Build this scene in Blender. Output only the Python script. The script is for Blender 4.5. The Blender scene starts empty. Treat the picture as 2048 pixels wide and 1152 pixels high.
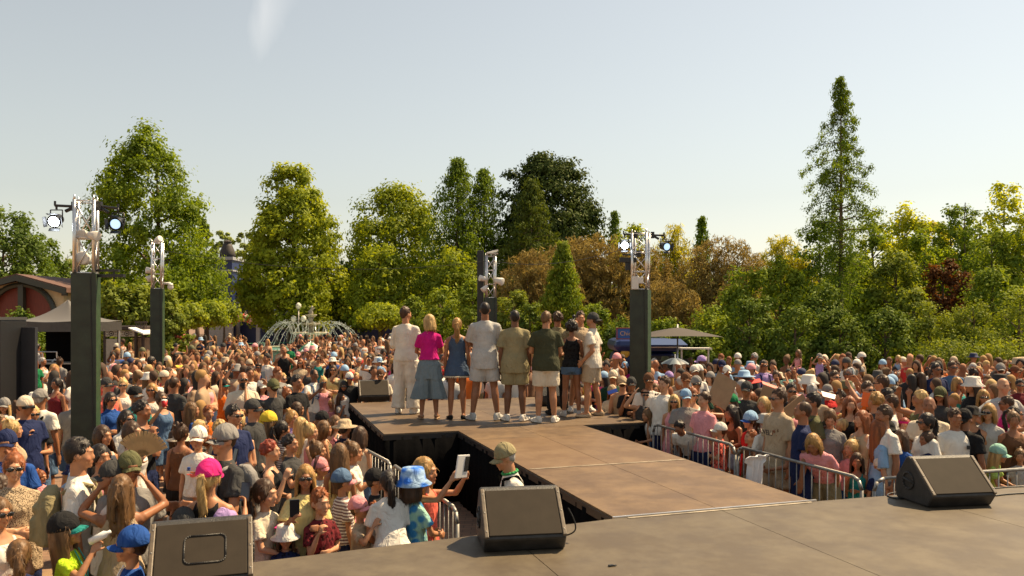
import bpy, math, random
import numpy as np
from mathutils import Vector, Matrix, Euler

# ------------------------------------------------------------ camera, light, exposure
S = bpy.context.scene
COL = S.collection
HOR, F, CT = 632.0, 1600.0, 2.75          # horizon row, focal length (photo pixels), eye height
STG = 1.05                                # stage deck height
cam_d = bpy.data.cameras.new('camera'); cam = bpy.data.objects.new('camera', cam_d); COL.objects.link(cam)
cam.location = (0, 0, CT); cam.rotation_euler = (math.radians(90), 0, 0)
cam_d.sensor_width = 36; cam_d.lens = 36 * F / 2048; cam_d.shift_y = (HOR - 576) / 2048
cam_d.clip_start = 0.1; cam_d.clip_end = 3000
cam_d.dof.use_dof = True; cam_d.dof.focus_distance = 12.0; cam_d.dof.aperture_fstop = 5.6
S.camera = cam

SUN_EL, SUN_AZ = math.radians(56), math.radians(60)   # azimuth from +Y (view axis) towards +X
sd = Vector((math.sin(SUN_AZ) * math.cos(SUN_EL), math.cos(SUN_AZ) * math.cos(SUN_EL), math.sin(SUN_EL)))
sun_d = bpy.data.lights.new('sun', 'SUN'); sun_d.energy = 5.0; sun_d.angle = math.radians(0.53)
sun_d.color = (1.0, 0.76, 0.46)
sun = bpy.data.objects.new('sun', sun_d); COL.objects.link(sun)
sun.rotation_euler = sd.to_track_quat('Z', 'Y').to_euler(); sun.location = (20, 20, 40)

W = bpy.data.worlds.new('World'); S.world = W; W.use_nodes = True
wt = W.node_tree; wn = wt.nodes; wl = wt.links; wn.clear()
sky = wn.new('ShaderNodeTexSky'); sky.sky_type = 'NISHITA'; sky.sun_disc = False
sky.sun_elevation = SUN_EL; sky.sun_rotation = SUN_AZ
sky.altitude = 0; sky.air_density = 1.5; sky.dust_density = 0.6; sky.ozone_density = 1.0
hsv = wn.new('ShaderNodeHueSaturation'); hsv.inputs['Saturation'].default_value = 0.46
tint = wn.new('ShaderNodeMix'); tint.data_type = 'RGBA'; tint.blend_type = 'MULTIPLY'
tint.inputs[0].default_value = 1.0; tint.inputs[7].default_value = (1.055, 1.018, 0.945, 1)
wl.new(sky.outputs[0], hsv.inputs['Color']); wl.new(hsv.outputs[0], tint.inputs[6])
# one thin cirrus wisp, high up and a little to one side
geo = wn.new('ShaderNodeTexCoord')
def wmath(op, a, b=None, clamp=False):
    n = wn.new('ShaderNodeMath'); n.operation = op; n.use_clamp = clamp
    for i, v in enumerate((a, b)):
        if v is None: continue
        if isinstance(v, (int, float)): n.inputs[i].default_value = v
        else: wl.new(v, n.inputs[i])
    return n.outputs[0]
sep = wn.new('ShaderNodeSeparateXYZ'); wl.new(geo.outputs['Generated'], sep.inputs[0])
u_ = wmath('DIVIDE', sep.outputs[0], sep.outputs[1]); v_ = wmath('DIVIDE', sep.outputs[2], sep.outputs[1])
# wisp axis from (545px,-60px) to (520,105)
du = wmath('SUBTRACT', u_, (545 - 1024) / F); dv = wmath('SUBTRACT', v_, (HOR - 30) / F)
axis = wmath('ADD', du, wmath('MULTIPLY', dv, -0.28))
nz = wn.new('ShaderNodeTexNoise'); nz.inputs['Scale'].default_value = 9; nz.inputs['Detail'].default_value = 8; nz.inputs['Roughness'].default_value = 0.46
mp = wn.new('ShaderNodeMapping'); mp.inputs['Scale'].default_value = (3.2, 1, 0.9); mp.inputs['Rotation'].default_value = (0, 0.35, 0)
wl.new(geo.outputs['Generated'], mp.inputs[0]); wl.new(mp.outputs[0], nz.inputs['Vector'])
wob = wmath('MULTIPLY', wmath('SUBTRACT', nz.outputs[0], 0.5), 0.06)
ax = wmath('DIVIDE', wmath('ABSOLUTE', wmath('ADD', axis, wob)), 0.026)
vv = wmath('DIVIDE', wmath('ABSOLUTE', dv), 0.062)
m_ = wmath('SUBTRACT', 1.0, wmath('ADD', wmath('POWER', ax, 1.6), wmath('POWER', vv, 2.5)), True)
m_ = wmath('MULTIPLY', wmath('MULTIPLY', m_, wmath('GREATER_THAN', sep.outputs[1], 0.0)), wmath('MULTIPLY', wmath('SUBTRACT', nz.outputs[0], 0.3, True), 1.5, True))
m_ = wmath('MULTIPLY', m_, 0.4)
cl = wn.new('ShaderNodeMix'); cl.data_type = 'RGBA'; wl.new(m_, cl.inputs[0]); wl.new(tint.outputs[2], cl.inputs[6])
cl.inputs[7].default_value = (9.5, 9.2, 8.8, 1)
bg = wn.new('ShaderNodeBackground'); wl.new(cl.outputs[2], bg.inputs[0]); bg.inputs[1].default_value = 0.064
wo = wn.new('ShaderNodeOutputWorld'); wl.new(bg.outputs[0], wo.inputs[0])

S.view_settings.view_transform = 'Standard'; S.view_settings.look = 'None'
S.view_settings.exposure = 1.0; S.view_settings.gamma = 1.0; S.view_settings.use_curve_mapping = False
S.cycles.use_denoising = True
S.cycles.max_bounces = 6; S.cycles.transparent_max_bounces = 8

# ------------------------------------------------------------ helpers
def px(x, y, D):
    """point at distance D that lies on the sight line of photo pixel (x, y)"""
    return Vector(((x - 1024) / F * D, D, CT - (y - HOR) / F * D))
def link(o, parent=None):
    COL.objects.link(o)
    if parent is not None: o.parent = parent
    return o
def tag(o, label=None, cat=None, group=None, kind=None):
    if label: o['label'] = label
    if cat: o['category'] = cat
    if group: o['group'] = group
    if kind: o['kind'] = kind
    return o
def empty(name, loc=(0, 0, 0), rz=0.0, label=None, cat=None, group=None):
    o = bpy.data.objects.new(name, None); o.empty_display_size = 0.2
    o.location = loc; o.rotation_euler = (0, 0, rz); link(o)
    return tag(o, label, cat, group)
def mesh_np(name, V, faces, mat=None, smooth=False, cols=None):
    """fast mesh: V (n,3); faces: (m,k) array or list of arrays/lists"""
    me = bpy.data.meshes.new(name)
    V = np.asarray(V, dtype=np.float32)
    if isinstance(faces, np.ndarray):
        k = faces.shape[1]; loops = faces.ravel(); tot = np.full(len(faces), k)
    else:
        tot = np.array([len(f) for f in faces]); loops = np.concatenate([np.asarray(f) for f in faces]) if len(faces) else np.zeros(0)
    me.vertices.add(len(V)); me.vertices.foreach_set('co', V.ravel())
    me.loops.add(len(loops)); me.loops.foreach_set('vertex_index', loops.astype(np.int32))
    me.polygons.add(len(tot)); st = np.zeros(len(tot), dtype=np.int32); st[1:] = np.cumsum(tot)[:-1]
    me.polygons.foreach_set('loop_start', st)
    me.polygons.foreach_set('use_smooth', np.full(len(tot), bool(smooth)))
    if cols is not None:
        a = me.color_attributes.new('tint', 'FLOAT_COLOR', 'POINT')
        c = np.ones((len(V), 4), dtype=np.float32); c[:, :cols.shape[1]] = cols
        a.data.foreach_set('color', c.ravel())
    me.update(calc_edges=True)
    if mat: me.materials.append(mat)
    return me
def obj(name, me, parent=None, loc=None, rot=None):
    o = bpy.data.objects.new(name, me); link(o, parent)
    if loc is not None: o.location = loc
    if rot is not None: o.rotation_euler = rot
    return o

class MB:
    """collects shapes into one mesh"""
    def __init__(s): s.v = []; s.f = []; s.n = 0
    def add(s, V, Fc):
        V = np.asarray(V, dtype=float); s.v.append(V)
        for f in Fc: s.f.append([i + s.n for i in f])
        s.n += len(V); return s
    def box(s, c, d, rz=0.0, rot=None):
        x, y, z = [a / 2 for a in d]
        P = np.array([[-x,-y,-z],[x,-y,-z],[x,y,-z],[-x,y,-z],[-x,-y,z],[x,-y,z],[x,y,z],[-x,y,z]])
        R = np.array(rot if rot is not None else Matrix.Rotation(rz, 3, 'Z'))
        return s.add(P @ R.T + np.array(c), [(3,2,1,0),(4,5,6,7),(0,1,5,4),(1,2,6,5),(2,3,7,6),(3,0,4,7)])
    def tube(s, a, b, r0, r1=None, n=8, cap=True):
        a = np.array(a, float); b = np.array(b, float); r1 = r0 if r1 is None else r1
        d = b - a; L = np.linalg.norm(d); d = d / (L + 1e-9)
        u = np.cross(d, [0, 0, 1.0] if abs(d[2]) < .9 else [1.0, 0, 0]); u /= np.linalg.norm(u); w = np.cross(d, u)
        t = np.linspace(0, 2 * math.pi, n, endpoint=False)
        c = np.outer(np.cos(t), u) + np.outer(np.sin(t), w)
        V = np.vstack([a + c * r0, b + c * r1])
        Fc = [(i, i + n, (i + 1) % n + n, (i + 1) % n) for i in range(n)]
        if cap: Fc += [tuple(range(n)), tuple(range(2 * n - 1, n - 1, -1))]
        return s.add(V, Fc)
    def path(s, pts, r, n=6):
        for i in range(len(pts) - 1): s.tube(pts[i], pts[i + 1], r, n=n)
        return s
    def loft(s, rings, n=16, cap=True, axis='z'):
        """rings: (cx,cy,cz,rx,ry)"""
        t = np.linspace(0, 2 * math.pi, n, endpoint=False); V = []
        for (cx, cy, cz, rx, ry) in rings: V.append(np.stack([cx + np.cos(t) * rx, cy + np.sin(t) * ry, np.full(n, cz)], 1))
        m = len(rings); Fc = []
        for k in range(m - 1):
            for i in range(n):
                j = (i + 1) % n; Fc.append((k * n + i, k * n + j, (k + 1) * n + j, (k + 1) * n + i))
        if cap: Fc += [tuple(range(n - 1, -1, -1)), tuple(range((m - 1) * n, m * n))]
        return s.add(np.vstack(V), Fc)
    def ball(s, c, r, n=10, m=6, rot=None):
        r = (r, r, r) if isinstance(r, (int, float)) else r
        V = [[0, 0, -1]]
        for k in range(1, m):
            a = -math.pi / 2 + math.pi * k / m
            for i in range(n):
                t = 2 * math.pi * i / n; V.append([math.cos(a) * math.cos(t), math.cos(a) * math.sin(t), math.sin(a)])
        V.append([0, 0, 1]); V = np.array(V) * np.array(r)
        if rot is not None: V = V @ np.array(rot).T
        Fc = [(0, 1 + (i + 1) % n, 1 + i) for i in range(n)]
        for k in range(m - 2):
            for i in range(n):
                j = (i + 1) % n; b = 1 + k * n; Fc.append((b + i, b + j, b + n + j, b + n + i))
        b = 1 + (m - 2) * n; Fc += [(b + i, b + (i + 1) % n, len(V) - 1) for i in range(n)]
        return s.add(V + np.array(c), Fc)
    def prism(s, poly, z0, z1):
        n = len(poly); V = [[p[0], p[1], z0] for p in poly] + [[p[0], p[1], z1] for p in poly]
        return s.add(V, [tuple(range(n - 1, -1, -1)), tuple(range(n, 2 * n))] + [(i, (i + 1) % n, (i + 1) % n + n, i + n) for i in range(n)])
    def arrays(s): return np.vstack(s.v), s.f
    def mesh(s, name, mat, smooth=False): return mesh_np(name, np.vstack(s.v), s.f, mat, smooth)
    def build(s, name, mat, parent=None, smooth=False, bevel=0.0, loc=None):
        o = obj(name, s.mesh(name, mat, smooth), parent, loc)
        if bevel:
            b = o.modifiers.new('b', 'BEVEL'); b.width = bevel; b.segments = 2; b.limit_method = 'ANGLE'
        return o

# ------------------------------------------------------------ materials
MATS = {}
def mat(name, base, rough=0.6, metal=0.0, noise=0.0, nscale=8.0, bump=0.0, bscale=60.0, emit=None, spec=0.5, coords='Object', stretch=None, base2=None):
    if name in MATS: return MATS[name]
    m = bpy.data.materials.new(name); m.use_nodes = True; nt = m.node_tree; b = nt.nodes['Principled BSDF']
    b.inputs['Base Color'].default_value = (*base, 1); b.inputs['Roughness'].default_value = rough
    b.inputs['Metallic'].default_value = metal; b.inputs['Specular IOR Level'].default_value = spec
    tc = nt.nodes.new('ShaderNodeTexCoord'); mp = nt.nodes.new('ShaderNodeMapping'); nt.links.new(tc.outputs[coords], mp.inputs[0])
    if stretch: mp.inputs['Scale'].default_value = stretch
    if noise or base2:
        n = nt.nodes.new('ShaderNodeTexNoise'); n.inputs['Scale'].default_value = nscale; n.inputs['Detail'].default_value = 6
        nt.links.new(mp.outputs[0], n.inputs['Vector'])
        r = nt.nodes.new('ShaderNodeValToRGB'); nt.links.new(n.outputs[0], r.inputs[0])
        lo = base2 if base2 else [c * (1 - noise) for c in base]
        hi = base if base2 else [min(1, c * (1 + noise)) for c in base]
        r.color_ramp.elements[0].color = (*lo, 1); r.color_ramp.elements[1].color = (*hi, 1)
        r.color_ramp.elements[0].position = .32; r.color_ramp.elements[1].position = .68
        nt.links.new(r.outputs[0], b.inputs['Base Color'])
    if bump:
        n = nt.nodes.new('ShaderNodeTexNoise'); n.inputs['Scale'].default_value = bscale; n.inputs['Detail'].default_value = 4
        nt.links.new(mp.outputs[0], n.inputs['Vector'])
        bp = nt.nodes.new('ShaderNodeBump'); bp.inputs['Strength'].default_value = bump; bp.inputs['Distance'].default_value = 0.02
        nt.links.new(n.outputs[0], bp.inputs['Height']); nt.links.new(bp.outputs[0], b.inputs['Normal'])
    if emit:
        b.inputs['Emission Color'].default_value = (*emit[0], 1); b.inputs['Emission Strength'].default_value = emit[1]
    MATS[name] = m; return m

def N(nt, kind, **kw):
    n = nt.nodes.new(kind)
    for k, v in kw.items():
        if k in n.inputs: n.inputs[k].default_value = v
        else: setattr(n, k, v)
    return n

def leaf_mat(name, c1, c2, trans=0.45, c3=None, gloss=0.35):
    c1 = [c1[0] * 2.1, c1[1] * 2.0, c1[2] * 1.1]; c2 = [c2[0] * 2.3, c2[1] * 2.4, c2[2] * 1.1]; gloss = .5
    """leaf: diffuse + translucent + a little gloss; hue varies by clump (tint attribute) and along the crown"""
    m = bpy.data.materials.new(name); m.use_nodes = True; nt = m.node_tree; nt.nodes.clear(); L = nt.links.new
    at = N(nt, 'ShaderNodeAttribute', attribute_name='tint')
    mx = N(nt, 'ShaderNodeMix', data_type='RGBA'); mx.inputs[6].default_value = (*c1, 1); mx.inputs[7].default_value = (*c2, 1)
    L(at.outputs['Fac'], mx.inputs[0])
    d = N(nt, 'ShaderNodeBsdfDiffuse'); t = N(nt, 'ShaderNodeBsdfTranslucent'); g = N(nt, 'ShaderNodeBsdfGlossy'); g.inputs['Roughness'].default_value = gloss
    g.inputs['Color'].default_value = (.75, .78, .6, 1)
    tc = N(nt, 'ShaderNodeMix', data_type='RGBA', blend_type='MULTIPLY'); tc.inputs[0].default_value = 1; tc.inputs[7].default_value = (1.5, 1.35, .4, 1) if 'brown' not in name else (1.15, 1.05, .75, 1)
    L(mx.outputs[2], d.inputs[0]); L(mx.outputs[2], tc.inputs[6]); L(tc.outputs[2], t.inputs[0])
    a = N(nt, 'ShaderNodeMixShader'); a.inputs[0].default_value = trans; L(d.outputs[0], a.inputs[1]); L(t.outputs[0], a.inputs[2])
    b = N(nt, 'ShaderNodeMixShader'); b.inputs[0].default_value = .018; L(a.outputs[0], b.inputs[1]); L(g.outputs[0], b.inputs[2])
    o = N(nt, 'ShaderNodeOutputMaterial'); L(b.outputs[0], o.inputs[0]); return m

M_black = mat('black_paint', (.012, .012, .013), .45, bump=.15, bscale=90)
M_cloth_black = mat('black_cloth', (.004, .004, .0045), .95, bump=.3, bscale=12, spec=.03)
M_alu = mat('aluminium', (.62, .61, .6), .32, .9, noise=.12)
M_steel = mat('galvanised_steel', (.26, .25, .23), .5, .7, noise=.2, nscale=20)
M_white = mat('white_paint', (.78, .77, .74), .5)
M_bark = mat('bark', (.10, .07, .045), .9, noise=.4, nscale=12, bump=.6, bscale=30, stretch=(1, 1, .2))
# ------------------------------------------------------------ ground
def ground_mat():
    m = bpy.data.materials.new('plaza_paving'); m.use_nodes = True; nt = m.node_tree; b = nt.nodes['Principled BSDF']; L = nt.links.new
    tc = N(nt, 'ShaderNodeTexCoord')
    br = N(nt, 'ShaderNodeTexBrick', Scale=1.0); br.inputs['Brick Width'].default_value = .21; br.inputs['Row Height'].default_value = .105
    br.inputs['Mortar Size'].default_value = .006; br.inputs['Color1'].default_value = (.25, .145, .09, 1); br.inputs['Color2'].default_value = (.18, .11, .07, 1)
    br.inputs['Mortar'].default_value = (.10, .075, .05, 1); L(tc.outputs['Object'], br.inputs['Vector'])
    n1 = N(nt, 'ShaderNodeTexNoise', Scale=120.0, Detail=6.0); L(tc.outputs['Object'], n1.inputs['Vector'])
    r1 = N(nt, 'ShaderNodeValToRGB'); r1.color_ramp.elements[0].color = (.16, .10, .05, 1); r1.color_ramp.elements[1].color = (.40, .26, .13, 1)
    r1.color_ramp.elements[0].position = .36; r1.color_ramp.elements[1].position = .62
    L(n1.outputs[0], r1.inputs[0])
    sx = N(nt, 'ShaderNodeSeparateXYZ'); L(tc.outputs['Object'], sx.inputs[0])
    n2 = N(nt, 'ShaderNodeTexNoise', Scale=1.5, Detail=3.0); L(tc.outputs['Object'], n2.inputs['Vector'])
    a = N(nt, 'ShaderNodeMath', operation='MULTIPLY_ADD'); L(n2.outputs[0], a.inputs[0]); a.inputs[1].default_value = 2.2; L(sx.outputs[1], a.inputs[2])
    lt = N(nt, 'ShaderNodeMapRange'); lt.inputs['From Min'].default_value = 9.6; lt.inputs['From Max'].default_value = 9.9; L(a.outputs[0], lt.inputs[0])
    mx = N(nt, 'ShaderNodeMix', data_type='RGBA'); L(lt.outputs[0], mx.inputs[0]); L(r1.outputs[0], mx.inputs[6]); L(br.outputs[0], mx.inputs[7])
    n3 = N(nt, 'ShaderNodeTexNoise', Scale=.7, Detail=5.0); L(tc.outputs['Object'], n3.inputs['Vector'])
    m3 = N(nt, 'ShaderNodeMapRange'); m3.inputs['To Min'].default_value = .7; m3.inputs['To Max'].default_value = 1.2; L(n3.outputs[0], m3.inputs[0])
    mm = N(nt, 'ShaderNodeMix', data_type='RGBA', blend_type='MULTIPLY'); mm.inputs[0].default_value = 1; L(mx.outputs[2], mm.inputs[6]); L(m3.outputs[0], mm.inputs[7])
    L(mm.outputs[2], b.inputs['Base Color']); b.inputs['Roughness'].default_value = .85
    bp = N(nt, 'ShaderNodeBump', Strength=.5, Distance=.01); L(n1.outputs[0], bp.inputs['Height']); L(bp.outputs[0], b.inputs['Normal'])
    return m
g = obj('ground', mesh_np('ground', [[-400, -60, 0], [400, -60, 0], [400, 900, 0], [-400, 900, 0]], [[0, 1, 2, 3]], ground_mat()))
tag(g, 'sandy brick paved plaza under the crowd', kind='structure')
M_grass = mat('lawn', (.07, .10, .02), .9, noise=.4, nscale=3)
gr = obj('lawn', mesh_np('lawn', [[5, 22.5, .004], [400, 22.5, .004], [400, 800, .004], [5, 800, .004]], [[0, 1, 2, 3]], M_grass)); tag(gr, 'rough grass under the shrub bank', kind='structure')

# ------------------------------------------------------------ stage
A0 = np.array([.87, 6.72]); TH = math.radians(18)
Uv = np.array([-math.sin(TH), math.cos(TH)]); Vv = np.array([math.cos(TH), math.sin(TH)])
def SP(u, v): return A0 + Uv * u + Vv * v
def to_uv(x, y): d = np.array([x, y]) - A0; return float(d @ Uv), float(d @ Vv)
def front(v): return .1086 * v if v < 0 else (-.023 * (v - 2) if v > 2 else 0.0)
def deck_mat():
    m = bpy.data.materials.new('deck_plywood'); m.use_nodes = True; nt = m.node_tree; b = nt.nodes['Principled BSDF']; L = nt.links.new
    tc0 = N(nt, 'ShaderNodeNewGeometry'); tc = type('o', (), dict(outputs={'Object': tc0.outputs['Position']})); oi = N(nt, 'ShaderNodeObjectInfo')
    def ns(sc, det, rough=.6, stretch=None):
        n = N(nt, 'ShaderNodeTexNoise', Scale=sc, Detail=det, Roughness=rough)
        if stretch:
            mp = N(nt, 'ShaderNodeMapping'); mp.inputs['Scale'].default_value = stretch; L(tc.outputs['Object'], mp.inputs[0]); L(mp.outputs[0], n.inputs['Vector'])
        else: L(tc.outputs['Object'], n.inputs['Vector'])
        return n.outputs[0]
    base = N(nt, 'ShaderNodeMix', data_type='RGBA'); base.inputs[6].default_value = (.058, .041, .026, 1); base.inputs[7].default_value = (.094, .062, .034, 1)
    L(oi.outputs['Random'], base.inputs[0])
    r = N(nt, 'ShaderNodeValToRGB'); r.color_ramp.elements[0].position = .42; r.color_ramp.elements[1].position = .68
    r.color_ramp.elements[0].color = (.0, .0, .0, 1); r.color_ramp.elements[1].color = (1, 1, 1, 1); L(ns(2.2, 9, .72), r.inputs[0])
    dust = N(nt, 'ShaderNodeMix', data_type='RGBA'); L(r.outputs[0], dust.inputs[0]); L(base.outputs[2], dust.inputs[6]); dust.inputs[7].default_value = (.13, .096, .058, 1)
    r2 = N(nt, 'ShaderNodeValToRGB'); r2.color_ramp.elements[0].position = .60; r2.color_ramp.elements[1].position = .66
    r2.color_ramp.elements[0].color = (0, 0, 0, 1); r2.color_ramp.elements[1].color = (.6, .6, .6, 1); L(ns(5, 8, .75, (1, 7, 1)), r2.inputs[0])
    sc = N(nt, 'ShaderNodeMix', data_type='RGBA'); L(r2.outputs[0], sc.inputs[0]); L(dust.outputs[2], sc.inputs[6]); sc.inputs[7].default_value = (.04, .029, .02, 1)
    fine = N(nt, 'ShaderNodeMapRange'); fine.inputs['To Min'].default_value = .8; fine.inputs['To Max'].default_value = 1.2; L(ns(160, 3), fine.inputs[0])
    f = N(nt, 'ShaderNodeMix', data_type='RGBA', blend_type='MULTIPLY'); f.inputs[0].default_value = 1; L(sc.outputs[2], f.inputs[6]); L(fine.outputs[0], f.inputs[7])
    oc = N(nt, 'ShaderNodeMix', data_type='RGBA', blend_type='MULTIPLY'); oc.inputs[0].default_value = 1; L(f.outputs[2], oc.inputs[6]); L(oi.outputs['Color'], oc.inputs[7]); L(oc.outputs[2], b.inputs['Base Color'])
    rr = N(nt, 'ShaderNodeMapRange'); rr.inputs['To Min'].default_value = .42; rr.inputs['To Max'].default_value = .72; L(ns(3, 6), rr.inputs[0]); L(rr.outputs[0], b.inputs['Roughness'])
    bp = N(nt, 'ShaderNodeBump', Strength=.25, Distance=.004); L(ns(220, 4), bp.inputs['Height']); L(bp.outputs[0], b.inputs['Normal'])
    b.inputs['Specular IOR Level'].default_value = .45
    return m
M_deck = deck_mat()
stage = empty('stage', (0, 0, 0), 0, 'dark plywood stage with catwalk and square end platform, black cloth sides', 'stage')
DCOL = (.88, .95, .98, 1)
def panel(uvs, mt=None, z0=STG - .06, z1=STG, name='deck_panel', parent=stage):
    P = [SP(u, v) for u, v in uvs]
    c = np.mean(P, axis=0)
    mb = MB(); mb.prism([p - c for p in P][::-1] if _area(P) < 0 else [p - c for p in P], z0, z1)
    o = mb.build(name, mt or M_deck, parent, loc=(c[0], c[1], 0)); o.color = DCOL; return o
def _area(P): return sum(P[i][0] * P[(i + 1) % len(P)][1] - P[(i + 1) % len(P)][0] * P[i][1] for i in range(len(P)))
e = .003
vs = [-3.35, -1, 1, 3, 5, 7, 9]
for a, b_ in zip(vs[:-1], vs[1:]):
    br_ = [x for x in (0, 2) if a < x < b_]
    top = [(front(v) - e, v) for v in [a + e] + br_ + [b_ - e]]
    for u0, u1 in ((-4.4, None), (-9, -4.4)):
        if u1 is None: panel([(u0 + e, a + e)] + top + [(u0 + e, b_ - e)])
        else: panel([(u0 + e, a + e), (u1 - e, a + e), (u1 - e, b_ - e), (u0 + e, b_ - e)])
DCOL = (1.3, 1.12, .92, 1)  # catwalk boards: sun glare painted in as a lighter, browner tint
for u0, u1 in ((0.03, 2.25), (2.25, 4.45), (4.45, 5.4)):
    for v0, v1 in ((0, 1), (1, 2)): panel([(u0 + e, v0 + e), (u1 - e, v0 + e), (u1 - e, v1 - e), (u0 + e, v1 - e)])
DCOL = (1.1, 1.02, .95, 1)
for u0, u1 in ((5.4, 6.5), (6.5, 7.55), (7.55, 8.6), (8.6, 9.7)):
    for v0, v1 in ((-1.1, 1), (1, 3.1)): panel([(u0 + e, v0 + e), (u1 - e, v0 + e), (u1 - e, v1 - e), (u0 + e, v1 - e)])
# tape and metal joint strips
M_tape = mat('white_tape', (.30, .25, .18), .6, noise=.4, nscale=9)
panel([(2.235, .02), (2.265, .02), (2.265, 1.98), (2.235, 1.98)], M_tape, STG + .001, STG + .005, 'joint_tape')
panel([(-.045, .1), (-.012, .1), (-.012, 1.95), (-.045, 1.95)], M_tape, STG + .001, STG + .005, 'joint_tape')
panel([(.0, -.02), (.024, -.02), (.024, 2.03), (.0, 2.03)], M_alu, STG - .03, STG + .012, 'metal_joint')
# skirt cloth under every edge
def skirt(path, parent=stage):
    mb = MB(); pts = []
    for (a, b) in zip(path[:-1], path[1:]):
        a = np.array(SP(*a)); b = np.array(SP(*b)); L = np.linalg.norm(b - a); n = max(2, int(L / .06)); d = (b - a) / L; nr = np.array([d[1], -d[0]])
        for i in range(n):
            t = i / n; pts.append(a + (b - a) * t - nr * (.02 + .012 * math.sin(i * 1.9) + .008 * math.sin(i * .7)))
    pts.append(np.array(SP(*path[-1])))
    m = len(pts); V = [[*p, 0.01] for p in pts] + [[*p, STG - .05] for p in pts]
    mb.add(V, [(i, i + 1, i + 1 + m, i + m) for i in range(m - 1)])
    o = mb.build('skirt_cloth', M_cloth_black, parent, smooth=True)
    s = o.modifiers.new('t', 'SOLIDIFY'); s.thickness = .004
skirt([(-9, -3.33), (front(-3.33) - .02, -3.33), (-.02, 0.0), (0, .02), (5.42, .02), (5.42, -1.08), (9.68, -1.08), (9.68, 3.08), (5.42, 3.08), (5.42, 1.98), (0, 1.98), (-.03, 2.02), (front(9) - .02, 8.98), (-9, 8.98)])
# edge rails (alu profile) of the decks, seen as thin dark border
for seg in ([(0.03, -.004), (5.4, -.004)], [(5.396, -1.1), (5.396, 0)], [(5.4, -1.104), (9.7, -1.104)], [(5.396, 2.0), (5.396, 3.1)], [(0.03, 2.004), (5.4, 2.004)], [(5.4, 3.104), (9.7, 3.104)]):
    a = SP(*seg[0]); b = SP(*seg[1]); d = b - a
    mb = MB(); mb.box([*((a + b) / 2), STG - .055], (np.linalg.norm(d), .012, .075), rz=math.atan2(d[1], d[0])); mb.build('edge_rail', M_black, stage)

# ------------------------------------------------------------ wedge monitors
def grille_mat():
    m = bpy.data.materials.new('speaker_grille'); m.use_nodes = True; nt = m.node_tree; b = nt.nodes['Principled BSDF']; L = nt.links.new
    tc = N(nt, 'ShaderNodeTexCoord'); mp = N(nt, 'ShaderNodeMapping'); mp.inputs['Scale'].default_value = (120, 120, 120); L(tc.outputs['Object'], mp.inputs[0])
    v = N(nt, 'ShaderNodeTexVoronoi'); v.inputs['Scale'].default_value = 1.0; v.inputs['Randomness'].default_value = 0; L(mp.outputs[0], v.inputs['Vector'])
    r = N(nt, 'ShaderNodeValToRGB'); r.color_ramp.elements[0].color = (.01, .009, .008, 1); r.color_ramp.elements[1].color = (.034, .026, .018, 1)
    r.color_ramp.elements[0].position = .22; r.color_ramp.elements[1].position = .36; L(v.outputs['Distance'], r.inputs[0])
    n = N(nt, 'ShaderNodeTexNoise', Scale=9.0, Detail=5.0); L(tc.outputs['Object'], n.inputs['Vector'])
    mr = N(nt, 'ShaderNodeMapRange'); mr.inputs['To Min'].default_value = .7; mr.inputs['To Max'].default_value = 1.25; L(n.outputs[0], mr.inputs[0])
    mm = N(nt, 'ShaderNodeMix', data_type='RGBA', blend_type='MULTIPLY'); mm.inputs[0].default_value = 1; L(r.outputs[0], mm.inputs[6]); L(mr.outputs[0], mm.inputs[7])
    L(mm.outputs[2], b.inputs['Base Color']); b.inputs['Roughness'].default_value = .7; b.inputs['Specular IOR Level'].default_value = .15
    return m
M_grille = grille_mat()
M_trim = mat('worn_trim', (.10, .075, .05), .5, noise=.35, nscale=25)
M_box = mat('speaker_cabinet', (.022, .02, .018), .5, noise=.4, nscale=15, bump=.3, bscale=150)
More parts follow.
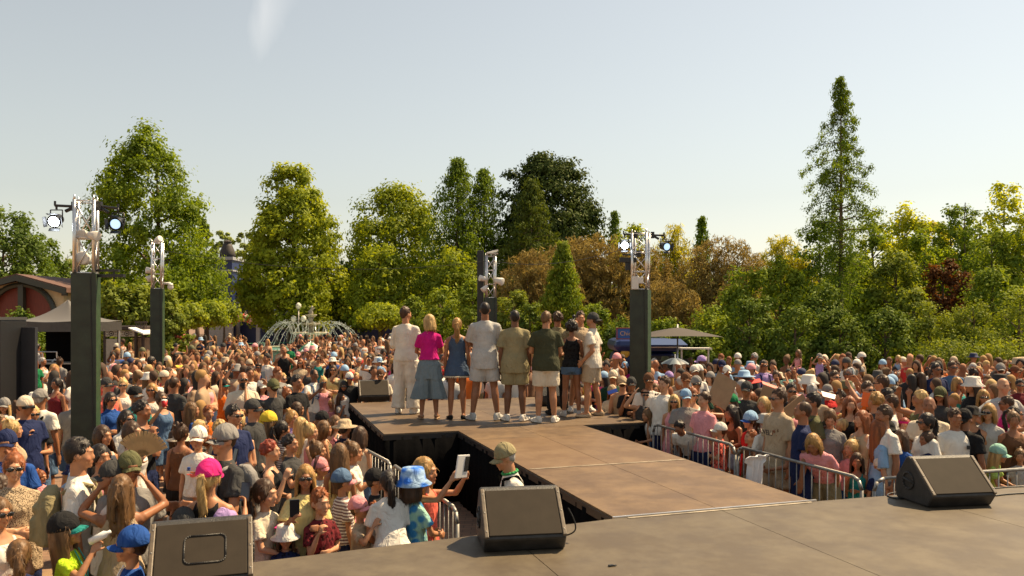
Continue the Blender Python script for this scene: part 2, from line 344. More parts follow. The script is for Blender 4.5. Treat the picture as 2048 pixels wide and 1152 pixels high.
def wedge(loc, rz, w, label, s=1.0, emblem=False):
    t = empty('stage_monitor', loc, rz, label, 'stage monitor', 'wedge monitors on the stage')
    sec = [(-.20, 0), (-.275, .11), (-.265, .125), (.02, .395), (.06, .415), (.10, .405), (.25, .20), (.27, .08), (.24, 0)]
    sec = [(a * s, b * s) for a, b in sec]; n = len(sec); mb = MB()
    V = [[-w / 2, a, b] for a, b in sec] + [[w / 2, a, b] for a, b in sec]
    mb.add(V, [tuple(range(n)), tuple(range(2 * n - 1, n - 1, -1))] + [(i + n, (i + 1) % n + n, (i + 1) % n, i) for i in range(n)])
    mb.build('cabinet', M_box, t, bevel=.018)
    # slope frame
    p0 = np.array(sec[2]); p1 = np.array(sec[3]); d = (p1 - p0); L = np.linalg.norm(d); d /= L; nr = np.array([-d[1], d[0]])
    ang = math.atan2(d[1], d[0]); R = Matrix.Rotation(ang, 3, 'X')
    c = (p0 + p1) / 2 + nr * .004
    gm = MB(); gm.box((0, 0, 0), (w - .07, L - .01, .012)); o = gm.build('grille', M_grille, t, bevel=.004); o.location = (0, c[0], c[1]); o.rotation_euler = (ang, 0, 0)
    for sgn in (-1, 1):
        tm = MB(); tm.box((0, 0, 0), (.03, L + .02, .022)); o = tm.build('side_trim', M_trim, t, bevel=.006)
        o.location = (sgn * (w / 2 - .016), c[0], c[1]); o.rotation_euler = (ang, 0, 0)
        for k in (-.4, 0, .4):
            sc = MB(); sc.ball((0, 0, 0), (.006, .006, .003), 6, 4); q = sc.build('screw', M_steel, o); q.location = (0, k * L, .012)
        hb = MB()
        for k in range(16):
            a0, a1 = k * math.pi / 8, (k + 1) * math.pi / 8
            hb.tube((0, .075 * math.cos(a0), .075 * math.sin(a0)), (0, .075 * math.cos(a1), .075 * math.sin(a1)), .009, n=5)
        hb.tube((0, -.06, -.01), (0, .06, .015), .012, n=6)
        o = hb.build('handle', M_box, t, smooth=True); o.location = (sgn * (w / 2 + .004), .06 * s, .19 * s)
    if emblem:
        em = MB(); r_ = .035; X, Y = .085, .06; pts = []
        for (cx, cy, a0) in ((X, Y, 0), (-X, Y, 90), (-X, -Y, 180), (X, -Y, 270)):
            for k in range(5):
                a = math.radians(a0 + k * 22.5); pts.append((cx + r_ * math.cos(a), cy + r_ * math.sin(a), 0))
        em.path(pts + [pts[0]], .006, 5)
        o = em.build('emblem', M_box, t, smooth=True); o.location = (.02, c[0] + nr[0] * .008, c[1] + nr[1] * .008); o.rotation_euler = (ang, 0, 0)
    return t
def on_stage(x, y): D = (CT - STG) * F / (y - HOR); return ((x - 1024) / F * D, D, STG)
wedge(on_stage(1040, 1086), math.radians(9), .60, 'wedge monitor speaker at the stage edge in front of the capped crew member', 1.0)
wedge((-1.95, 5.04, STG), math.radians(19), .60, 'wedge monitor at the stage corner with rounded square emblem on its grille', 1.0, True)
wedge(on_stage(1888, 1003), math.radians(9), .63, 'wedge monitor speaker with black cables beside it, near the barrier and light green tee', 1.0)
wedge(on_stage(747, 801), math.radians(15), .60, 'wedge monitor speaker on the corner of the end platform beside the cream outfit', 1.0)
wedge((.75, 15.3, STG), math.radians(180), .60, 'wedge monitor speaker at the far edge of the platform, behind the olive shirt', 1.0)
# cables
M_cable = mat('black_cable', (.01, .01, .01), .5)
def curve_mesh(name, c, mt, parent):
    t_ = bpy.data.objects.new('tmp', c); COL.objects.link(t_); dg = bpy.context.evaluated_depsgraph_get()
    me = bpy.data.meshes.new_from_object(t_.evaluated_get(dg)); bpy.data.objects.remove(t_); me.name = name; me.materials.clear(); me.materials.append(mt)
    return obj(name, me, parent)
def cable(pts, r, label, mt=M_cable, name='cable'):
    c = bpy.data.curves.new(name, 'CURVE'); c.dimensions = '3D'; sp = c.splines.new('NURBS'); sp.points.add(len(pts) - 1)
    for i, p in enumerate(pts): sp.points[i].co = (*p, 1)
    sp.use_endpoint_u = True; sp.order_u = 3; c.bevel_depth = r; c.bevel_resolution = 2
    o = curve_mesh(name, c, mt, None)
    return tag(o, label, 'cable', 'audio cables on the stage')
def os_(x, y, dz=.008): p = on_stage(x, y); return (p[0], p[1], STG + dz)
cable([os_(1955, 990), os_(1985, 994), os_(2010, 990), os_(2060, 987), os_(2120, 990)], .007, 'black cable running off from behind the monitor by the barrier')
cable([os_(1950, 982), os_(1990, 978), os_(2030, 974), os_(2100, 975)], .006, 'thin black cable trailing along the stage edge beyond the monitor')
cable([os_(1820, 996), os_(1800, 1001), os_(1770, 993), os_(1785, 986), os_(1820, 985)], .007, 'black cable looped at the foot of the monitor by the barrier')
cable([(-.14 + .9*.0, 6.05, STG + .3), (.42, 6.0, STG + .26), (.5, 6.02, STG + .12), (.44, 6.0, STG + .05), (.3, 6.1, STG + .01)][1:], .006, 'black cable hanging off the side of the monitor in front of the crew member')
mb = MB(); mb.tube((0, 0, .012), (.09, .02, .02), .02, .014, 8); mb.tube((-.05, -.02, .01), (0, 0, .012), .01, .02, 8)
o = mb.build('cable_connector', mat('red_plastic', (.7, .05, .02), .5), None, True, loc=on_stage(1818, 994)); tag(o, 'red cable connector lying beside the monitor by the barrier', 'connector')

# ------------------------------------------------------------ truss light towers
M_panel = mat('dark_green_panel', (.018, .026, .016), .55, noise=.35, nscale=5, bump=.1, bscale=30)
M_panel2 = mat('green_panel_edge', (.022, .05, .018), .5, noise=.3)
M_lens = mat('lit_lens', (1, 1, 1), .3, emit=((.85, .92, 1.0), 22))
M_lens2 = mat('dim_lens', (.5, .6, .7), .2, emit=((.45, .7, 1.0), .55))
M_fix = mat('white_fixture', (.6, .57, .52), .45)
def truss(parent, z0, z1, w, r=.025, step=.42):
    h = w / 2 - r; cs = [(-h, -h), (h, -h), (h, h), (-h, h)]
    for c in cs:
        mb = MB(); mb.tube((*c, z0), (*c, z1), r, n=8); mb.tube((*c, z1), (*c, z1 + .07), r * .8, r * .3, n=8); mb.build('chord', M_alu, parent, True)
    n = max(1, round((z1 - z0) / step)); st = (z1 - z0) / n
    for k in range(4):
        a, b = cs[k], cs[(k + 1) % 4]; mb = MB()
        for i in range(n):
            za, zb = z0 + i * st, z0 + (i + 1) * st
            p, q = (a, b) if i % 2 == 0 else (b, a)
            mb.tube((*p, za + .02), (*q, zb - .02), r * .45, n=6)
            mb.tube((*a, zb - .01), (*b, zb - .01), r * .4, n=6)
        mb.tube((*a, z0 + .01), (*b, z0 + .01), r * .5, n=6)
        mb.build('brace', M_alu, parent, True)
def lamp(loc, aim, label, lens, yoke=.2, s=1.0):
    """theatre lamp hanging from its clamp at loc"""
    t = empty('stage_lamp', loc, 0, label, 'stage lamp', 'stage lamps on the light towers')
    y = MB(); r = .085 * s
    y.tube((0, 0, .03), (0, 0, -.03), .018 * s, n=8); y.tube((-.1 * s, 0, -.04), (.1 * s, 0, -.04), .008, n=6)
    for q in (-1, 1): y.tube((q * .1 * s, 0, -.04), (q * .1 * s, 0, -.04 - yoke * s), .008, n=6)
    y.build('yoke', M_black, t, True)
    d = Vector(aim).normalized(); R = d.to_track_quat('-Z', 'Y').to_matrix()
    def rot(o): o.location = (0, 0, -.04 - yoke * s); o.rotation_euler = R.to_euler()
    h = MB(); h.loft([(0, 0, .16 * s, .05 * s, .05 * s), (0, 0, .1 * s, .085 * s, .085 * s), (0, 0, -.08 * s, .095 * s, .095 * s), (0, 0, -.1 * s, .11 * s, .11 * s), (0, 0, -.115 * s, .11 * s, .11 * s)], 18)
    rot(h.build('housing', M_black, t, True))
    l = MB(); l.ball((0, 0, -.112 * s), (r, r, .02 * s), 16, 8); rot(l.build('lens', lens, t, True))
    for k in range(4):
        a = k * math.pi / 2; b = MB(); b.box((0, 0, 0), (.17 * s, .004, .07 * s))
        o = b.build('barn_door', M_black, t); Rk = R @ Matrix.Rotation(a, 3, 'Z')
        o.location = Vector((0, 0, -.04 - yoke * s)) + Rk @ Vector((0, .13 * s, -.14 * s)); o.rotation_euler = (Rk @ Matrix.Rotation(.5, 3, 'X')).to_euler()
    return t
def tower(x, D, w, ytop, ybox, rz, label, green=True):
    t = empty('light_tower', ((x - 1024) / F * D, D, 0), rz, label, 'light tower', 'truss light towers around the stage')
    zt = CT - (ytop - HOR) / F * D; zb = CT - (ybox - HOR) / F * D
    h = w / 2
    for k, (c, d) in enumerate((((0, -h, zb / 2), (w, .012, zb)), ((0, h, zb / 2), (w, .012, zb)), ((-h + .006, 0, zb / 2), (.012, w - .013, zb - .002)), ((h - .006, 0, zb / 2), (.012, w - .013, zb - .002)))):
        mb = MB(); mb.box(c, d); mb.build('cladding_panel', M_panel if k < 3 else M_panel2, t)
    mb = MB(); mb.box((0, 0, .03), (w + .35, w + .35, .06)); mb.build('base_plate', M_steel, t, bevel=.006)
    mb = MB(); mb.tube((h * .9, -h - .012, 0.06), (h * .55, -h - .012, zb), .006, n=5); mb.build('cable_run', M_cable, t)
    truss(t, zb, zt, w - .02)
    return t, zt, zb
# tall one close to the photographer's side, beside the tent
t, zt, zb = tower(172, 10.7, .30, 402, 548, math.radians(17), 'tallest truss light tower on a dark clad column, in front of the black tent')
Dl = 10.7
def P3(x, y, D=Dl): return px(x, y, D)
def arm(name, a, b, label, r=.018):
    mb = MB(); mb.tube(a, b, r, n=8); d = (Vector(b) - Vector(a)).normalized()
    m = Vector(b); mb.tube(m - d * .14 - Vector((0, 0, .07)), m, r * 1.3, n=6); mb.box(m - d * .02, (.06, .06, .12)); mb.tube(a, Vector(a) + Vector((0, 0, .06)), r * .8, n=6)
    o = mb.build(name, M_black); return tag(o, label, 'bracket', 'lamp arms on the light towers')
arm('lamp_arm', P3(110, 411), P3(152, 413), 'black lamp arm reaching away from the tallest tower towards the sky, lit lamp below')
arm('lamp_arm', P3(236, 417), P3(196, 412), 'black lamp arm on the tree side of the tallest tower')
lamp(P3(113, 414), (.15, -1, -.35), 'brightly lit lamp hanging on the outer arm of the tallest tower against the sky', M_lens, .17, .8)
lamp(P3(236, 420), (.1, -1, -.25), 'lamp with bluish lens hanging before the tall tree beside the tallest tower', M_lens2, .17, .8)
def flood(loc, label, aim=(.3, -1, -.3), s=1.0):
    mb = MB(); d = Vector(aim).normalized(); R = d.to_track_quat('-Z', 'Y').to_matrix()
    mb.loft([(0, 0, .1 * s, .03 * s, .03 * s), (0, 0, .04 * s, .055 * s, .055 * s), (0, 0, -.07 * s, .07 * s, .07 * s), (0, 0, -.075 * s, .055 * s, .055 * s)], 12)
    V = np.vstack(mb.v) @ np.array(R).T; o = obj('spotlight', mesh_np('spotlight', V, mb.f, M_fix, True), None, loc); return tag(o, label, 'spotlight', 'small pale spotlights on the light towers')
flood(P3(166, 468), 'small pale spotlight inside the truss of the tallest tower, upper one of three')
flood(P3(187, 471, 10.6), 'small pale spotlight on the outer chord of the tallest tower, turned outwards', (1, -.5, -.2))
flood(P3(170, 518), 'pale round spotlight low inside the truss of the tallest tower', (.1, -1, .1), 1.3)
mb = MB(); mb.box((0, 0, 0), (.34, .05, .03)); mb.box((.03, 0, -.07), (.42, .07, .04)); mb.tube((0.1, 0, 0), (.1, 0, -.15), .012)
tag(mb.build('led_bar', M_black, None, loc=P3(213, 541)), 'black LED bar sticking out from the top of the dark column', 'light bar')
# second tower
t, zt, zb = tower(315, 21.0, .30, 486, 578, math.radians(13), 'slim truss light tower between the kiosk and the clipped trees', False)
D2 = 21.0
flood(px(316, 480, D2), 'pale spotlight on top of the slim tower by the kiosk', (.8, -.4, .3), 1.3)
flood(px(299, 541, D2 - .1), 'pale spotlight on the outside of the slim tower by the kiosk, upper', (-.8, -.6, .1), 1.2)
flood(px(301, 556, D2), 'pale spotlight on the outside of the slim tower by the kiosk, lower', (-1, -.6, -.6), 1.2)
mb = MB(); mb.tube((-.22, 0, .09), (0, 0, .1), .03, n=8); mb.tube((0, 0, .1), (0, 0, .02), .05, .075, 12); mb.ball((0, 0, 0), .075, 12, 8)
tag(mb.build('dome_camera', M_fix, None, True, loc=px(341, 574, D2)), 'white dome camera on a bent arm at the slim tower by the kiosk', 'security camera')
# centre far tower
t, zt, zb = tower(981, 21.5, .30, 512, 596, math.radians(12), 'slim truss light tower rising behind the tall performer in grey')
flood(px(965, 557, 21.3), 'pale spotlight on the tower behind the tall performer, upper', (-1, -.5, .2), 1.2)
flood(px(969, 577, 21.3), 'pale spotlight on the tower behind the tall performer, low down', (-1, -.5, -1), 1.1)
flood(px(998, 562, 21.3), 'pale spotlight on the bush side of the tower behind the tall performer', (1, -.6, -.3), 1.5)
mb = MB(); mb.box((0, 0, 0), (.32, .3, .02)); mb.box((.02, 0, .05), (.3, .05, .05), rot=Matrix.Rotation(-.25, 3, 'Y'))
tag(mb.build('led_bar', M_fix, None, loc=px(984, 507, 21.5)), 'pale light bar lying on the tower behind the tall performer', 'light bar')
mb = MB(); mb.box((0, 0, 0), (.17, .3, 2.0)); tag(mb.build('speaker_column', M_black, None, loc=px(961, 575, 21.8), bevel=.01), 'black loudspeaker column standing beside the tower behind the tall performer', 'loudspeaker')
# right tower
t, zt, zb = tower(1281, 15.2, .34, 467, 580, math.radians(-20), 'truss light tower on a dark column in front of the blue food cart')
D4 = 15.2
arm('lamp_arm', px(1247, 468, D4), px(1274, 470, D4), 'black lamp arm with lit lamp on the tower by the food cart')
arm('lamp_arm', px(1328, 471, D4), px(1303, 470, D4), 'black lamp arm with dark lamp on the tower by the food cart')
lamp(px(1249, 470, D4), (-.1, -1, -.35), 'brightly lit lamp on the tower by the food cart', M_lens, .17, .8)
lamp(px(1329, 474, D4), (.35, -1, -.2), 'black lamp with pale lens on the bamboo side of the food cart tower', M_lens2, .17, .8)
mb = MB(); mb.box((0, 0, 0), (.32, .12, .09)); mb.box((.05, 0, .1), (.3, .04, .03)); mb.box((0, 0, -.12), (.1, .08, .15)); mb.box((.2, 0, .12), (.08, .1, .12))
tag(mb.build('panel_light', M_black, None, loc=px(1256, 520, D4), bevel=.005), 'black LED panel bracketed to the tower by the food cart', 'light panel')
mb = MB(); mb.box((0, 0, 0), (.12, .12, .24)); mb.box((.1, 0, .05), (.1, .1, .12))
tag(mb.build('junction_box', M_fix, None, loc=px(1270, 566, D4 - .25), bevel=.01), 'pale junction box low on the truss by the food cart', 'junction box')
mb = MB(); mb.box((0, 0, .006), (.035, .02, .012), rz=.4); mb.box((.03, .01, .004), (.02, .012, .008), rz=1.0)
tag(mb.build('tape_scrap', M_black, None, loc=on_stage(1222, 1133)), 'small black scrap of tape lying on the main stage floor', 'tape')
# hanging wires
def wire(a, b, sag, label):
    a = Vector(a); b = Vector(b); mb = MB(); pts = [a.lerp(b, t / 14) - Vector((0, 0, sag * 4 * (t / 14) * (1 - t / 14))) for t in range(15)]
    mb.path([tuple(p) for p in pts], .006, 4); return tag(mb.build('wire', M_cable), label, 'wire', 'thin wires strung between the towers')
wire(px(322, 500, 21), px(975, 522, 21.5), .35, 'thin wire strung from the slim tower across to the tower behind the performers')
wire(px(990, 522, 21.5), px(1268, 492, 15.2), .2, 'thin wire strung from the tower behind the performers to the one by the food cart')

# ------------------------------------------------------------ crowd barriers
def bar_fence(a, b, label, h=1.08, n=None):
    a = Vector((*a, 0)); b = Vector((*b, 0)); d = b - a; L = d.length; rz = math.atan2(d.y, d.x)
    t = empty('crowd_barrier', a, rz, label, 'barrier', 'steel crowd barriers along the stage')
    mb = MB(); r = .019
    pts = [(0.03, 0, .12), (0.03, 0, h - .12), (.07, 0, h - .03), (.15, 0, h), (L - .15, 0, h), (L - .07, 0, h - .03), (L - .03, 0, h - .12), (L - .03, 0, .12), (.03, 0, .12)]
    mb.path(pts, r, 7); mb.build('frame', M_steel, t, True)
    n = n or int(L / .125)
    for i in range(1, n):
        bb = MB(); x = .03 + (L - .06) * i / n; bb.tube((x, 0, .12), (x, 0, h - .005), .007, n=5); bb.build('bar', M_steel, t, True)
    for x in (.3, L - .3):
        f = MB(); f.tube((x, -.3, .02), (x, .3, .02), .016, n=6); f.tube((x, 0, .02), (x, 0, .13), .016, n=6); f.build('foot', M_steel, t, True)
    return t
Rc = SP(.55, 3.05); R1 = SP(5.0, 3.0)
P_ = [Rc + (R1 - Rc) * k / 2 for k in range(3)]
bar_fence(P_[0], P_[1], 'steel crowd barrier along the catwalk, next to the corner barrier, people leaning on it')
bar_fence(P_[1], P_[2], 'steel crowd barrier along the catwalk, close to the end platform')
Q = [SP(.52, 3.12), SP(.44, 5.4), SP(.40, 7.7)]
bar_fence(Q[0], Q[1], 'steel crowd barrier parallel to the stage front beside the blond visitor bending over it')
bar_fence(Q[1], Q[2], 'steel crowd barrier parallel to the stage front behind the monitor with cables')
Lc = [SP(.55, -1.22), SP(2.9, -1.4), SP(5.3, -1.75), SP(7.6, -1.85)]
bar_fence(Lc[0], Lc[1], 'steel crowd barrier beside the pit where the tablet photographer stands')
bar_fence(Lc[1], Lc[2], 'steel crowd barrier leading from the pit to the end platform')
bar_fence(Lc[2], Lc[3], 'steel crowd barrier beside the end platform, children standing at it')

# ------------------------------------------------------------ fountain
FX, FY = (622 - 1024) / F * 52, 52.0
M_stone = mat('weathered_stone', (.33, .30, .22), .8, noise=.4, nscale=6, bump=.5, bscale=20)
M_turq = mat('turquoise_basin', (.22, .42, .38), .4, noise=.2)
M_water = mat('water', (.55, .72, .70), .1, spec=.8)
M_jet = mat('water_jet', (.42, .45, .43), .2, emit=None)
ft = empty('fountain', (FX, FY, 0), 0, 'tiered stone fountain with arcs of water and a turquoise basin', 'fountain')
mb = MB()
R0, nn = 4.3, 48
for (r0, r1, z0, z1) in ((R0, R0 - .25, 0, .62),):
    t_ = np.linspace(0, 2 * math.pi, nn, endpoint=False); c, s = np.cos(t_), np.sin(t_)
    V = np.vstack([np.stack([c * r, s * r, np.full(nn, z)], 1) for r, z in ((r0, z0), (r0, z1), (r1, z1), (r1, z0))])
    mb.add(V, [(k * nn + i, k * nn + (i + 1) % nn, (k + 1) * nn + (i + 1) % nn, (k + 1) * nn + i) for k in range(3) for i in range(nn)])
mb.build('basin_wall', M_turq, ft)
mb = MB(); mb.loft([(0, 0, .62, R0 + .1, R0 + .1), (0, 0, .70, R0 + .1, R0 + .1), (0, 0, .70, R0 - .3, R0 - .3), (0, 0, .62, R0 - .3, R0 - .3)], 48, cap=False); mb.build('basin_rim', M_stone, ft)
mb = MB(); mb.loft([(0, 0, .45, R0 - .25, R0 - .25)], 48); mb.f = mb.f[-1:]; mb.build('water_surface', M_water, ft)
mb = MB(); mb.loft([(0, 0, .3, 1.1, 1.1), (0, 0, .7, .95, .95), (0, 0, .8, .6, .6), (0, 0, 1.3, .42, .42), (0, 0, 1.5, .5, .5)], 20); mb.build('pedestal', M_stone, ft, True)
for nm, z, r in (('lower_bowl', 1.5, 1.15), ('middle_bowl', 2.1, .62), ('upper_bowl', 2.65, .38)):
    mb = MB(); mb.loft([(0, 0, z, r * .3, r * .3), (0, 0, z + .08, r * .8, r * .8), (0, 0, z + .16, r, r), (0, 0, z + .2, r, r), (0, 0, z + .17, r * .85, r * .85)], 24); mb.build(nm, M_stone, ft, True)
for z0, z1, r in ((1.6, 2.12, .22), (2.2, 2.68, .16)):
    mb = MB(); mb.loft([(0, 0, z0, r * 1.2, r * 1.2), (0, 0, (z0 + z1) / 2, r * .7, r * .7), (0, 0, z1, r * 1.3, r * 1.3)], 14); mb.build('stem', M_stone, ft, True)
mb = MB(); mb.loft([(0, 0, 2.8, .12, .1), (0, 0, 2.95, .15, .12), (0, 0, 3.1, .11, .09), (.03, 0, 3.2, .08, .07), (.05, 0, 3.3, .05, .05)], 12); mb.ball((.06, 0, 3.33), .085, 10, 8); mb.tube((.1, 0, 3.15), (.22, 0, 3.28), .04, .03); mb.tube((-.06, 0, 3.12), (-.2, 0, 3.0), .04, .03); mb.build('statue', M_stone, ft, True)
rnd = random.Random(4)
SPR = MB()
for k in range(26):
    a = 2 * math.pi * k / 26; mb = MB(); pts = []
    r_in, r_out, zp = 1.25, 3.5 + rnd.uniform(-.15, .1), 2.35 + rnd.uniform(-.12, .12)
    for i in range(17):
        s = i / 16; r = r_in + (r_out - r_in) * s; z = zp - (zp - .45) * ((s - .18) / .82) ** 2 if s > .18 else zp - 4 * (.18 - s) ** 2 * 6
        pts.append((r * math.cos(a) + rnd.gauss(0, .012), r * math.sin(a) + rnd.gauss(0, .012), z + rnd.gauss(0, .02)))
    for i in range(16): mb.tube(pts[i], pts[i + 1], .006 + .009 * rnd.random() + .004 * i / 16, .005 + .009 * rnd.random(), 5)
    for i in range(22):
        q = pts[rnd.randrange(3, 17)]; SPR.ball([q[j] + rnd.gauss(0, .07) for j in range(3)], rnd.uniform(.012, .028), 4, 3)
    mb.build('water_jet', M_jet, ft)
tag(SPR.build('spray', M_jet, ft), kind='stuff')
for k in range(14):
    a = 2 * math.pi * k / 14; mb = MB(); pts = [(1.14 * math.cos(a) * (1 + .04 * i), 1.14 * math.sin(a) * (1 + .04 * i), 1.66 - .03 * i * i) for i in range(7)]
    mb.path(pts, .018, 5); mb.build('bowl_spill', M_jet, ft)
# railing round the basin
mb = MB(); rr = 4.9
rl = empty('fountain_railing', (FX, FY, 0), 0, 'low green railing around the fountain basin', 'railing')
M_green = mat('green_paint', (.03, .16, .09), .5)
for k in range(40):
    a0, a1 = 2 * math.pi * k / 40, 2 * math.pi * (k + 1) / 40
    p, q = (rr * math.cos(a0), rr * math.sin(a0)), (rr * math.cos(a1), rr * math.sin(a1))
    for z in (.45, .9): mb.tube((*p, z), (*q, z), .02, n=5)
    ps = MB(); ps.tube((*p, 0), (*p, .95), .025, n=6); ps.build('post', M_green, rl, True)
mb.build('rail', M_green, rl, True)
# lamp posts with globes beside the fountain
M_globe = mat('opal_globe', (.7, .66, .55), .3)
for (x, D, n_) in ((597, 56, 'tall globe lamp post behind the fountain, the taller of two'), (575, 58, 'short globe lamp post behind the fountain jets')):
    c = px(x, 640, D); tl = empty('globe_lamp_post', (c.x, D, 0), 0, n_, 'lamp post')
    hgt = CT + (HOR - (608 if x == 597 else 624)) / F * D
    mb = MB(); mb.tube((0, 0, 0), (0, 0, hgt - .3), .09, .05, 8); mb.loft([(0, 0, 0, .2, .2), (0, 0, .5, .12, .12)], 10); mb.build('post', M_steel, tl, True)
    for dx, dz in ((0, 0), (-.35, -.9), (.35, -.9)):
        g_ = MB(); g_.loft([(dx, 0, hgt - .35 + dz, .1, .1), (dx, 0, hgt - .2 + dz, .2, .2), (dx, 0, hgt - .02 + dz, .18, .18), (dx, 0, hgt + .1 + dz, .05, .05)], 12); g_.build('globe', M_globe, tl, True)
        if dx: b2 = MB(); b2.tube((0, 0, hgt - 1.0), (dx, 0, hgt - 1.25), .03, n=6); b2.build('bracket', M_steel, tl)
# ------------------------------------------------------------ buildings
def text(body, size, mt, parent, loc, rz=0.0, name='lettering', ext=.01, align='CENTER'):
    c = bpy.data.curves.new(name, 'FONT'); c.body = body; c.size = size; c.extrude = ext; c.align_x = align; c.align_y = 'CENTER'
    o = curve_mesh(name, c, mt, parent); o.location = loc; o.rotation_euler = (math.radians(90), 0, rz); return o
M_cream = mat('cream_render', (.46, .37, .22), .85, noise=.15, nscale=3, bump=.2)
M_redbrown = mat('red_brown_boards', (.15, .028, .015), .6, noise=.25, nscale=4, stretch=(8, 8, .5))
M_darktrim = mat('dark_green_trim', (.03, .035, .025), .5)
M_shingle = mat('brown_shingle', (.11, .055, .04), .8, noise=.35, nscale=14, bump=.4)
M_blue = mat('dark_blue_boards', (.008, .02, .095), .5, noise=.3, nscale=5, stretch=(6, 6, .4))
M_tower_roof = mat('dark_slate', (.035, .028, .025), .7, noise=.3, nscale=18)
M_paleblue = mat('pale_grey_trim', (.30, .31, .33), .6)
# arched building, left
D = 46.0; c = px(45, 640, D); bw = empty('arched_hall', (c.x, D, 0), 0, 'cream hall with shallow gable and great red brown arched doors behind the tent', 'building')
half = 82 / F * D; zE = CT + (HOR - 582) / F * D; zP = CT + (HOR - 560) / F * D
R_ = 66 / F * D; zc = CT + (HOR - 634) / F * D
mb = MB(); pts = []
n = 24
arc = [(R_ * math.cos(math.pi * i / n), zc + R_ * .98 * math.sin(math.pi * i / n)) for i in range(n + 1)]
# wall with an arched opening: strips from arch up to the gable line
def gable(x): return zP - (zP - zE) * abs(x) / half
V = []; Fc = []
for (x, z) in arc: V += [[x, 0, z], [x, 0, gable(x)]]
for i in range(n): Fc.append((2 * i, 2 * i + 2, 2 * i + 3, 2 * i + 1))
k = len(V); V += [[R_, 0, 0], [half, 0, 0], [half, 0, gable(half)], [R_, 0, gable(R_)], [-R_, 0, 0], [-half, 0, 0], [-half, 0, gable(half)], [-R_, 0, gable(R_)]]
Fc += [(k, k + 1, k + 2, k + 3), (k + 4, k + 7, k + 6, k + 5)]
V += [[half, 9, 0], [half, 9, gable(half)], [-half, 9, 0], [-half, 9, gable(half)]]; Fc += [(k + 1, k + 8, k + 9, k + 2), (k + 5, k + 6, k + 11, k + 10)]
mb.add(V, Fc); mb.build('front_wall', M_cream, bw)
mb = MB()
for i in range(n):
    a, b = arc[i], arc[i + 1]; mb.tube((a[0], -.06, a[1]), (b[0], -.06, b[1]), .16, n=6)
mb.box((0, -.06, zc / 2 + R_ * .49), (.3, .3, zc + R_)); mb.build('arch_frame', M_darktrim, bw)
for sgn in (-1, 1):
    mb = MB(); m = 12; q = [(sgn * R_ * math.cos(math.pi / 2 * i / m), zc + R_ * .98 * math.sin(math.pi / 2 * i / m)) for i in range(m + 1)]
    V = [[x, .25, z] for x, z in q] + [[0.0, .25, 0.0], [sgn * R_, .25, 0.0]]; mb.add(V, [tuple(range(len(V)))]); mb.build('arched_door', M_redbrown, bw)
for sgn in (-1, 1):
    mb = MB(); w_ = half + .5; z0, z1 = zP + .05, gable(half) - .1
    mb.add([[0, -.6, z0], [sgn * w_, -.6, z1], [sgn * w_, 9, z1], [0, 9, z0], [0, -.6, z0 + .28], [sgn * w_, -.6, z1 + .28], [sgn * w_, 9, z1 + .28], [0, 9, z0 + .28]], [(0, 3, 2, 1), (4, 5, 6, 7), (0, 1, 5, 4), (1, 2, 6, 5), (2, 3, 7, 6), (3, 0, 4, 7)])
    mb.build('roof', M_shingle, bw)
    f = MB(); f.add([[0, -.66, z0 - .12], [sgn * w_, -.66, z1 - .12], [sgn * w_, -.66, z1 + .2], [0, -.66, z0 + .2], [0, -.61, z0 - .12], [sgn * w_, -.61, z1 - .12], [sgn * w_, -.61, z1 + .2], [0, -.61, z0 + .2]], [(0, 1, 2, 3), (4, 7, 6, 5), (0, 4, 5, 1), (3, 2, 6, 7)]); f.build('fascia', M_darktrim, bw)
mb = MB(); mb.box((R_ + .55, -.04, zc + R_ * .75), (.35, .06, .4)); mb.build('vent', M_darktrim, bw)
c = px(104, 560, 50); mb = MB(); mb.tube((0, 0, 0), (0, 0, c.z + .2), .07, .04, 8); tag(mb.build('pole', M_white, None, True, loc=(c.x, 50, 0)), 'thin white pole rising behind the roof of the cream hall', 'pole')
# blue building
D = 76.0; s = F / D; X = lambda x: (x - 1024) / s; Z = lambda y: CT + (HOR - y) / s
bb = empty('blue_hall', (0, D, 0), 0, 'dark blue hall with ogee capped tower and pale archway behind the plane tree', 'building')
mb = MB(); mb.box(((X(435) + X(475)) / 2, 0, Z(516) / 2), (X(475) - X(435), 3, Z(516))); mb.build('tower_wall', M_blue, bb)
for i, y in enumerate((519, 543)):
    mb = MB(); mb.box(((X(435) + X(475)) / 2, -.1, Z(y)), (X(475) - X(435) + .3, 3.2, .28 if i == 0 else .14)); mb.build('cornice', M_paleblue, bb)
cx = X(455); w0 = (X(469) - X(441)) / 2
mb = MB(); mb.loft([(cx, 0, Z(516), w0 * 1.1, w0), (cx, 0, Z(508), w0 * 1.08, w0 * 1.02), (cx, 0, Z(500), w0 * .95, w0 * .9), (cx, 0, Z(493), w0 * .72, w0 * .7), (cx, 0, Z(488), w0 * .6, w0 * .6)], 16); mb.build('ogee_roof', M_tower_roof, bb, True)
mb = MB(); mb.loft([(cx, 0, Z(488), w0 * .5, w0 * .5), (cx, 0, Z(484), w0 * .5, w0 * .5), (cx, 0, Z(483.5), w0 * .68, w0 * .68), (cx, 0, Z(480), w0 * .15, w0 * .15)], 12); mb.build('lantern', M_tower_roof, bb)
mb = MB(); mb.box(((X(475.2) + X(905)) / 2, 4, Z(560) / 2), (X(905) - X(475.2), 8, Z(560))); mb.build('hall_wall', M_blue, bb)
mb = MB(); ac = X(516); ar = X(516) - X(477); az = Z(612)
pts = [(ac - ar, -.3, 0)] + [(ac - ar * math.cos(math.pi * i / 16), -.3, az + ar * .95 * math.sin(math.pi * i / 16)) for i in range(17)] + [(ac + ar, -.3, 0)]
mb.path(pts, .26, 8); mb.build('archway', M_paleblue, bb, True)
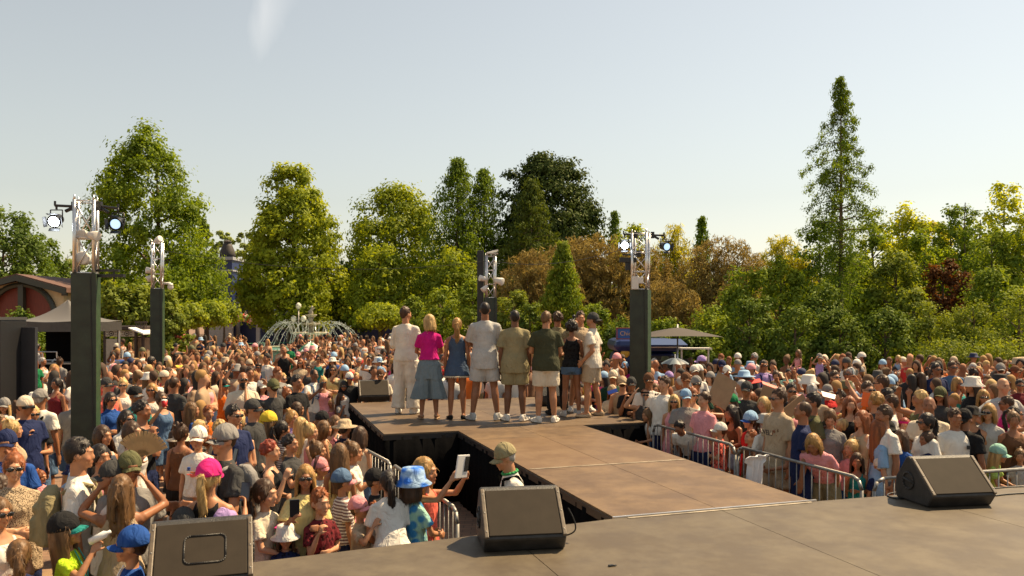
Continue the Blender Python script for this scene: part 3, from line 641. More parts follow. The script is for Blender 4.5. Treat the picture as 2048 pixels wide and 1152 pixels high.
mb = MB(); mb.box((X(455), -1.7, Z(650) / 2 + .2), (X(478) - X(430), .3, Z(638))); mb.build('low_wall', mat('grey_wall', (.30, .29, .28), .8, noise=.15), bb)
for x in (527, 640, 700):
    mb = MB(); mb.box((X(x), -1.5, Z(618) / 2), (.35, .35, Z(618))); mb.build('pillar', M_paleblue, bb)
mb = MB(); mb.box((X(512), -1.2, Z(628)), (X(560) - X(478), .2, .55)); mb.build('sign_board', M_black, bb)
text('Food & Drinks', .62, M_white, bb, (X(505), -1.32, Z(628)))
mb = MB(); mb.box((X(675), -1.6, Z(620)), (X(760) - X(585), 2.6, .5)); mb.box((X(680), -1.6, Z(634)), (X(730) - X(640), 3.0, .12)); mb.build('awning', mat('dark_red', (.12, .015, .012), .6), bb)
rs = random.Random(9)
for i in range(11):
    mb = MB(); mb.ball((X(482 + i * 3.6), -2.2, Z(640 - 5 * math.sin(i / 10 * 3.14))), (.42, .4, .38), 8, 6)
    mb.build('flower_garland', mat('garland%d' % (i % 3), [(.55, .06, .05), (.6, .35, .3), (.12, .25, .05)][i % 3], .8, noise=.4, nscale=20), bb, True)
# kiosk
D = 30.0; s = F / D; X = lambda x: (x - 1024) / s; Z = lambda y: CT + (HOR - y) / s
M_kw = mat('kiosk_panel', (.42, .38, .30), .7, noise=.1); M_kd = mat('kiosk_frame', (.035, .02, .015), .6)
kk = empty('kiosk', (0, D, 0), 0, 'small white panelled kiosk with dark frame and round emblems beside the column', 'kiosk')
for x0, x1 in ((212, 236), (240, 270)):
    mb = MB(); mb.box(((X(x0) + X(x1)) / 2, -.02, Z(667)), (X(x1) - X(x0), .05, .22)); mb.build('emblem_panel', M_kw, kk)
    em = MB(); cx = (X(x0) + X(x1)) / 2
    for i in range(12):
        a0, a1 = i * math.pi / 6, (i + 1) * math.pi / 6; em.tube((cx + .085 * math.cos(a0), -.06, Z(667) + .085 * math.sin(a0)), (cx + .085 * math.cos(a1), -.06, Z(667) + .085 * math.sin(a1)), .012, n=4)
    em.ball((cx, -.05, Z(667)), (.035, .015, .035), 8, 5)
    for q in (-1, 1):
        for dz in (-.05, .05): em.box((cx + q * .16, -.05, Z(667) + dz), (.07, .02, .02))
    em.build('emblem', M_kd, kk)
mb = MB(); mb.box(((X(212) + X(236)) / 2, 0, Z(678) / 2), (X(236) - X(212), .05, Z(678))); mb.build('wall_panel', M_kw, kk)
for x in (210, 238, 272, 286):
    mb = MB(); mb.box((X(x), 0, Z(658) / 2), (.08, .1, Z(658))); mb.build('frame_post', M_kd, kk)
mb = MB(); mb.box((X(248), .6, Z(656)), (X(290) - X(204), 1.6, .14)); mb.build('roof', M_kd, kk, bevel=.02)
mb = MB(); mb.box((X(256), 1.2, Z(680) / 2), (X(270) - X(240), .05, Z(670))); mb.build('back_wall', M_kd, kk)
mb = MB(); mb.box((X(262), .5, Z(690)), (.35, .04, .5)); mb.build('poster', mat('poster', (.5, .38, .2), .7, noise=.6, nscale=9), kk)
mb = MB(); mb.box((X(280), .3, Z(676) / 2), (X(286) - X(274), .5, Z(676))); mb.build('side_wall', mat('timber', (.22, .15, .09), .8, noise=.3, stretch=(9, 9, 1)), kk)
mb = MB(); a, b = X(277), X(306); z0, z1 = Z(657), Z(668); mb.add([[a, -.8, z0], [b, -.8, z1], [b, .9, z1], [a, .9, z0], [a, -.8, z0 + .05], [b, -.8, z1 + .05], [b, .9, z1 + .05], [a, .9, z0 + .05]], [(0, 3, 2, 1), (4, 5, 6, 7), (0, 1, 5, 4), (1, 2, 6, 5), (2, 3, 7, 6), (3, 0, 4, 7)]); mb.build('awning', M_white, kk)
mb = MB()
for i in range(6): mb.tube((X(275 + i * 4), -.1, Z(656)), (X(275 + i * 4), -.1, Z(644)), .02, n=5)
mb.box((X(285), -.1, Z(644)), (X(298) - X(273), .05, .05)); mb.build('balustrade', M_kd, kk)
# tent
D = 26.0; s = F / D; X = lambda x: (x - 1024) / s; Z = lambda y: CT + (HOR - y) / s
M_tent = mat('black_tent_fabric', (.045, .042, .04), .5, noise=.15, bump=.15, bscale=6)
tn = empty('gazebo_tent', (X(136), D, 0), 0, 'black pop-up tent with peaked roof over the DJ table', 'tent')
hw = (X(136) - X(64)); zt, ze = Z(600), Z(645)
V = []; nr = 10; m = 24
for k in range(nr + 1):
    q = k / nr; r = hw * q; z = ze + (zt - ze) * (1 - q) ** 2.0
    for i in range(m):
        a = 2 * math.pi * i / m; cc, ss = math.cos(a), math.sin(a); mx_ = max(abs(cc), abs(ss))
        V.append([r * cc / mx_, r * ss / mx_, z - .05 * q * (1 - abs(abs(math.atan2(abs(ss), abs(cc))) - math.pi / 4) / (math.pi / 4)) * -1])
Fc = [(k * m + i, k * m + (i + 1) % m, (k + 1) * m + (i + 1) % m, (k + 1) * m + i) for k in range(nr) for i in range(m)]
o = obj('roof_cover', mesh_np('roof_cover', V, Fc, mat('sunlit_tent_roof', (.13, .12, .11), .45), True), tn); o.modifiers.new('s', 'SOLIDIFY').thickness = .01  # black roof fabric coloured paler, its sunlit sheen painted in
for i in range(4):
    a = i * math.pi / 2; R2 = Matrix.Rotation(a, 3, 'Z'); mb = MB(); mb.box(R2 @ Vector((0, -hw - .004, ze - .13)), (2 * hw, .008, .3), rz=a); mb.build('valance', M_tent, tn)
    c = R2 @ Vector((-hw + .05, -hw + .05, 0)); mb = MB(); mb.tube((c.x, c.y, 0), (c.x, c.y, ze), .03, n=6); mb.build('leg', M_alu, tn)
mb = MB(); mb.box((-hw + .35, hw - .2, ze / 2), (.9, .05, ze)); mb.build('side_sheet', M_cloth_black, tn)
dj = empty('dj_table', (X(130), D - .6, 0), 0, 'black draped table with silver framed controller under the tent', 'table')
mb = MB(); mb.box((0, 0, .62), (2.3, .7, 1.24)); mb.build('drape', M_cloth_black, dj)
mb = MB(); mb.box((0, 0, 1.26), (2.36, .76, .04)); mb.build('top', M_steel, dj)
mb = MB()
for a, b in (((-.45, -.2, 1.36), (.45, -.2, 1.36)), ((-.45, -.2, 1.62), (.45, -.2, 1.62)), ((-.45, -.2, 1.36), (-.45, -.2, 1.62)), ((.45, -.2, 1.36), (.45, -.2, 1.62)), ((0, -.2, 1.4), (0, -.2, 1.58)), ((-.3, -.2, 1.3), (-.4, -.2, 1.4)), ((.3, -.2, 1.3), (.4, -.2, 1.4))): mb.tube(a, b, .02, n=6)
tag(mb.build('controller_stand', M_alu, None, loc=(X(114), D - .6, 0)), 'silver framed controller standing on the draped table', 'music equipment')
# black booths on the far left
D = 17.0; s = F / D; X = lambda x: (x - 1024) / s; Z = lambda y: CT + (HOR - y) / s
bo = empty('speaker_booth', (X(-5), D, 0), 0, 'black booth with ledge in front of the cream hall', 'booth')
mb = MB(); mb.box((0, 0, Z(640) / 2), (X(26) - X(-40), .9, Z(640))); mb.build('cabinet', M_black, bo, bevel=.02)
mb = MB(); mb.box((0, -.05, Z(637)), (X(28) - X(-40), 1.0, .06)); mb.build('top_board', mat('dark_grey', (.05, .05, .05), .5), bo)
mb = MB(); mb.box((-.05, -.46, Z(690)), (.5, .02, .45)); mb.build('door_panel', mat('dark_grey', (.05, .05, .05), .5), bo)
mb = MB(); mb.box((0, 0, Z(655) / 2), (X(56) - X(28), .1, Z(655))); tag(mb.build('screen_panel', mat('charcoal_panel', (.022, .024, .03), .5, noise=.1), None, loc=(X(42), D + .3, 0)), 'tall charcoal screen panel between the booth and the tent', 'panel')
# red topped bin/pedestal
D = 36.0; c = px(352, 690, D); ur = empty('litter_bin', (c.x, D, 0), 0, 'brown litter bin with red mushroom lid by the clipped trees', 'litter bin')
mb = MB(); mb.loft([(0, 0, 0, .25, .25), (0, 0, .4, .2, .2), (0, 0, 1.3, .26, .26), (0, 0, 1.75, .3, .3)], 14); mb.build('body', mat('brown_metal', (.08, .035, .02), .5), ur, True)
mb = MB(); mb.loft([(0, 0, 1.75, .5, .5), (0, 0, 1.85, .5, .5), (0, 0, 2.02, .3, .3), (0, 0, 2.08, .1, .1)], 14); mb.build('lid', mat('red_lid', (.35, .05, .03), .5), ur, True)

# food cart
D = 23.0; s = F / D; X = lambda x: (x - 1024) / s; Z = lambda y: CT + (HOR - y) / s
M_cart = mat('blue_coachwork', (.004, .016, .085), .3, spec=.5)
ct = empty('food_cart', (X(1285), D, 0), 0, 'rounded blue food cart with sign on its roof half hidden by the tower', 'food cart')
w = X(1345) - X(1224)
mb = MB(); mb.box((0, 0, 1.0), (w, 1.7, 1.5)); mb.build('body', M_cart, ct, bevel=.2)
mb = MB(); mb.box((0, 0, 1.92), (w + .1, 1.9, .36)); mb.build('roof', M_cart, ct, bevel=.16)
mb = MB(); mb.box((.35, -.87, 1.3), (w * .55, .03, .7)); mb.build('serving_hatch', M_black, ct)
mb = MB(); mb.box((.35, -1.0, 1.9), (w * .6, .5, .03)); mb.build('counter_shelf', M_white, ct)
mb = MB(); mb.box((.3, -1.15, 2.02), (w * .75, .9, .05), rot=Matrix.Rotation(.15, 3, 'X')); mb.build('awning_flap', M_cart, ct)
mb = MB(); mb.ball((-w / 2 + .25, -.86, 1.72), (.13, .03, .13), 12, 6); mb.build('badge', mat('gold', (.55, .32, .03), .4), ct, True)
for q in (-.5, .5):
    mb = MB(); mb.tube((q, -.8, .32), (q, -.6, .32), .32, n=18); mb.build('wheel', M_black, ct)
sg = MB(); sg.box((X(1246) - X(1285), -.5, Z(666)), (X(1266) - X(1229), .06, .30)); sgo = sg.build('sign_board', mat('sign_blue', (.03, .10, .32), .5), ct)
fr = MB(); a, b = X(1229) - X(1285), X(1266) - X(1285)
for z in (Z(655.5), Z(676.5)): fr.box(((a + b) / 2, -.52, z), (b - a + .05, .08, .025))
fr.box((a, -.52, Z(666)), (.025, .08, .3)); fr.build('sign_frame', mat('rust_red', (.3, .06, .03), .6), sgo)
text('Chique F', .17, mat('sign_gold', (.62, .36, .16), .6), sgo, (X(1234.5) - X(1285), -.545, Z(666.5)), ext=.003, align='LEFT')
# parasols
def parasol(c, r, zt, ze, label, mt, mt2=None, n=8, group=None, pole=True, square=False, tilt=(0, 0)):
    t = empty('parasol', c, 0, label, 'umbrella', group)
    for k in range(n):
        V = []; a0, a1 = 2 * math.pi * k / n + (math.pi / 4 if square else .2), 2 * math.pi * (k + 1) / n + (math.pi / 4 if square else .2)
        mm, kk_ = 6, 5; 
        for i in range(mm + 1):
            q = i / mm
            for j in range(kk_ + 1):
                f = j / kk_; p = Vector((math.cos(a0), math.sin(a0))).lerp(Vector((math.cos(a1), math.sin(a1))), f) * r * q
                if not square: p = p * (1 + .04 * math.sin(math.pi * f) * q)
                V.append([p.x, p.y, zt - (zt - ze) * (q ** (1.2 if square else 1.7)) + .02 * math.sin(math.pi * f) * q])
        Fc = [(i * (kk_ + 1) + j, i * (kk_ + 1) + j + 1, (i + 1) * (kk_ + 1) + j + 1, (i + 1) * (kk_ + 1) + j) for i in range(mm) for j in range(kk_)]
        o = obj('canopy_panel', mesh_np('canopy_panel', V, Fc, (mt2 if mt2 and k % 2 else mt), True), t)
        o.rotation_euler = (tilt[0], tilt[1], 0)
    mb = MB(); mb.tube((0, 0, 0 if pole else ze - .55), (0, 0, zt + .08), .02 if pole else .008, n=7); mb.build('pole', M_alu, t, True)
    rb = MB()
    for k in range(n):
        a0 = 2 * math.pi * k / n + (math.pi / 4 if square else .2); rb.tube((0, 0, zt - .03), (r * .98 * math.cos(a0), r * .98 * math.sin(a0), ze - .005), .005, n=4)
    o = rb.build('rib', M_steel, t); o.rotation_euler = (tilt[0], tilt[1], 0)
    return t
D = 20.0; c = px(1355, 640, D)
parasol((c.x, D, 0), 1.28, CT + (HOR - 655) / F * D, CT + (HOR - 672) / F * D, 'large flat taupe parasol beside the blue food cart', mat('taupe_canvas', (.045, .034, .027), .8), None, 4, square=True)
c = px(1350, 716, 17.0); parasol((c.x, 17.0, 0), .30, c.z, c.z - .13, 'small dark grey hand umbrella held up under the taupe parasol', mat('navy_nylon', (.02, .035, .055), .5), mat('slate_nylon', (.12, .15, .17), .5), 8, pole=False)
c = px(621, 685, 33.0); parasol((c.x, 33.0, 0), .52, c.z, c.z - .36, 'green and white golf umbrella in front of the fountain', mat('green_nylon', (.01, .17, .07), .5), mat('white_nylon', (.75, .72, .66), .5), 8, pole=False)
# market tables by the shrubs
for (x, y, D_) in ((1390, 697, 21.0),):
    c = px(x, y, D_); tb = empty('high_table', (c.x, D_, 0), 0, 'pale high table by the shrubs near the taupe parasol', 'table')
    mb = MB(); mb.box((0, 0, c.z), (.8, .4, .04)); mb.build('top', M_fix, tb)
    for q in (-.35, .35): mb = MB(); mb.tube((q, 0, 0), (q, 0, c.z), .025, n=6); mb.build('leg', M_fix, tb)
# ------------------------------------------------------------ vegetation
LM = dict(
    cypress=leaf_mat('cypress_leaf', (.045, .075, .012), (.10, .13, .022), .5),
    plane=leaf_mat('plane_leaf', (.075, .105, .014), (.15, .165, .028), .5),
    ash=leaf_mat('ash_leaf', (.055, .085, .012), (.13, .145, .022), .5),
    meta=leaf_mat('redwood_leaf', (.035, .062, .014), (.075, .105, .022), .45),
    cedar=leaf_mat('cedar_needle', (.012, .022, .010), (.032, .042, .016), .15, gloss=.5),
    pine=leaf_mat('pine_needle', (.025, .04, .014), (.05, .062, .018), .3),
    dark=leaf_mat('dark_leaf', (.022, .042, .012), (.055, .08, .018), .35),
    brown=leaf_mat('feathery_brown', (.082, .060, .040), (.165, .122, .080), .4),
    bamboo=leaf_mat('bamboo_leaf', (.13, .135, .02), (.22, .20, .04), .5),
    shrub=leaf_mat('shrub_leaf', (.04, .07, .014), (.12, .14, .025), .4, gloss=.25),
    laurel=leaf_mat('laurel_leaf', (.022, .042, .012), (.065, .085, .022), .25, gloss=.2),
    bramble=leaf_mat('bramble_leaf', (.045, .066, .018), (.11, .125, .032), .4, gloss=.3),
    lime=leaf_mat('lime_leaf', (.12, .15, .015), (.22, .22, .03), .55),
    maple=leaf_mat('red_maple_leaf', (.035, .012, .009), (.07, .024, .015), .4),
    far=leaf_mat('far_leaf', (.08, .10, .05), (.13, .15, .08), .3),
)
def leaves(rng, C, R, per, size, flat=.8, droop=0.0, cen=None, aspect=.62):
    """C (n,3) clump centres, R (n,) radii -> vertices, quads, tint"""
    n = len(C); N_ = n * per
    off = np.clip(rng.normal(0, .5, (n, per, 3)), -1.05, 1.05); off *= np.array([1, 1, flat]) * np.asarray(R)[:, None, None]
    P = (C[:, None, :] + off).reshape(-1, 3)
    od = off / (np.linalg.norm(off, axis=2, keepdims=True) + 1e-6)
    nrm = rng.normal(0, .55, (N_, 3)) + np.array([0, 0, .35]) + 1.1 * od.reshape(-1, 3)
    if cen is not None:
        o = P - cen; o /= (np.linalg.norm(o, axis=1, keepdims=True) + 1e-6); nrm += .55 * o
    nrm /= np.linalg.norm(nrm, axis=1, keepdims=True)
    t = rng.normal(0, 1, (N_, 3)); t[:, 2] -= droop * 2.2; t -= nrm * np.sum(t * nrm, 1, keepdims=True); t /= (np.linalg.norm(t, axis=1, keepdims=True) + 1e-9)
    b = np.cross(nrm, t); sz = (size * rng.uniform(.6, 1.35, N_))[:, None]
    V = np.stack([P - t * sz * .5, P + b * sz * aspect * .5 - nrm * sz * .08, P + t * sz * .5, P - b * sz * aspect * .5 - nrm * sz * .08], 1).reshape(-1, 3)
    Q = np.arange(N_ * 4).reshape(-1, 4)
    ct = np.repeat(rng.uniform(0, 1, n), per) * .75 + rng.uniform(0, .25, N_)
    cols = np.repeat(ct, 4)[:, None].repeat(3, 1)
    return V, Q, cols
def thin_back(rng, V, cols, y0):
    """fewer leaves on the side of the crown turned away from the plaza"""
    keep = np.repeat((V[::4, 1] < y0) | (rng.uniform(size=len(V) // 4) < .42), 4); V = V[keep]; return V, np.arange(len(V)).reshape(-1, 4), cols[keep]
def fix_z(P, zmin=.05): P[:, 2] = np.maximum(P[:, 2], zmin); return P
def lobes(rng, k=7):
    a = rng.uniform(0, 2 * math.pi, k); f = rng.integers(2, 6, k); g = rng.uniform(1.5, 6, k); w = rng.uniform(.4, 1, k); w /= w.sum()
    return lambda th, zf: sum(w[i] * np.sin(f[i] * th + g[i] * zf * 3 + a[i]) for i in range(k))
SHAPES = dict(
    oval=lambda z: np.sqrt(np.clip(1 - (2 * z - 1) ** 2, 0, 1)),
    egg=lambda z: np.clip(np.sin(np.pi * np.clip(z, 0, 1) ** .62), 0, 1) * (1 - .25 * z),
    bald=lambda z: np.interp(z, [0, .1, .2, .35, .47, .57, .67, .78, .86, .93, 1], [.9, 1, .95, .78, .70, .72, .66, .53, .4, .22, .05]),
    planet=lambda z: np.interp(z, [0, .1, .22, .34, .47, .6, .69, .78, .88, .94, 1], [.75, .92, 1, .97, .92, .8, .68, .52, .42, .3, .1]),
    lone=lambda z: np.interp(z, [0, .18, .34, .45, .57, .68, .81, .93, 1], [.42, .6, .85, 1, .95, .6, .36, .2, .05]),
    pyramid=lambda z: np.clip((1 - z) ** .75 * np.minimum(1, (z + .04) / .12), 0, 1),
    dome=lambda z: np.sqrt(np.clip(1 - z ** 2.2, 0, 1)),
    column=lambda z: np.clip(np.minimum(1, (1 - z) * 3) * np.minimum(1, z * 6 + .3), 0, 1) ** .6,
)
def branches(mb, trunk_top, r0, targets, rng, zmin):
    for p in targets:
        z0 = max(zmin, p[2] - abs(rng.normal(.35, .15)) * math.hypot(p[0], p[1]) - .3); z0 = min(z0, trunk_top * .97)
        a = np.array([0, 0, z0]); m = (a + p) / 2 + np.array([0, 0, .08 * np.linalg.norm(p - a)]); r = r0 * (1 - z0 / trunk_top) * .6 + .015
        mb.tube(a, m, r, r * .6, 5, False); mb.tube(m, p, r * .6, r * .15, 5, False)
def tree(label, x, ytop, ybase, wpx, D, lm, shape='egg', n=160, per=110, leaf=None, seed=0, name='tree', cat='tree', cr=None, depth=1.0, droop=0, inner=.45, group=None, bark=None, flat=.8, amp=.28, trunk_r=None, extra=None, skew=0.0):
    rng = np.random.default_rng(seed + 100)
    s = F / D; H = CT + (HOR - ytop) / s; zb = .15 if (cat == 'shrub' or group == 'shrubs and trees on the bank') else max(0.0, CT + (HOR - ybase) / s); w = wpx / s / 2; X0 = (x - 1024) / s
    t = empty(name, (X0, D, 0), 0, label, cat, group)
    lob = lobes(rng); sh = SHAPES[shape]; C = []
    while len(C) < n:
        zf = rng.uniform(0, 1); th = rng.uniform(0, 2 * math.pi); r = sh(zf)
        if rng.uniform() > max(.12, r): continue
        rr = w * r * (1 + amp * lob(th, zf)) * (inner + (1 - inner) * rng.uniform() ** .45)
        C.append([rr * math.cos(th) + skew * w * zf, rr * math.sin(th) * depth, zb + (H - zb) * zf * (1 + .03 * lob(th * 2, zf))])
    C = np.array(C)
    if extra is not None: C = np.vstack([C, np.array([[(ex - x) / s, rng.uniform(-.5, .5), CT + (HOR - ey) / s] for ex, ey in extra])])
    cr_ = cr or w * .2
    R = rng.uniform(.7, 1.3, len(C)) * cr_
    lf = (leaf or D * .0046) * 1.0; per = int(per * 1.05)
    V, Q, cols = leaves(rng, C, R, per, lf, flat, droop, np.array([0, 0, (zb + H) / 2]))
    V, Q, cols = thin_back(rng, V, cols, w * .2)
    fix_z(V)
    cm = obj('crown', mesh_np('crown', V, Q, LM[lm], False, cols), t)
    mb = MB(); tr = trunk_r or max(.05, H * .018); k = 6
    pts = [(rng.normal(0, .02) * w * (i > 0), rng.normal(0, .02) * w * (i > 0), H * .93 * i / k) for i in range(k + 1)]
    for i in range(k): mb.tube(pts[i], pts[i + 1], tr * (1 - i / k) + .02, tr * (1 - (i + 1) / k) + .02, 8, i == 0)
    branches(mb, H, tr, C[rng.choice(len(C), min(len(C), 34), replace=False)], rng, zb * .7)
    mb.build('trunk', bark or M_bark, t, True)
    return t
def conifer(label, x, ytop, ybase, wpx, D, lm, n_br=90, per=26, leaf=None, seed=0, cat='tree', rise=.12, dr=.25, shape='pyramid', gap=.0, group=None, trunk_r=None, step=.32, cs=.22, tops=None, lean=0, irregular=.35, flat=.6):
    """whorls of boughs: foliage sprays set along each bough"""
    rng = np.random.default_rng(seed + 500)
    s = F / D; H = CT + (HOR - ytop) / s; zb = max(.1, CT + (HOR - ybase) / s); w = wpx / s / 2
    t = empty('conifer', ((x - 1024) / s, D, 0), 0, label, cat, group); sh = SHAPES[shape]; C = []; R = []; mb = MB()
    tr = trunk_r or H * .016; lf = (leaf or D * .0042) * 1.0; per = int(per * 1.15); cs = cs * 1.35
    for i in range(n_br):
        zf = ((i + rng.uniform()) / n_br) ** .95; th = i * 2.399 + rng.normal(0, .3)
        L = w * sh(zf) * (1 + rng.normal(0, irregular) * .6); L = max(L, .12 * w * (1 - zf) + .1)
        if rng.uniform() < gap: continue
        z0 = zb + (H - zb) * zf; m = max(2, int(L / (step * D / 30)))
        prev = np.array([0, 0, z0])
        for k in range(1, m + 1):
            q = k / m; r = L * q; z = z0 + rise * L * q * 1.2 - dr * L * q * q
            p = np.array([r * math.cos(th) + rng.normal(0, .04) * L, r * math.sin(th) + rng.normal(0, .04) * L, z])
            mb.tube(prev, p, max(.006, tr * .35 * (1 - q) * (1 - zf * .7)) + .006, None, 4, False); prev = p
            if q > .22 or m < 4: C.append(p); R.append(cs * (D / 30) * (1.25 - .5 * q) * rng.uniform(.75, 1.3) * (1 - .45 * zf))
    for k in range(6): C.append([0, 0, H - k * .03 * (H - zb)]); R.append(cs * D / 30 * (.25 + .08 * k))
    V, Q, cols = leaves(rng, np.array(C), np.array(R), per, lf, flat, 1.0, None, .4)
    fix_z(V)
    obj('crown', mesh_np('crown', V, Q, LM[lm], False, cols), t)
    k = 8
    for i in range(k): mb.tube((0, 0, H * i / k), (0, 0, H * (i + 1) / k), tr * (1 - i / k) + .012, tr * (1 - (i + 1) / k) + .012, 8, i == 0)
    mb.build('trunk', M_bark, t, True); return t
def tuft(label, x, ytop, ybase, wpx, D, lm, n=900, seed=0, cat='shrub', name='grass_clump', blade=.03, per=14, group=None, lean=.5):
    """feathery shrub: many thin arching stems with fine spikelets"""
    rng = np.random.default_rng(seed + 900); s = F / D; H = CT + (HOR - ytop) / s; w = wpx / s / 2 * 1.45
    zb = max(0, CT + (HOR - ybase) / s)
    t = empty(name, ((x - 1024) / s, D, 0), 0, label, cat, group); V = []; C = []; R = []; mb = MB()
    for i in range(n):
        th = rng.uniform(0, 2 * math.pi); q = rng.uniform() ** .5; r1 = w * q; h = zb + (H - zb) * math.sqrt(max(.05, 1 - q ** 2.4)) * rng.uniform(.8, 1.04)
        for k in range(4):
            f = .45 + .55 * k / 3; C.append([r1 * (f ** 1.3) * math.cos(th), r1 * (f ** 1.3) * math.sin(th) * .6, h * f - (.1 * (f > .9))]); R.append(.035 * H)
        if i < 60: mb.tube((r1 * .2 * math.cos(th), r1 * .2 * math.sin(th) * .6, 0), (r1 * math.cos(th), r1 * math.sin(th) * .6, h), .03, .006, 4, False)
    V, Q, cols = leaves(rng, np.array(C), np.array(R), per, D * .0072, 1.0, -.6, None, .16)
    V, Q, cols = thin_back(rng, V, cols, w * .15)
    fix_z(V)
    obj('foliage', mesh_np('foliage', V, Q, LM[lm], False, cols), t); mb.build('stem', M_bark, t); return t

# far tree line, reads as one mass
rng = np.random.default_rng(3); C = []
for i in range(900):
    x = rng.uniform(-150, 2200); yt = 560 + 18 * math.sin(x * .013) + 12 * math.sin(x * .041 + 2); y = rng.uniform(yt, 632); D = rng.uniform(105, 125); p = px(x, y, D); C.append(p)
V, Q, cols = leaves(rng, np.array(C), np.full(len(C), 2.2), 26, .8, .9)
fix_z(V)
o = obj('woodland', mesh_np('woodland', V, Q, LM['far'], False, cols)); tag(o, 'distant line of woodland behind everything', kind='stuff')

# left side
tree('dark green rounded tree at the edge of the picture behind the cream hall', 5, 420, 640, 190, 78, 'dark', 'dome', 150, 120, seed=1)
tree('mid green tree behind the roof of the cream hall, next to the pole', 82, 470, 640, 110, 92, 'dark', 'dome', 90, 100, seed=2)
tree('small distant tree between the cream hall and the tallest tower', 135, 496, 640, 80, 98, 'far', 'dome', 60, 90, seed=3)
tree('tall broad olive green tree behind the tallest light tower', 314, 258, 640, 285, 52, 'cypress', 'bald', 370, 115, seed=4, amp=.3, cr=.68, inner=.25, droop=.5, skew=-.19, extra=[(205, 385), (222, 345), (385, 440), (200, 430), (430, 590), (292, 256)])
tree('broad low tree with drooping olive foliage beside the blue hall', 364, 512, 640, 84, 54, 'cypress', 'egg', 120, 120, seed=44, cr=.8, droop=.5, amp=.4)
for i, (x, y, w, l) in enumerate(((412, 455, 50, 'pale distant poplar directly behind the olive green tree'), (452, 452, 52, 'pale distant poplar above the ogee roof'), (488, 456, 54, 'pale distant poplar between the ogee roof and the plane tree'))):
    tree(l, x, y, 640, w, 108, 'far', 'column', 70, 90, seed=10 + i, name='poplar', cat='tree', group='distant poplars')
tree('dark tree top peeping out above the olive green tree', 395, 432, 560, 60, 84, 'dark', 'dome', 40, 90, seed=14)
tree('bright yellow green plane tree behind the fountain', 586, 335, 652, 212, 60, 'plane', 'planet', 330, 130, seed=5, amp=.28, cr=.66, inner=.2, leaf=.29, name='plane_tree', extra=[(566, 340), (606, 348), (604, 360), (570, 350)])
tree('golden green spreading ash tree next to the plane tree', 790, 382, 640, 225, 66, 'ash', 'dome', 270, 125, seed=6, amp=.28, cr=1.0, inner=.35, droop=.3, leaf=.28)
tree('small round topped tree in the shade below the ash tree', 760, 490, 640, 110, 58, 'ash', 'dome', 110, 110, seed=7, cr=.7)
tree('dark shaded tree low between the plane tree and the ash tree', 705, 530, 650, 80, 63, 'dark', 'dome', 80, 100, seed=8, cr=.7)
conifer('light green twin topped conifer between the ash tree and the dark cedar', 915, 320, 640, 215, 60, 'meta', 130, 40, seed=1, rise=.25, dr=.35, cs=.36, irregular=.2)
conifer('light green conifer with a lower top leaning towards the dark cedar', 968, 342, 640, 200, 61, 'meta', 110, 36, seed=2, rise=.3, dr=.35, cs=.36, irregular=.2)
tree('leafy green tree below the twin conifers', 905, 500, 650, 120, 56, 'ash', 'dome', 110, 100, seed=9, cr=.7)
tree('broad very dark cedar against the sky', 1103, 312, 600, 205, 62, 'cedar', 'dome', 330, 190, seed=11, amp=.18, cr=1.0, inner=.2, leaf=.27, flat=.5, extra=[(1075, 316), (1165, 375), (1180, 410), (1190, 440), (1020, 350), (1008, 390)])
conifer('mid green pine standing in front of the dark cedar', 1062, 362, 600, 150, 56, 'pine', 80, 44, seed=3, rise=.2, dr=.15, cs=.3)
conifer('small dark spire conifer beyond the brown thicket, next to the cedar', 1229, 424, 560, 34, 70, 'meta', 40, 26, seed=4, cs=.2)
conifer('small dark spire conifer beyond the brown thicket, next to the light tower', 1404, 435, 560, 38, 70, 'meta', 40, 26, seed=5, cs=.2)
tree('yellowish tree top behind the light tower by the food cart', 1265, 455, 560, 70, 60, 'plane', 'dome', 40, 70, seed=15, cr=.8)
conifer('neat dark green conical cypress behind the performers', 1125, 488, 660, 86, 32, 'shrub', 120, 46, seed=6, rise=.5, dr=.1, cs=.22, step=.22, irregular=.1)
G = 'feathery brown shrubs'
tuft('feathery reddish brown thicket between the twin conifers and the cypress', 1080, 500, 700, 150, 42, 'brown', 420, seed=1, group=G)
tuft('feathery reddish brown thicket between the cypress and the light tower', 1195, 476, 700, 175, 44, 'brown', 520, seed=2, group=G)
tuft('feathery reddish brown thicket behind the taupe parasol', 1440, 478, 700, 170, 43, 'brown', 560, seed=3, group=G)
tuft('feathery reddish brown thicket directly behind the light tower', 1290, 500, 700, 110, 45, 'brown', 360, seed=12, group=G)
tuft('feathery reddish brown thicket rising just above the cypress', 1140, 482, 700, 120, 46, 'brown', 360, seed=13, group=G)
tuft('low feathery brown thicket just beside the light tower on the bamboo side', 1335, 560, 720, 120, 34, 'brown', 300, seed=4, group=G)
tuft('feathery brown thicket low in front of the taller ones behind the parasol', 1490, 545, 720, 110, 35, 'brown', 260, seed=5, group=G)
tuft('yellow green bamboo clump rising behind the light tower', 1345, 452, 700, 80, 50, 'bamboo', 260, seed=6, name='bamboo', cat='bamboo', group='bamboo clumps')
tuft('yellow green bamboo clump before the tall lone conifer', 1560, 478, 700, 110, 46, 'bamboo', 320, seed=7, name='bamboo', cat='bamboo', group='bamboo clumps')
tuft('yellow green bamboo clump between brown thicket and tall lone conifer', 1600, 500, 700, 70, 42, 'bamboo', 220, seed=8, name='bamboo', cat='bamboo', group='bamboo clumps')
# tall lone conifer
conifer('tall slender lone conifer with open layered boughs standing out against the sky', 1682, 158, 600, 150, 31, 'meta', 92, 78, seed=29, rise=.28, dr=.55, cs=.25, step=.26, trunk_r=.12, irregular=.6, gap=.12, leaf=.105, flat=1.0, shape='lone')
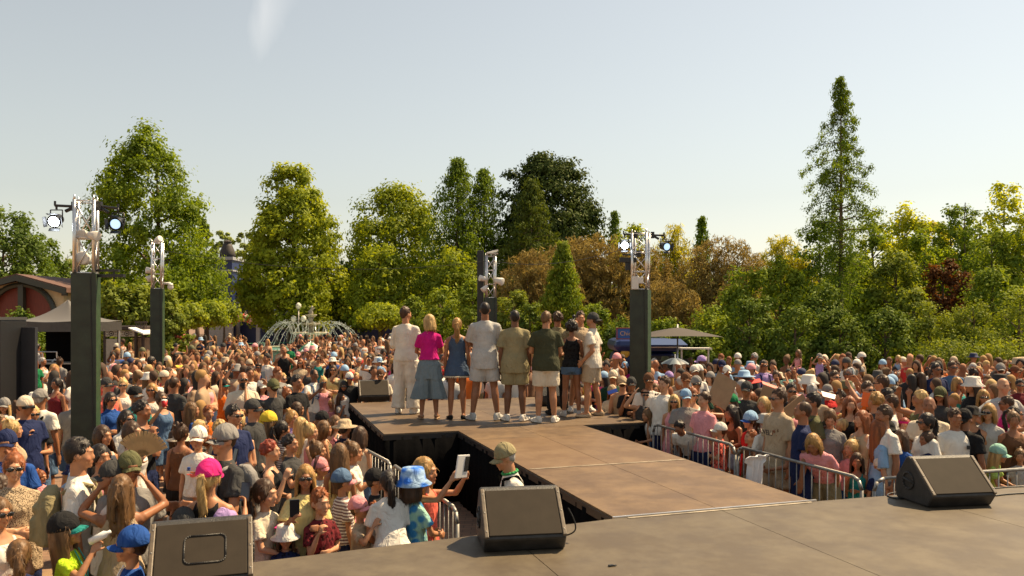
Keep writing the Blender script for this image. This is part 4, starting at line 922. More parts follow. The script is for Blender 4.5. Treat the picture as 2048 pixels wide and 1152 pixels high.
# bank on the right: back row
B = 'shrubs and trees on the bank'
for i, (x, yt, yb, w, D, lm, sh, nm, lb) in enumerate((
    (1640, 455, 640, 130, 40, 'dark', 'dome', 'tree', 'dark leafy tree directly behind the tall lone conifer'),
    (1745, 440, 640, 110, 46, 'shrub', 'dome', 'tree', 'green tree just beyond the tall lone conifer trunk'),
    (1810, 424, 640, 120, 44, 'lime', 'dome', 'tree', 'yellow topped tree between the lone conifer and the open feathery tree'),
    (1870, 455, 640, 100, 47, 'bamboo', 'dome', 'tree', 'olive yellow tree top between the yellow topped tree and the feathery one'),
    (1930, 388, 640, 85, 40, 'meta', 'dome', 'tree', 'open feathery tree rising above the bank beside the brightest treetop'),
    (2010, 378, 640, 130, 44, 'lime', 'dome', 'tree', 'brightest yellow green treetop at the picture edge'),
    (1960, 425, 640, 120, 42, 'shrub', 'dome', 'tree', 'dense green tree filling in below the open feathery tree'),
    (1900, 430, 640, 110, 45, 'shrub', 'dome', 'tree', 'green tree top just beside the open feathery tree'),
    (1850, 470, 640, 130, 42, 'cypress', 'dome', 'tree', 'olive tree behind the red leaved maple'),
    (2060, 430, 660, 120, 36, 'shrub', 'dome', 'tree', 'green layered tree at the picture edge below the bright treetop'),
    (1985, 470, 660, 120, 37, 'shrub', 'dome', 'tree', 'mid green tree under the brightest treetop'),
    (1700, 500, 680, 130, 36, 'shrub', 'dome', 'shrub', 'green bush around the foot of the lone conifer'),
    (1790, 500, 680, 130, 35, 'bramble', 'dome', 'shrub', 'pale green bush between the lone conifer and the red leaved maple'),
    (1885, 515, 650, 95, 33, 'maple', 'dome', 'shrub', 'dark red leaved maple on the bank'),
    (1932, 548, 680, 70, 31.5, 'maple', 'dome', 'shrub', 'lower dark red leaved bush beside the maple'),
    (1560, 520, 690, 120, 31, 'shrub', 'dome', 'shrub', 'glossy green bush between the bamboo and the lone conifer'),
    (1490, 520, 690, 130, 29, 'shrub', 'dome', 'shrub', 'bright green large leaved bush over the brown thicket'),
    (1640, 570, 720, 120, 27.5, 'laurel', 'dome', 'shrub', 'dark laurel bush below the lone conifer'),
    (1985, 545, 720, 150, 30, 'shrub', 'dome', 'shrub', 'spreading green bush near the picture edge, above the bramble'),
    (1825, 585, 720, 110, 28, 'bramble', 'dome', 'shrub', 'pale green bramble bush under the maple'),
)):
    yt -= 8 if i < 12 else 0; kw = dict(n=140, per=85, leaf=D * .0046)
    if lb.startswith('open feathery'): kw = dict(n=95, per=55, leaf=.14, trunk_r=.04)
    if lm == 'lime': kw['n'] = 190
    tree(lb, x, yt, yb, w, D, lm, sh, seed=30 + i, name=nm, cat=nm, cr=w / F * D * .13, amp=.35, group=B, inner=.4, **kw)
# front hedge of the bank
for i, (x, yt, w, D, lm, lb) in enumerate((
    (1240, 640, 90, 27, 'laurel', 'dark low bush behind the food cart sign'),
    (1190, 610, 90, 30, 'shrub', 'green bush right behind the capped performer'),
    (1330, 640, 110, 26, 'shrub', 'green bush above the taupe parasol'),
    (1420, 620, 120, 24.5, 'shrub', 'leafy green bush beside the edge of the taupe parasol'),
    (1500, 600, 120, 24.5, 'laurel', 'dark glossy bush next to the high pale table'),
    (1590, 615, 120, 23.5, 'laurel', 'dark glossy laurel behind the raised children at the back'),
    (1680, 625, 130, 23.2, 'laurel', 'broad dark laurel behind the visitor in a white cap'),
    (1770, 620, 130, 23.6, 'laurel', 'dark laurel next to the pale bramble bank'),
    (1860, 610, 120, 24.5, 'bramble', 'sunlit bramble bush beginning the pale bank'),
    (1945, 600, 130, 24.8, 'bramble', 'sunlit bramble bush in the middle of the pale bank'),
    (2040, 590, 140, 25, 'bramble', 'sunlit bramble bush where the pale bank meets the picture edge'),
    (1900, 675, 170, 22.6, 'bramble', 'low bramble growth just above the last row of heads'),
    (2010, 680, 160, 22.6, 'bramble', 'low bramble growth at the picture edge above the last heads'),
    (1385, 665, 90, 23.6, 'laurel', 'small dark bush right beside the parasol pole'),
)):
    tree(lb, x, yt, 760, w, D, lm, 'dome', n=130, per=95, leaf=.105 if lm != 'bramble' else .085, seed=70 + i, name='shrub', cat='shrub', cr=w / F * D * .13, amp=.25, group=B, inner=.5, trunk_r=.04)
# hedges left and centre
H_ = 'clipped hedges and small trees of the plaza'
for i, (x, yt, yb, w, D, lm, lf, lb) in enumerate((
    (235, 560, 680, 75, 34, 'bramble', .2, 'large leaved climbing plant just beyond the tallest tower'),
    (290, 575, 680, 90, 34.5, 'bramble', .19, 'large leaved climbing plant above the kiosk'),
    (340, 585, 690, 70, 35, 'bramble', .18, 'large leaved climber beyond the slim tower'),
    (335, 650, 700, 70, 37, 'bamboo', .13, 'low yellow flowered border behind the slim tower'),
    (40, 622, 680, 85, 36, 'dark', .16, 'dark bush above the black booth'),
    (95, 640, 700, 60, 38, 'shrub', .16, 'green bush seen through the black tent'),
    (830, 590, 660, 60, 40, 'shrub', .15, 'hedge beginning behind the cream outfit performer'),
    (885, 575, 660, 90, 38, 'shrub', .15, 'tall sunlit hedge behind the blond performers'),
    (945, 562, 660, 80, 37, 'shrub', .15, 'tallest part of the hedge beside the loudspeaker column'),
    (1025, 570, 660, 80, 36, 'bramble', .15, 'sunlit bush beside the tower behind the tall performer'),
    (1060, 610, 660, 80, 34, 'laurel', .14, 'dark bush at the foot of the cypress'),
    (1165, 620, 660, 50, 33, 'laurel', .14, 'dark bush between the cypress and the capped performer'),
)):
    tree(lb, x, yt, yb + 30, w, D, lm, 'dome', n=90, per=90, leaf=lf, seed=110 + i, name='shrub', cat='shrub', cr=w / F * D * .15, amp=.25, group=H_, inner=.5, trunk_r=.04)
for i, (x, yt, yb, w, D, lb) in enumerate(((375, 612, 645, 62, 42, 'flat topped pleached tree just beyond the slim tower'), (415, 608, 642, 70, 44, 'flat topped pleached tree in the middle of its row'), (448, 612, 640, 46, 46, 'flat topped pleached tree before the blue hall'),
                                         (762, 614, 648, 95, 47, 'flat topped pleached tree behind the fountain jets'), (815, 612, 645, 60, 49, 'flat topped pleached tree half hidden by the cream outfit'))):
    tree(lb, x, yt, yb, w, D, 'plane' if i > 2 else 'ash', 'dome', n=60, per=110, leaf=.2, seed=130 + i, name='pleached_tree', cat='tree', cr=.4, group='pleached trees of the plaza', trunk_r=.1, inner=.2)
# ------------------------------------------------------------ people: meshes
def part_mat(name, rough, kind):
    """material whose colour is the object's own colour (times a per-vertex tint for the face)"""
    m = bpy.data.materials.new(name); m.use_nodes = True; nt = m.node_tree; b = nt.nodes['Principled BSDF']; L = nt.links.new
    oi = N(nt, 'ShaderNodeObjectInfo'); tc = N(nt, 'ShaderNodeTexCoord')
    def mul(a, bb, f=1.0):
        x = N(nt, 'ShaderNodeMix', data_type='RGBA', blend_type='MULTIPLY'); x.inputs[0].default_value = f; L(a, x.inputs[6]); L(bb, x.inputs[7]); return x.outputs[2]
    def noise(sc, lo, hi, stretch=None, det=4):
        n = N(nt, 'ShaderNodeTexNoise', Scale=sc, Detail=det); mp = N(nt, 'ShaderNodeMapping'); L(tc.outputs['Object'], mp.inputs[0]); L(mp.outputs[0], n.inputs['Vector'])
        if stretch: mp.inputs['Scale'].default_value = stretch
        r = N(nt, 'ShaderNodeMapRange'); r.inputs['To Min'].default_value = lo; r.inputs['To Max'].default_value = hi; r.inputs['From Min'].default_value = .3; r.inputs['From Max'].default_value = .7
        L(n.outputs[0], r.inputs[0]); return r.outputs[0], n.outputs[0]
    col = oi.outputs['Color']
    if kind == 'skin':
        at = N(nt, 'ShaderNodeAttribute', attribute_name='tint'); col = mul(col, at.outputs['Color']); n, _ = noise(14, .88, 1.1); col = mul(col, n)
        b.inputs['Subsurface Weight'].default_value = 0.0
    elif kind == 'hair':
        n, h = noise(26, .45, 1.5, (1, 1, .12), 5); col = mul(col, n)
        bp = N(nt, 'ShaderNodeBump', Strength=.8, Distance=.01); L(h, bp.inputs['Height']); L(bp.outputs[0], b.inputs['Normal'])
    else:
        n, h = noise(5, .85, 1.1); col = mul(col, n)
        if kind == 'stripe':
            w = N(nt, 'ShaderNodeTexWave', wave_type='BANDS', bands_direction='Z'); w.inputs['Scale'].default_value = 9.0; L(tc.outputs['Object'], w.inputs['Vector'])
            r = N(nt, 'ShaderNodeValToRGB'); r.color_ramp.interpolation = 'CONSTANT'; r.color_ramp.elements[1].position = .5; r.color_ramp.elements[0].color = (1, 1, 1, 1); r.color_ramp.elements[1].color = (.28, .18, .2, 1)
            L(w.outputs[1], r.inputs[0]); col = mul(col, r.outputs[0])
        if kind in ('leopard', 'floral', 'check', 'tie_dye'):
            v = N(nt, 'ShaderNodeTexVoronoi'); v.inputs['Scale'].default_value = dict(leopard=95, floral=24, check=70, tie_dye=11)[kind]; L(tc.outputs['Object'], v.inputs['Vector'])
            r = N(nt, 'ShaderNodeValToRGB'); a, c = dict(leopard=((.12, .08, .05), (1, 1, 1)), floral=((.25, .2, .2), (1, 1, 1)), check=((.55, .5, .45), (1, 1, 1)), tie_dye=((.12, .38, 1), (1, 1, 1)))[kind]
            r.color_ramp.elements[0].color = (*a, 1); r.color_ramp.elements[1].color = (*c, 1); r.color_ramp.elements[0].position = .36; r.color_ramp.elements[1].position = .42 if kind != 'tie_dye' else .6
            L(v.outputs['Distance'], r.inputs[0]); col = mul(col, r.outputs[0])
        n2 = N(nt, 'ShaderNodeTexNoise', Scale=9.0, Detail=5.0, Distortion=1.2); mp = N(nt, 'ShaderNodeMapping'); mp.inputs['Scale'].default_value = (1, 1, .55); L(tc.outputs['Object'], mp.inputs[0]); L(mp.outputs[0], n2.inputs['Vector'])
        bp = N(nt, 'ShaderNodeBump', Strength=1.0, Distance=.04); L(n2.outputs[0], bp.inputs['Height']); L(bp.outputs[0], b.inputs['Normal'])
    L(col, b.inputs['Base Color']); b.inputs['Roughness'].default_value = rough
    b.inputs['Specular IOR Level'].default_value = dict(skin=.4, hair=.35, gloss=.8).get(kind, .2)
    return m
PM = {k: part_mat(k, r, k) for k, r in dict(skin=.5, hair=.5, cloth=.85, stripe=.85, leopard=.85, floral=.85, check=.85, tie_dye=.85, gloss=.25).items()}

def sm(x, a, b): t = np.clip((x - a) / (b - a), 0, 1); return t * t * (3 - 2 * t)
def nrm(v): v = np.array(v, float); return v / (np.linalg.norm(v) + 1e-9)
# joints for a 1.75 m figure. front is -Y, own left is +X
KIND = {
    'm': dict(sh=.175, shz=1.392, arm=1.0, hd=.95, leg=1.0, rings=[(.80, .13, .10, 0), (.90, .168, .118, .01), (.98, .163, .112, .005), (1.08, .150, .102, 0), (1.2, .160, .108, 0), (1.32, .175, .112, 0), (1.38, .158, .095, .005), (1.42, .118, .075, .01), (1.45, .078, .062, .01), (1.475, .058, .056, .01)]),
    'w': dict(sh=.150, shz=1.372, arm=.84, hd=.94, leg=.95, rings=[(.80, .13, .10, 0), (.90, .172, .122, .012), (.98, .160, .112, .008), (1.08, .125, .088, 0), (1.18, .132, .095, -.005), (1.27, .148, .122, -.014), (1.33, .150, .108, -.006), (1.38, .145, .085, .005), (1.42, .100, .062, .01), (1.455, .052, .05, .01)]),
    'k': dict(sh=.145, shz=1.312, arm=.80, hd=1.13, leg=.86, rings=[(.76, .11, .09, 0), (.86, .138, .105, 0), (.96, .132, .100, 0), (1.06, .125, .095, 0), (1.18, .132, .097, 0), (1.27, .140, .098, 0), (1.33, .130, .082, .005), (1.365, .09, .062, .01), (1.39, .052, .05, .01)]),
}
# pose: upper-arm and forearm directions (own left side; x outward), right side, lean, head yaw, head pitch, curl, legs spread
POSES = {
    'stand': dict(L=((.16, .02, -1), (.06, -.18, -1)), R=((.16, .02, -1), (.06, -.18, -1))),
    'hips': dict(L=((.62, .22, -.8), (-.62, -.35, -.45)), R=((.62, .22, -.8), (-.62, -.35, -.45))),
    'hip1': dict(L=((.62, .22, -.8), (-.62, -.35, -.45)), R=((.16, .02, -1), (.06, -.25, -1))),
    'crossed': dict(L=((.2, -.22, -1), (-.95, -.55, .12)), R=((.2, -.18, -1), (-.95, -.62, -.02)), curl=1.0),
    'shade': dict(R=((.62, -.55, .15), (-.62, -.1, .95)), L=((.16, .02, -1), (.05, -.25, -1)), curl=.15),
    'shade2': dict(R=((.55, -.8, .15), (-.55, .05, .8)), L=((.6, -.75, .1), (-.6, .05, .8)), curl=.8),
    'phone': dict(R=((.25, -.5, -.8), (-.35, -.75, .62)), L=((.2, -.3, -1), (-.3, -.85, .3)), curl=1.0),
    'phonehi': dict(R=((.3, -.85, .1), (-.3, -.55, .9)), L=((.3, -.8, 0), (-.35, -.6, .85)), curl=.9),
    'raise': dict(R=((.25, -.25, 1), (.02, -.12, 1)), L=((.16, .02, -1), (.05, -.25, -1)), curl=.6),
    'chin': dict(R=((.1, -.35, -.9), (-.22, -.35, 1)), L=((.2, -.15, -1), (-.85, -.6, .1)), curl=1.2),
    'drink': dict(R=((.5, -.6, -.25), (-.5, -.35, .85)), L=((.16, .02, -1), (.05, -.3, -1)), curl=1.3, hp=-.15),
    'clasp': dict(R=((.2, -.35, -.9), (-.4, -.7, -.25)), L=((.2, -.35, -.9), (-.4, -.7, -.25)), curl=1.0),
    'rail': dict(R=((.35, -.6, -.75), (-.5, -.75, .0)), L=((.35, -.6, -.75), (-.5, -.8, .05)), lean=.35, curl=.6),
    'lean': dict(R=((.15, -.1, -1), (-.1, -.4, -.9)), L=((.15, -.1, -1), (-.1, -.4, -.9)), lean=.85, hp=.25, curl=1.0),
    'fan': dict(R=((.15, -.35, -.95), (.1, -.55, .8)), L=((.16, .02, -1), (.05, -.25, -1)), curl=1.3),
    'carry': dict(R=((.2, -.2, -1), (-.2, -1, .1)), L=((.25, -.25, -1), (-.5, -.9, .2)), curl=.9),
    'sit': dict(L=((.3, -.35, -.9), (-.3, -.8, -.3)), R=((.3, -.35, -.9), (-.3, -.8, -.3)), sit=True, curl=1.0),
    'touch': dict(R=((.35, -.5, -.7), (-.7, -.2, .75)), L=((.16, .02, -1), (.06, -.18, -1)), curl=.5, hy=.3),
}
def Rm(ax, a): return np.array(Matrix.Rotation(a, 3, ax))
class Rig:
    def __init__(s, kind, pose, over=None):
        K = KIND[kind]; P = dict(POSES[pose]); P.update(over or {}); s.K, s.P, s.kind = K, P, kind
        s.lean = P.get('lean', 0.0); s.hy = P.get('hy', 0); s.hp = P.get('hp', 0); s.hr = P.get('hr', 0)
        s.sp = P.get('spread', .1); s.sw = P.get('sw', 1.0)
        s.Rl = Rm('X', s.lean); s.pv = np.array([0, 0, .92])
    def up(s, V):
        """lean the upper body forward about the hips"""
        V = np.atleast_2d(np.asarray(V, float))
        if not s.lean: return V
        w = sm(V[:, 2], .84, 1.0)[:, None]; return V * (1 - w) + ((V - s.pv) @ s.Rl.T + s.pv) * w
    def full(s, V): return (np.atleast_2d(np.asarray(V, float)) - s.pv) @ s.Rl.T + s.pv if s.lean else np.atleast_2d(np.asarray(V, float))
    def arm(s, side):
        d = s.P['L' if side > 0 else 'R']; a, f = nrm(d[0]) * [side, 1, 1], nrm(d[1]) * [side, 1, 1]
        S0 = np.array([side * s.K['sh'] * s.sw, .01, s.K['shz']]); k = .92 if s.kind == 'k' else 1.0
        E = S0 + a * .285 * k; Wt = E + f * .25 * k; return S0, E, Wt, f, a
    def headM(s):
        """head frame: origin at the base of the skull"""
        z = s.K['rings'][-1][0] + .060; p = s.full([[0, .002, z]])[0]
        R = Matrix.Rotation(s.hy, 3, 'Z') @ Matrix.Rotation(s.lean * .35 + s.hp, 3, 'X') @ Matrix.Rotation(s.hr, 3, 'Y')
        return p, R, s.K['hd']
    def hands(s):
        out = {}
        for sd_ in (1, -1):
            S0, E, Wt, f, a = s.arm(sd_); out[sd_] = (s.full([Wt + f * .09])[0], s.Rl @ f)
        return out
def legs(s):
    P = s.P; sp = s.sp; K = s.K; out = []
    for sd_ in (1, -1):
        x = sd_ * (.088 if s.kind != 'k' else .075)
        if P.get('sit'): out.append((np.array([x, 0, .9]), np.array([sd_ * .13, -.38, .93]), np.array([sd_ * .11, -.40, .50]), 0)); continue
        st = P.get('step', 0) * sd_
        out.append((np.array([x, 0, .88]), np.array([x + sd_ * sp * .4, -.015 - st * .5, .49]), np.array([x + sd_ * sp * .8, .02 - st, .085]), P.get('toe', .25) * sd_))
    return out
def remesh(arr, vox, it=2, lam=.5, dec=None):
    """union of the overlapping shapes as one skin, smoothed and thinned out; gives vertices and triangles"""
    V, Fc = arr; me = bpy.data.meshes.new('tmp')
    me.from_pydata([tuple(v) for v in V], [], Fc); o = bpy.data.objects.new('tmp', me); COL.objects.link(o)
    m = o.modifiers.new('r', 'REMESH'); m.mode = 'VOXEL'; m.voxel_size = vox
    m = o.modifiers.new('s', 'SMOOTH'); m.factor = lam; m.iterations = it
    if dec: m = o.modifiers.new('d', 'DECIMATE'); m.ratio = dec
    dg = bpy.context.evaluated_depsgraph_get(); ev = o.evaluated_get(dg); r = ev.to_mesh()
    n = len(r.vertices); V = np.empty(n * 3, dtype=np.float32); r.vertices.foreach_get('co', V); V = V.reshape(-1, 3).astype(float)
    r.calc_loop_triangles(); T_ = np.empty(len(r.loop_triangles) * 3, dtype=np.int32); r.loop_triangles.foreach_get('vertices', T_)
    ev.to_mesh_clear(); bpy.data.objects.remove(o); bpy.data.meshes.remove(me)
    return V, T_.reshape(-1, 3)
def normals(V, Q):
    nn = np.cross(V[Q[:, 1]] - V[Q[:, 0]], V[Q[:, 2]] - V[Q[:, 0]]); o = np.zeros_like(V)
    for k in range(3): 
        for c in range(3): o[:, c] += np.bincount(Q[:, k], nn[:, c], len(V))
    return o / (np.linalg.norm(o, axis=1, keepdims=True) + 1e-12)
def folds(V, Q, amp, seed, zs=1.0, freq=(14, 34)):
    rg = np.random.default_rng(seed); f = np.zeros(len(V))
    for _ in range(7):
        k = rg.normal(0, 1, 3); k[2] *= zs; k = nrm(k) * rg.uniform(*freq); ph = rg.uniform(0, 6.28)
        w = V @ k + ph + 1.4 * np.sin(V @ (rg.normal(0, 1, 3) * 7) + ph); f += (1 - np.abs(np.sin(w * .5))) ** 2.2
    d = (f / 7 - .30) * amp * 3; d = np.where(V[:, 2] > 1.18, np.maximum(d * .45, -.001), np.maximum(d, -.006)); return V + normals(V, Q) * d[:, None]
def hand(mb, T, Wt, f, side, curl, up_hint, k=1.0):
    """palm of four metacarpals, four unequal fingers of two bends, thumb from the side of the palm"""
    f = nrm(f); pn = nrm(np.cross(f, up_hint)) if abs(np.dot(f, up_hint)) < .95 else np.array([-side, 0, 0.])
    pn = pn if np.dot(pn, [-side, 0, 0]) >= 0 else -pn           # palm looks inward
    ac = np.cross(f, pn); ac = nrm(ac)
    if ac[1] > 0: ac = -ac                                       # thumb side to the front
    def rot(d, a): return d * math.cos(a) + pn * math.sin(a)
    for i, (o, L1) in enumerate(((.028, .040), (.009, .045), (-.010, .042), (-.027, .033))):
        a = Wt + ac * o * .7 * k; b = Wt + f * .085 * k + ac * o * k; T(mb.tube, a, b, .0135 * k, .012 * k)
        d1 = rot(f, curl * .7); c = b + d1 * L1 * k; T(mb.tube, b, c, .0098 * k, .009 * k); d2 = rot(f, curl * 1.5); e_ = c + d2 * L1 * .8 * k; T(mb.tube, c, e_, .009 * k, .0075 * k)
        mb.ball(s_(T, e_), .0078 * k, 6, 4)
    a = Wt + f * .025 * k + ac * .022 * k; b = a + (f * .55 + ac * .75 + pn * .25) * .042 * k; c = b + (f * .9 + ac * .3 + pn * (.3 + curl * .4)) * .032 * k
    T(mb.tube, a, b, .0145 * k, .011 * k); T(mb.tube, b, c, .011 * k, .009 * k); mb.ball(s_(T, c), .009 * k, 6, 4)
def s_(T, p): return T.full([p])[0]
class Tr:
    def __init__(s, rig): s.rig = rig
    def full(s, p): return s.rig.full(p)
    def __call__(s, fn, a, b, r0, r1): fn(s.rig.full([a])[0], s.rig.full([b])[0], r0, r1, 8)
def head_shapes(mb, M):
    """head in its own frame, then placed"""
    h = MB()
    h.ball((0, .014, .122), (.074, .094, .098), 16, 12); h.ball((0, -.022, .085), (.066, .070, .085), 14, 10)
    h.ball((0, -.034, .040), (.050, .052, .050), 12, 8); h.ball((0, -.074, .006), (.021, .017, .017), 8, 6)
    h.tube((0, -.086, .110), (0, -.100, .070), .0075, .012, 8); h.ball((0, -.098, .066), (.0145, .011, .009), 8, 6)
    h.ball((0, -.082, .127), (.048, .016, .011), 10, 6); h.ball((0, -.087, .036), (.022, .010, .0095), 8, 6)
    for q in (-1, 1):
        h.ball((q * .045, -.055, .065), (.024, .03, .026), 8, 6); h.ball((q * .077, .012, .088), (.010, .020, .031), 8, 6)
        h.ball((q * .031, -.080, .103), (.012, .010, .009), 8, 6)
    p, R, k = M; V = np.vstack(h.v) * k; mb.add(V @ np.array(R).T + p, h.f)
def face_tint(V, M):
    p, R, k = M; L = ((V - p) @ np.array(R)) / k; c = np.ones((len(V), 3))
    def blot(cen, rad, col, pw=2):
        d = (((L - np.array(cen)) / np.array(rad)) ** 2).sum(1); w = np.clip(1.35 - d, 0, 1)[:, None]; c[:] = c * (1 - w) + np.array(col) * w
    for q in (-1, 1):
        blot((q * .032, -.085, .124), (.018, .03, .005), (.45, .38, .33)); blot((q * .031, -.090, .103), (.013, .016, .0065), (.75, .85, 1.0)); blot((q * .031, -.094, .103), (.006, .016, .006), (.06, .05, .05))
        blot((q * .048, -.065, .066), (.02, .03, .02), (1.05, .85, .8))
    blot((0, -.097, .036), (.021, .016, .0065), (.95, .52, .50)); blot((0, -.1, .036), (.022, .02, .0018), (.45, .2, .18))
    return c
DEC = .30
def body_mesh(rig, vox):
    mb = MB(); K = rig.K; b = rig.P.get('build', 1.0)
    mb.loft([(0, cy, z, rx * b, ry * b) for z, rx, ry, cy in K['rings']], 20); mb.v[-1] = rig.up(mb.v[-1])
    T = Tr(rig); nk = .056 if rig.kind == 'm' else (.044 if rig.kind == 'w' else .045); zt = K['rings'][-1][0]; a = K['arm'] * b ** .5
    p, R, hd = rig.headM(); mb.tube(rig.full([[0, .012, zt - .06]])[0], p + np.array(R) @ np.array([0, .012, .05]) * hd, nk * 1.08, nk, 12)
    head_shapes(mb, (p, R, hd))
    for sd_ in (1, -1):
        S0, E, Wt, f, ad = rig.arm(sd_)
        mb.ball(s_(T, S0 - [sd_ * .012, 0, .016]), .054 * a, 10, 8)
        T(mb.tube, np.array([sd_ * .05, .012, K['shz'] + .045]), S0 - [0, 0, .01], .038 * a, .046 * a)
        T(mb.tube, S0, E, .053 * a, .040 * a); mb.ball(s_(T, E), .041 * a, 8, 6); m = E + (Wt - E) * .3; T(mb.tube, E, m, .041 * a, .042 * a); T(mb.tube, m, Wt, .042 * a, .026 * a)
        hand(mb, T, Wt, f, sd_, rig.P.get('curl', .35), np.array([0, 0, 1.0]) if abs(f[2]) < .8 else np.array([0, 1.0, 0]), .96 if rig.kind != 'm' else 1.04)
    g = K['leg'] * b ** .5
    for H_, Kn, An, toe in legs(rig):
        mb.tube(H_, Kn, .086 * g, .056 * g, 12); mb.ball(Kn, .057 * g, 10, 8); cm = Kn + (An - Kn) * .3 + [0, .012, 0]; mb.tube(Kn, cm, .053 * g, .058 * g, 12); mb.tube(cm, An, .058 * g, .034 * g, 12)
        d = np.array([math.sin(toe), -math.cos(toe), 0]) if not rig.P.get('sit') else np.array([0, -.8, -.6])
        mb.ball(An - d * .03 - [0, 0, .03], (.034, .04, .045), 8, 6); mb.tube(An + d * .0 - [0, 0, .02], An + d * .13 - [0, 0, .055], .034, .024, 8); mb.ball(An + d * .14 - [0, 0, .06], (.037, .045, .022), 8, 6)
    V, Q = remesh(mb.arrays(), vox, 2, .45, DEC); return V, Q, face_tint(V, (p, R, hd))
def top_mesh(rig, style, vox, loose=1.0, seed=0):
    """tee / shirt / tank / crop / dress / long"""
    mb = MB(); K = rig.K; T = Tr(rig); b = rig.P.get('build', 1.0); a = K['arm'] * b ** .5
    hem = dict(fitted=.98, tee=.86, shirt=.82, tank=.90, crop=1.06, dress=.55, long=.86, bigtee=.76).get(style, .86); R = []
    if rig.P.get('sit'): hem = max(hem, .86)
    Rr = K['rings']; ztop = Rr[-2][0] if style not in ('tank', 'dress', 'crop') else Rr[-3][0]
    zs = np.arange(hem, ztop + .001, .04)
    zz, rx, ry, cy = [np.array(x) for x in zip(*Rr)]
    for z in zs:
        e_ = (.010 + .030 * loose * float(sm(np.array([1.32 - z]), 0, .45)[0])) if style not in ('tank', 'crop') else .009 + .006 * loose
        x, y = np.interp(z, zz, rx) * b, np.interp(z, zz, ry) * b
        if style not in ('tank', 'crop', 'dress'):            # cloth hangs straight from the chest
            x = max(x, np.interp(1.28, zz, rx) * b * (.80 + .1 * loose)) if z < 1.28 else x; y = max(y, np.interp(1.28, zz, ry) * b * (.80 + .1 * loose)) if z < 1.28 else y
        if z < .92: x = max(x, .168 * b * (1 if rig.kind != 'k' else .85)); y = max(y, .115 * b * (1 if rig.kind != 'k' else .85))
        if style == 'dress' and z < .95: q = (.95 - z) / .4; x += .09 * q; y += .10 * q
        if style in ('tank', 'dress', 'crop') and z > ztop - .09: q = (z - ztop + .09) / .09; x *= 1 - .22 * q
        R.append((0, np.interp(z, zz, cy), z, x + e_, y + e_))
    if style not in ('tank', 'crop', 'dress'): R.append((0, .012, Rr[-1][0] + .002, .070, .066))
    mb.loft(R, 24); mb.v[-1] = rig.up(mb.v[-1])
    if style in ('tank', 'crop', 'dress'):
        for q in (-1, 1):
            p = [(q * .075, -.095 if rig.kind != 'k' else -.085, ztop - .03), (q * .088, -.03, K['shz'] + .045), (q * .085, .05, K['shz'] + .03), (q * .075, .095 if rig.kind != 'k' else .085, ztop - .03)]
            p = [rig.full([x])[0] for x in p]
            for i in range(3): mb.tube(p[i], p[i + 1], .017, n=6)
    else:
        for sd_ in (1, -1):
            S0, E, Wt, f, ad = rig.arm(sd_); L = .68 if style != 'long' else 1.0
            if style == 'bigtee': L = .85
            e_ = .012 + .012 * loose; T(mb.tube, np.array([sd_ * .045, .012, K['shz'] + .038]), S0 - [0, 0, .012], .045 * b, .052 * a + .008)
            mb.ball(s_(T, S0 - [0, 0, .014]), .053 * a + .009, 10, 8)
            T(mb.tube, S0 - [0, 0, .01], S0 + (E - S0) * L, .053 * a + .008, (.050 + .012 * loose) * a + e_)
            if style == 'long': mb.ball(s_(T, E), .05 * a + e_, 8, 6); T(mb.tube, E, E + (Wt - E) * .95, .048 * a + e_, .034 * a + e_)
        if style == 'shirt':
            zt = Rr[-1][0]
            for i in range(14):
                a0, a1 = 2 * math.pi * (i - .2) / 14, 2 * math.pi * (i + .8) / 14
                if math.sin((a0 + a1) / 2) < -.8: continue
                T(mb.tube, np.array([.068 * math.cos(a0), .012 + .066 * math.sin(a0), zt + .005]), np.array([.068 * math.cos(a1), .012 + .066 * math.sin(a1), zt + .005]), .013, .013)
    V, Q = remesh(mb.arrays(), vox, 2, .5); return folds(V, Q, .0075 * loose + .0015, seed + 5, .6, (9, 30)), Q
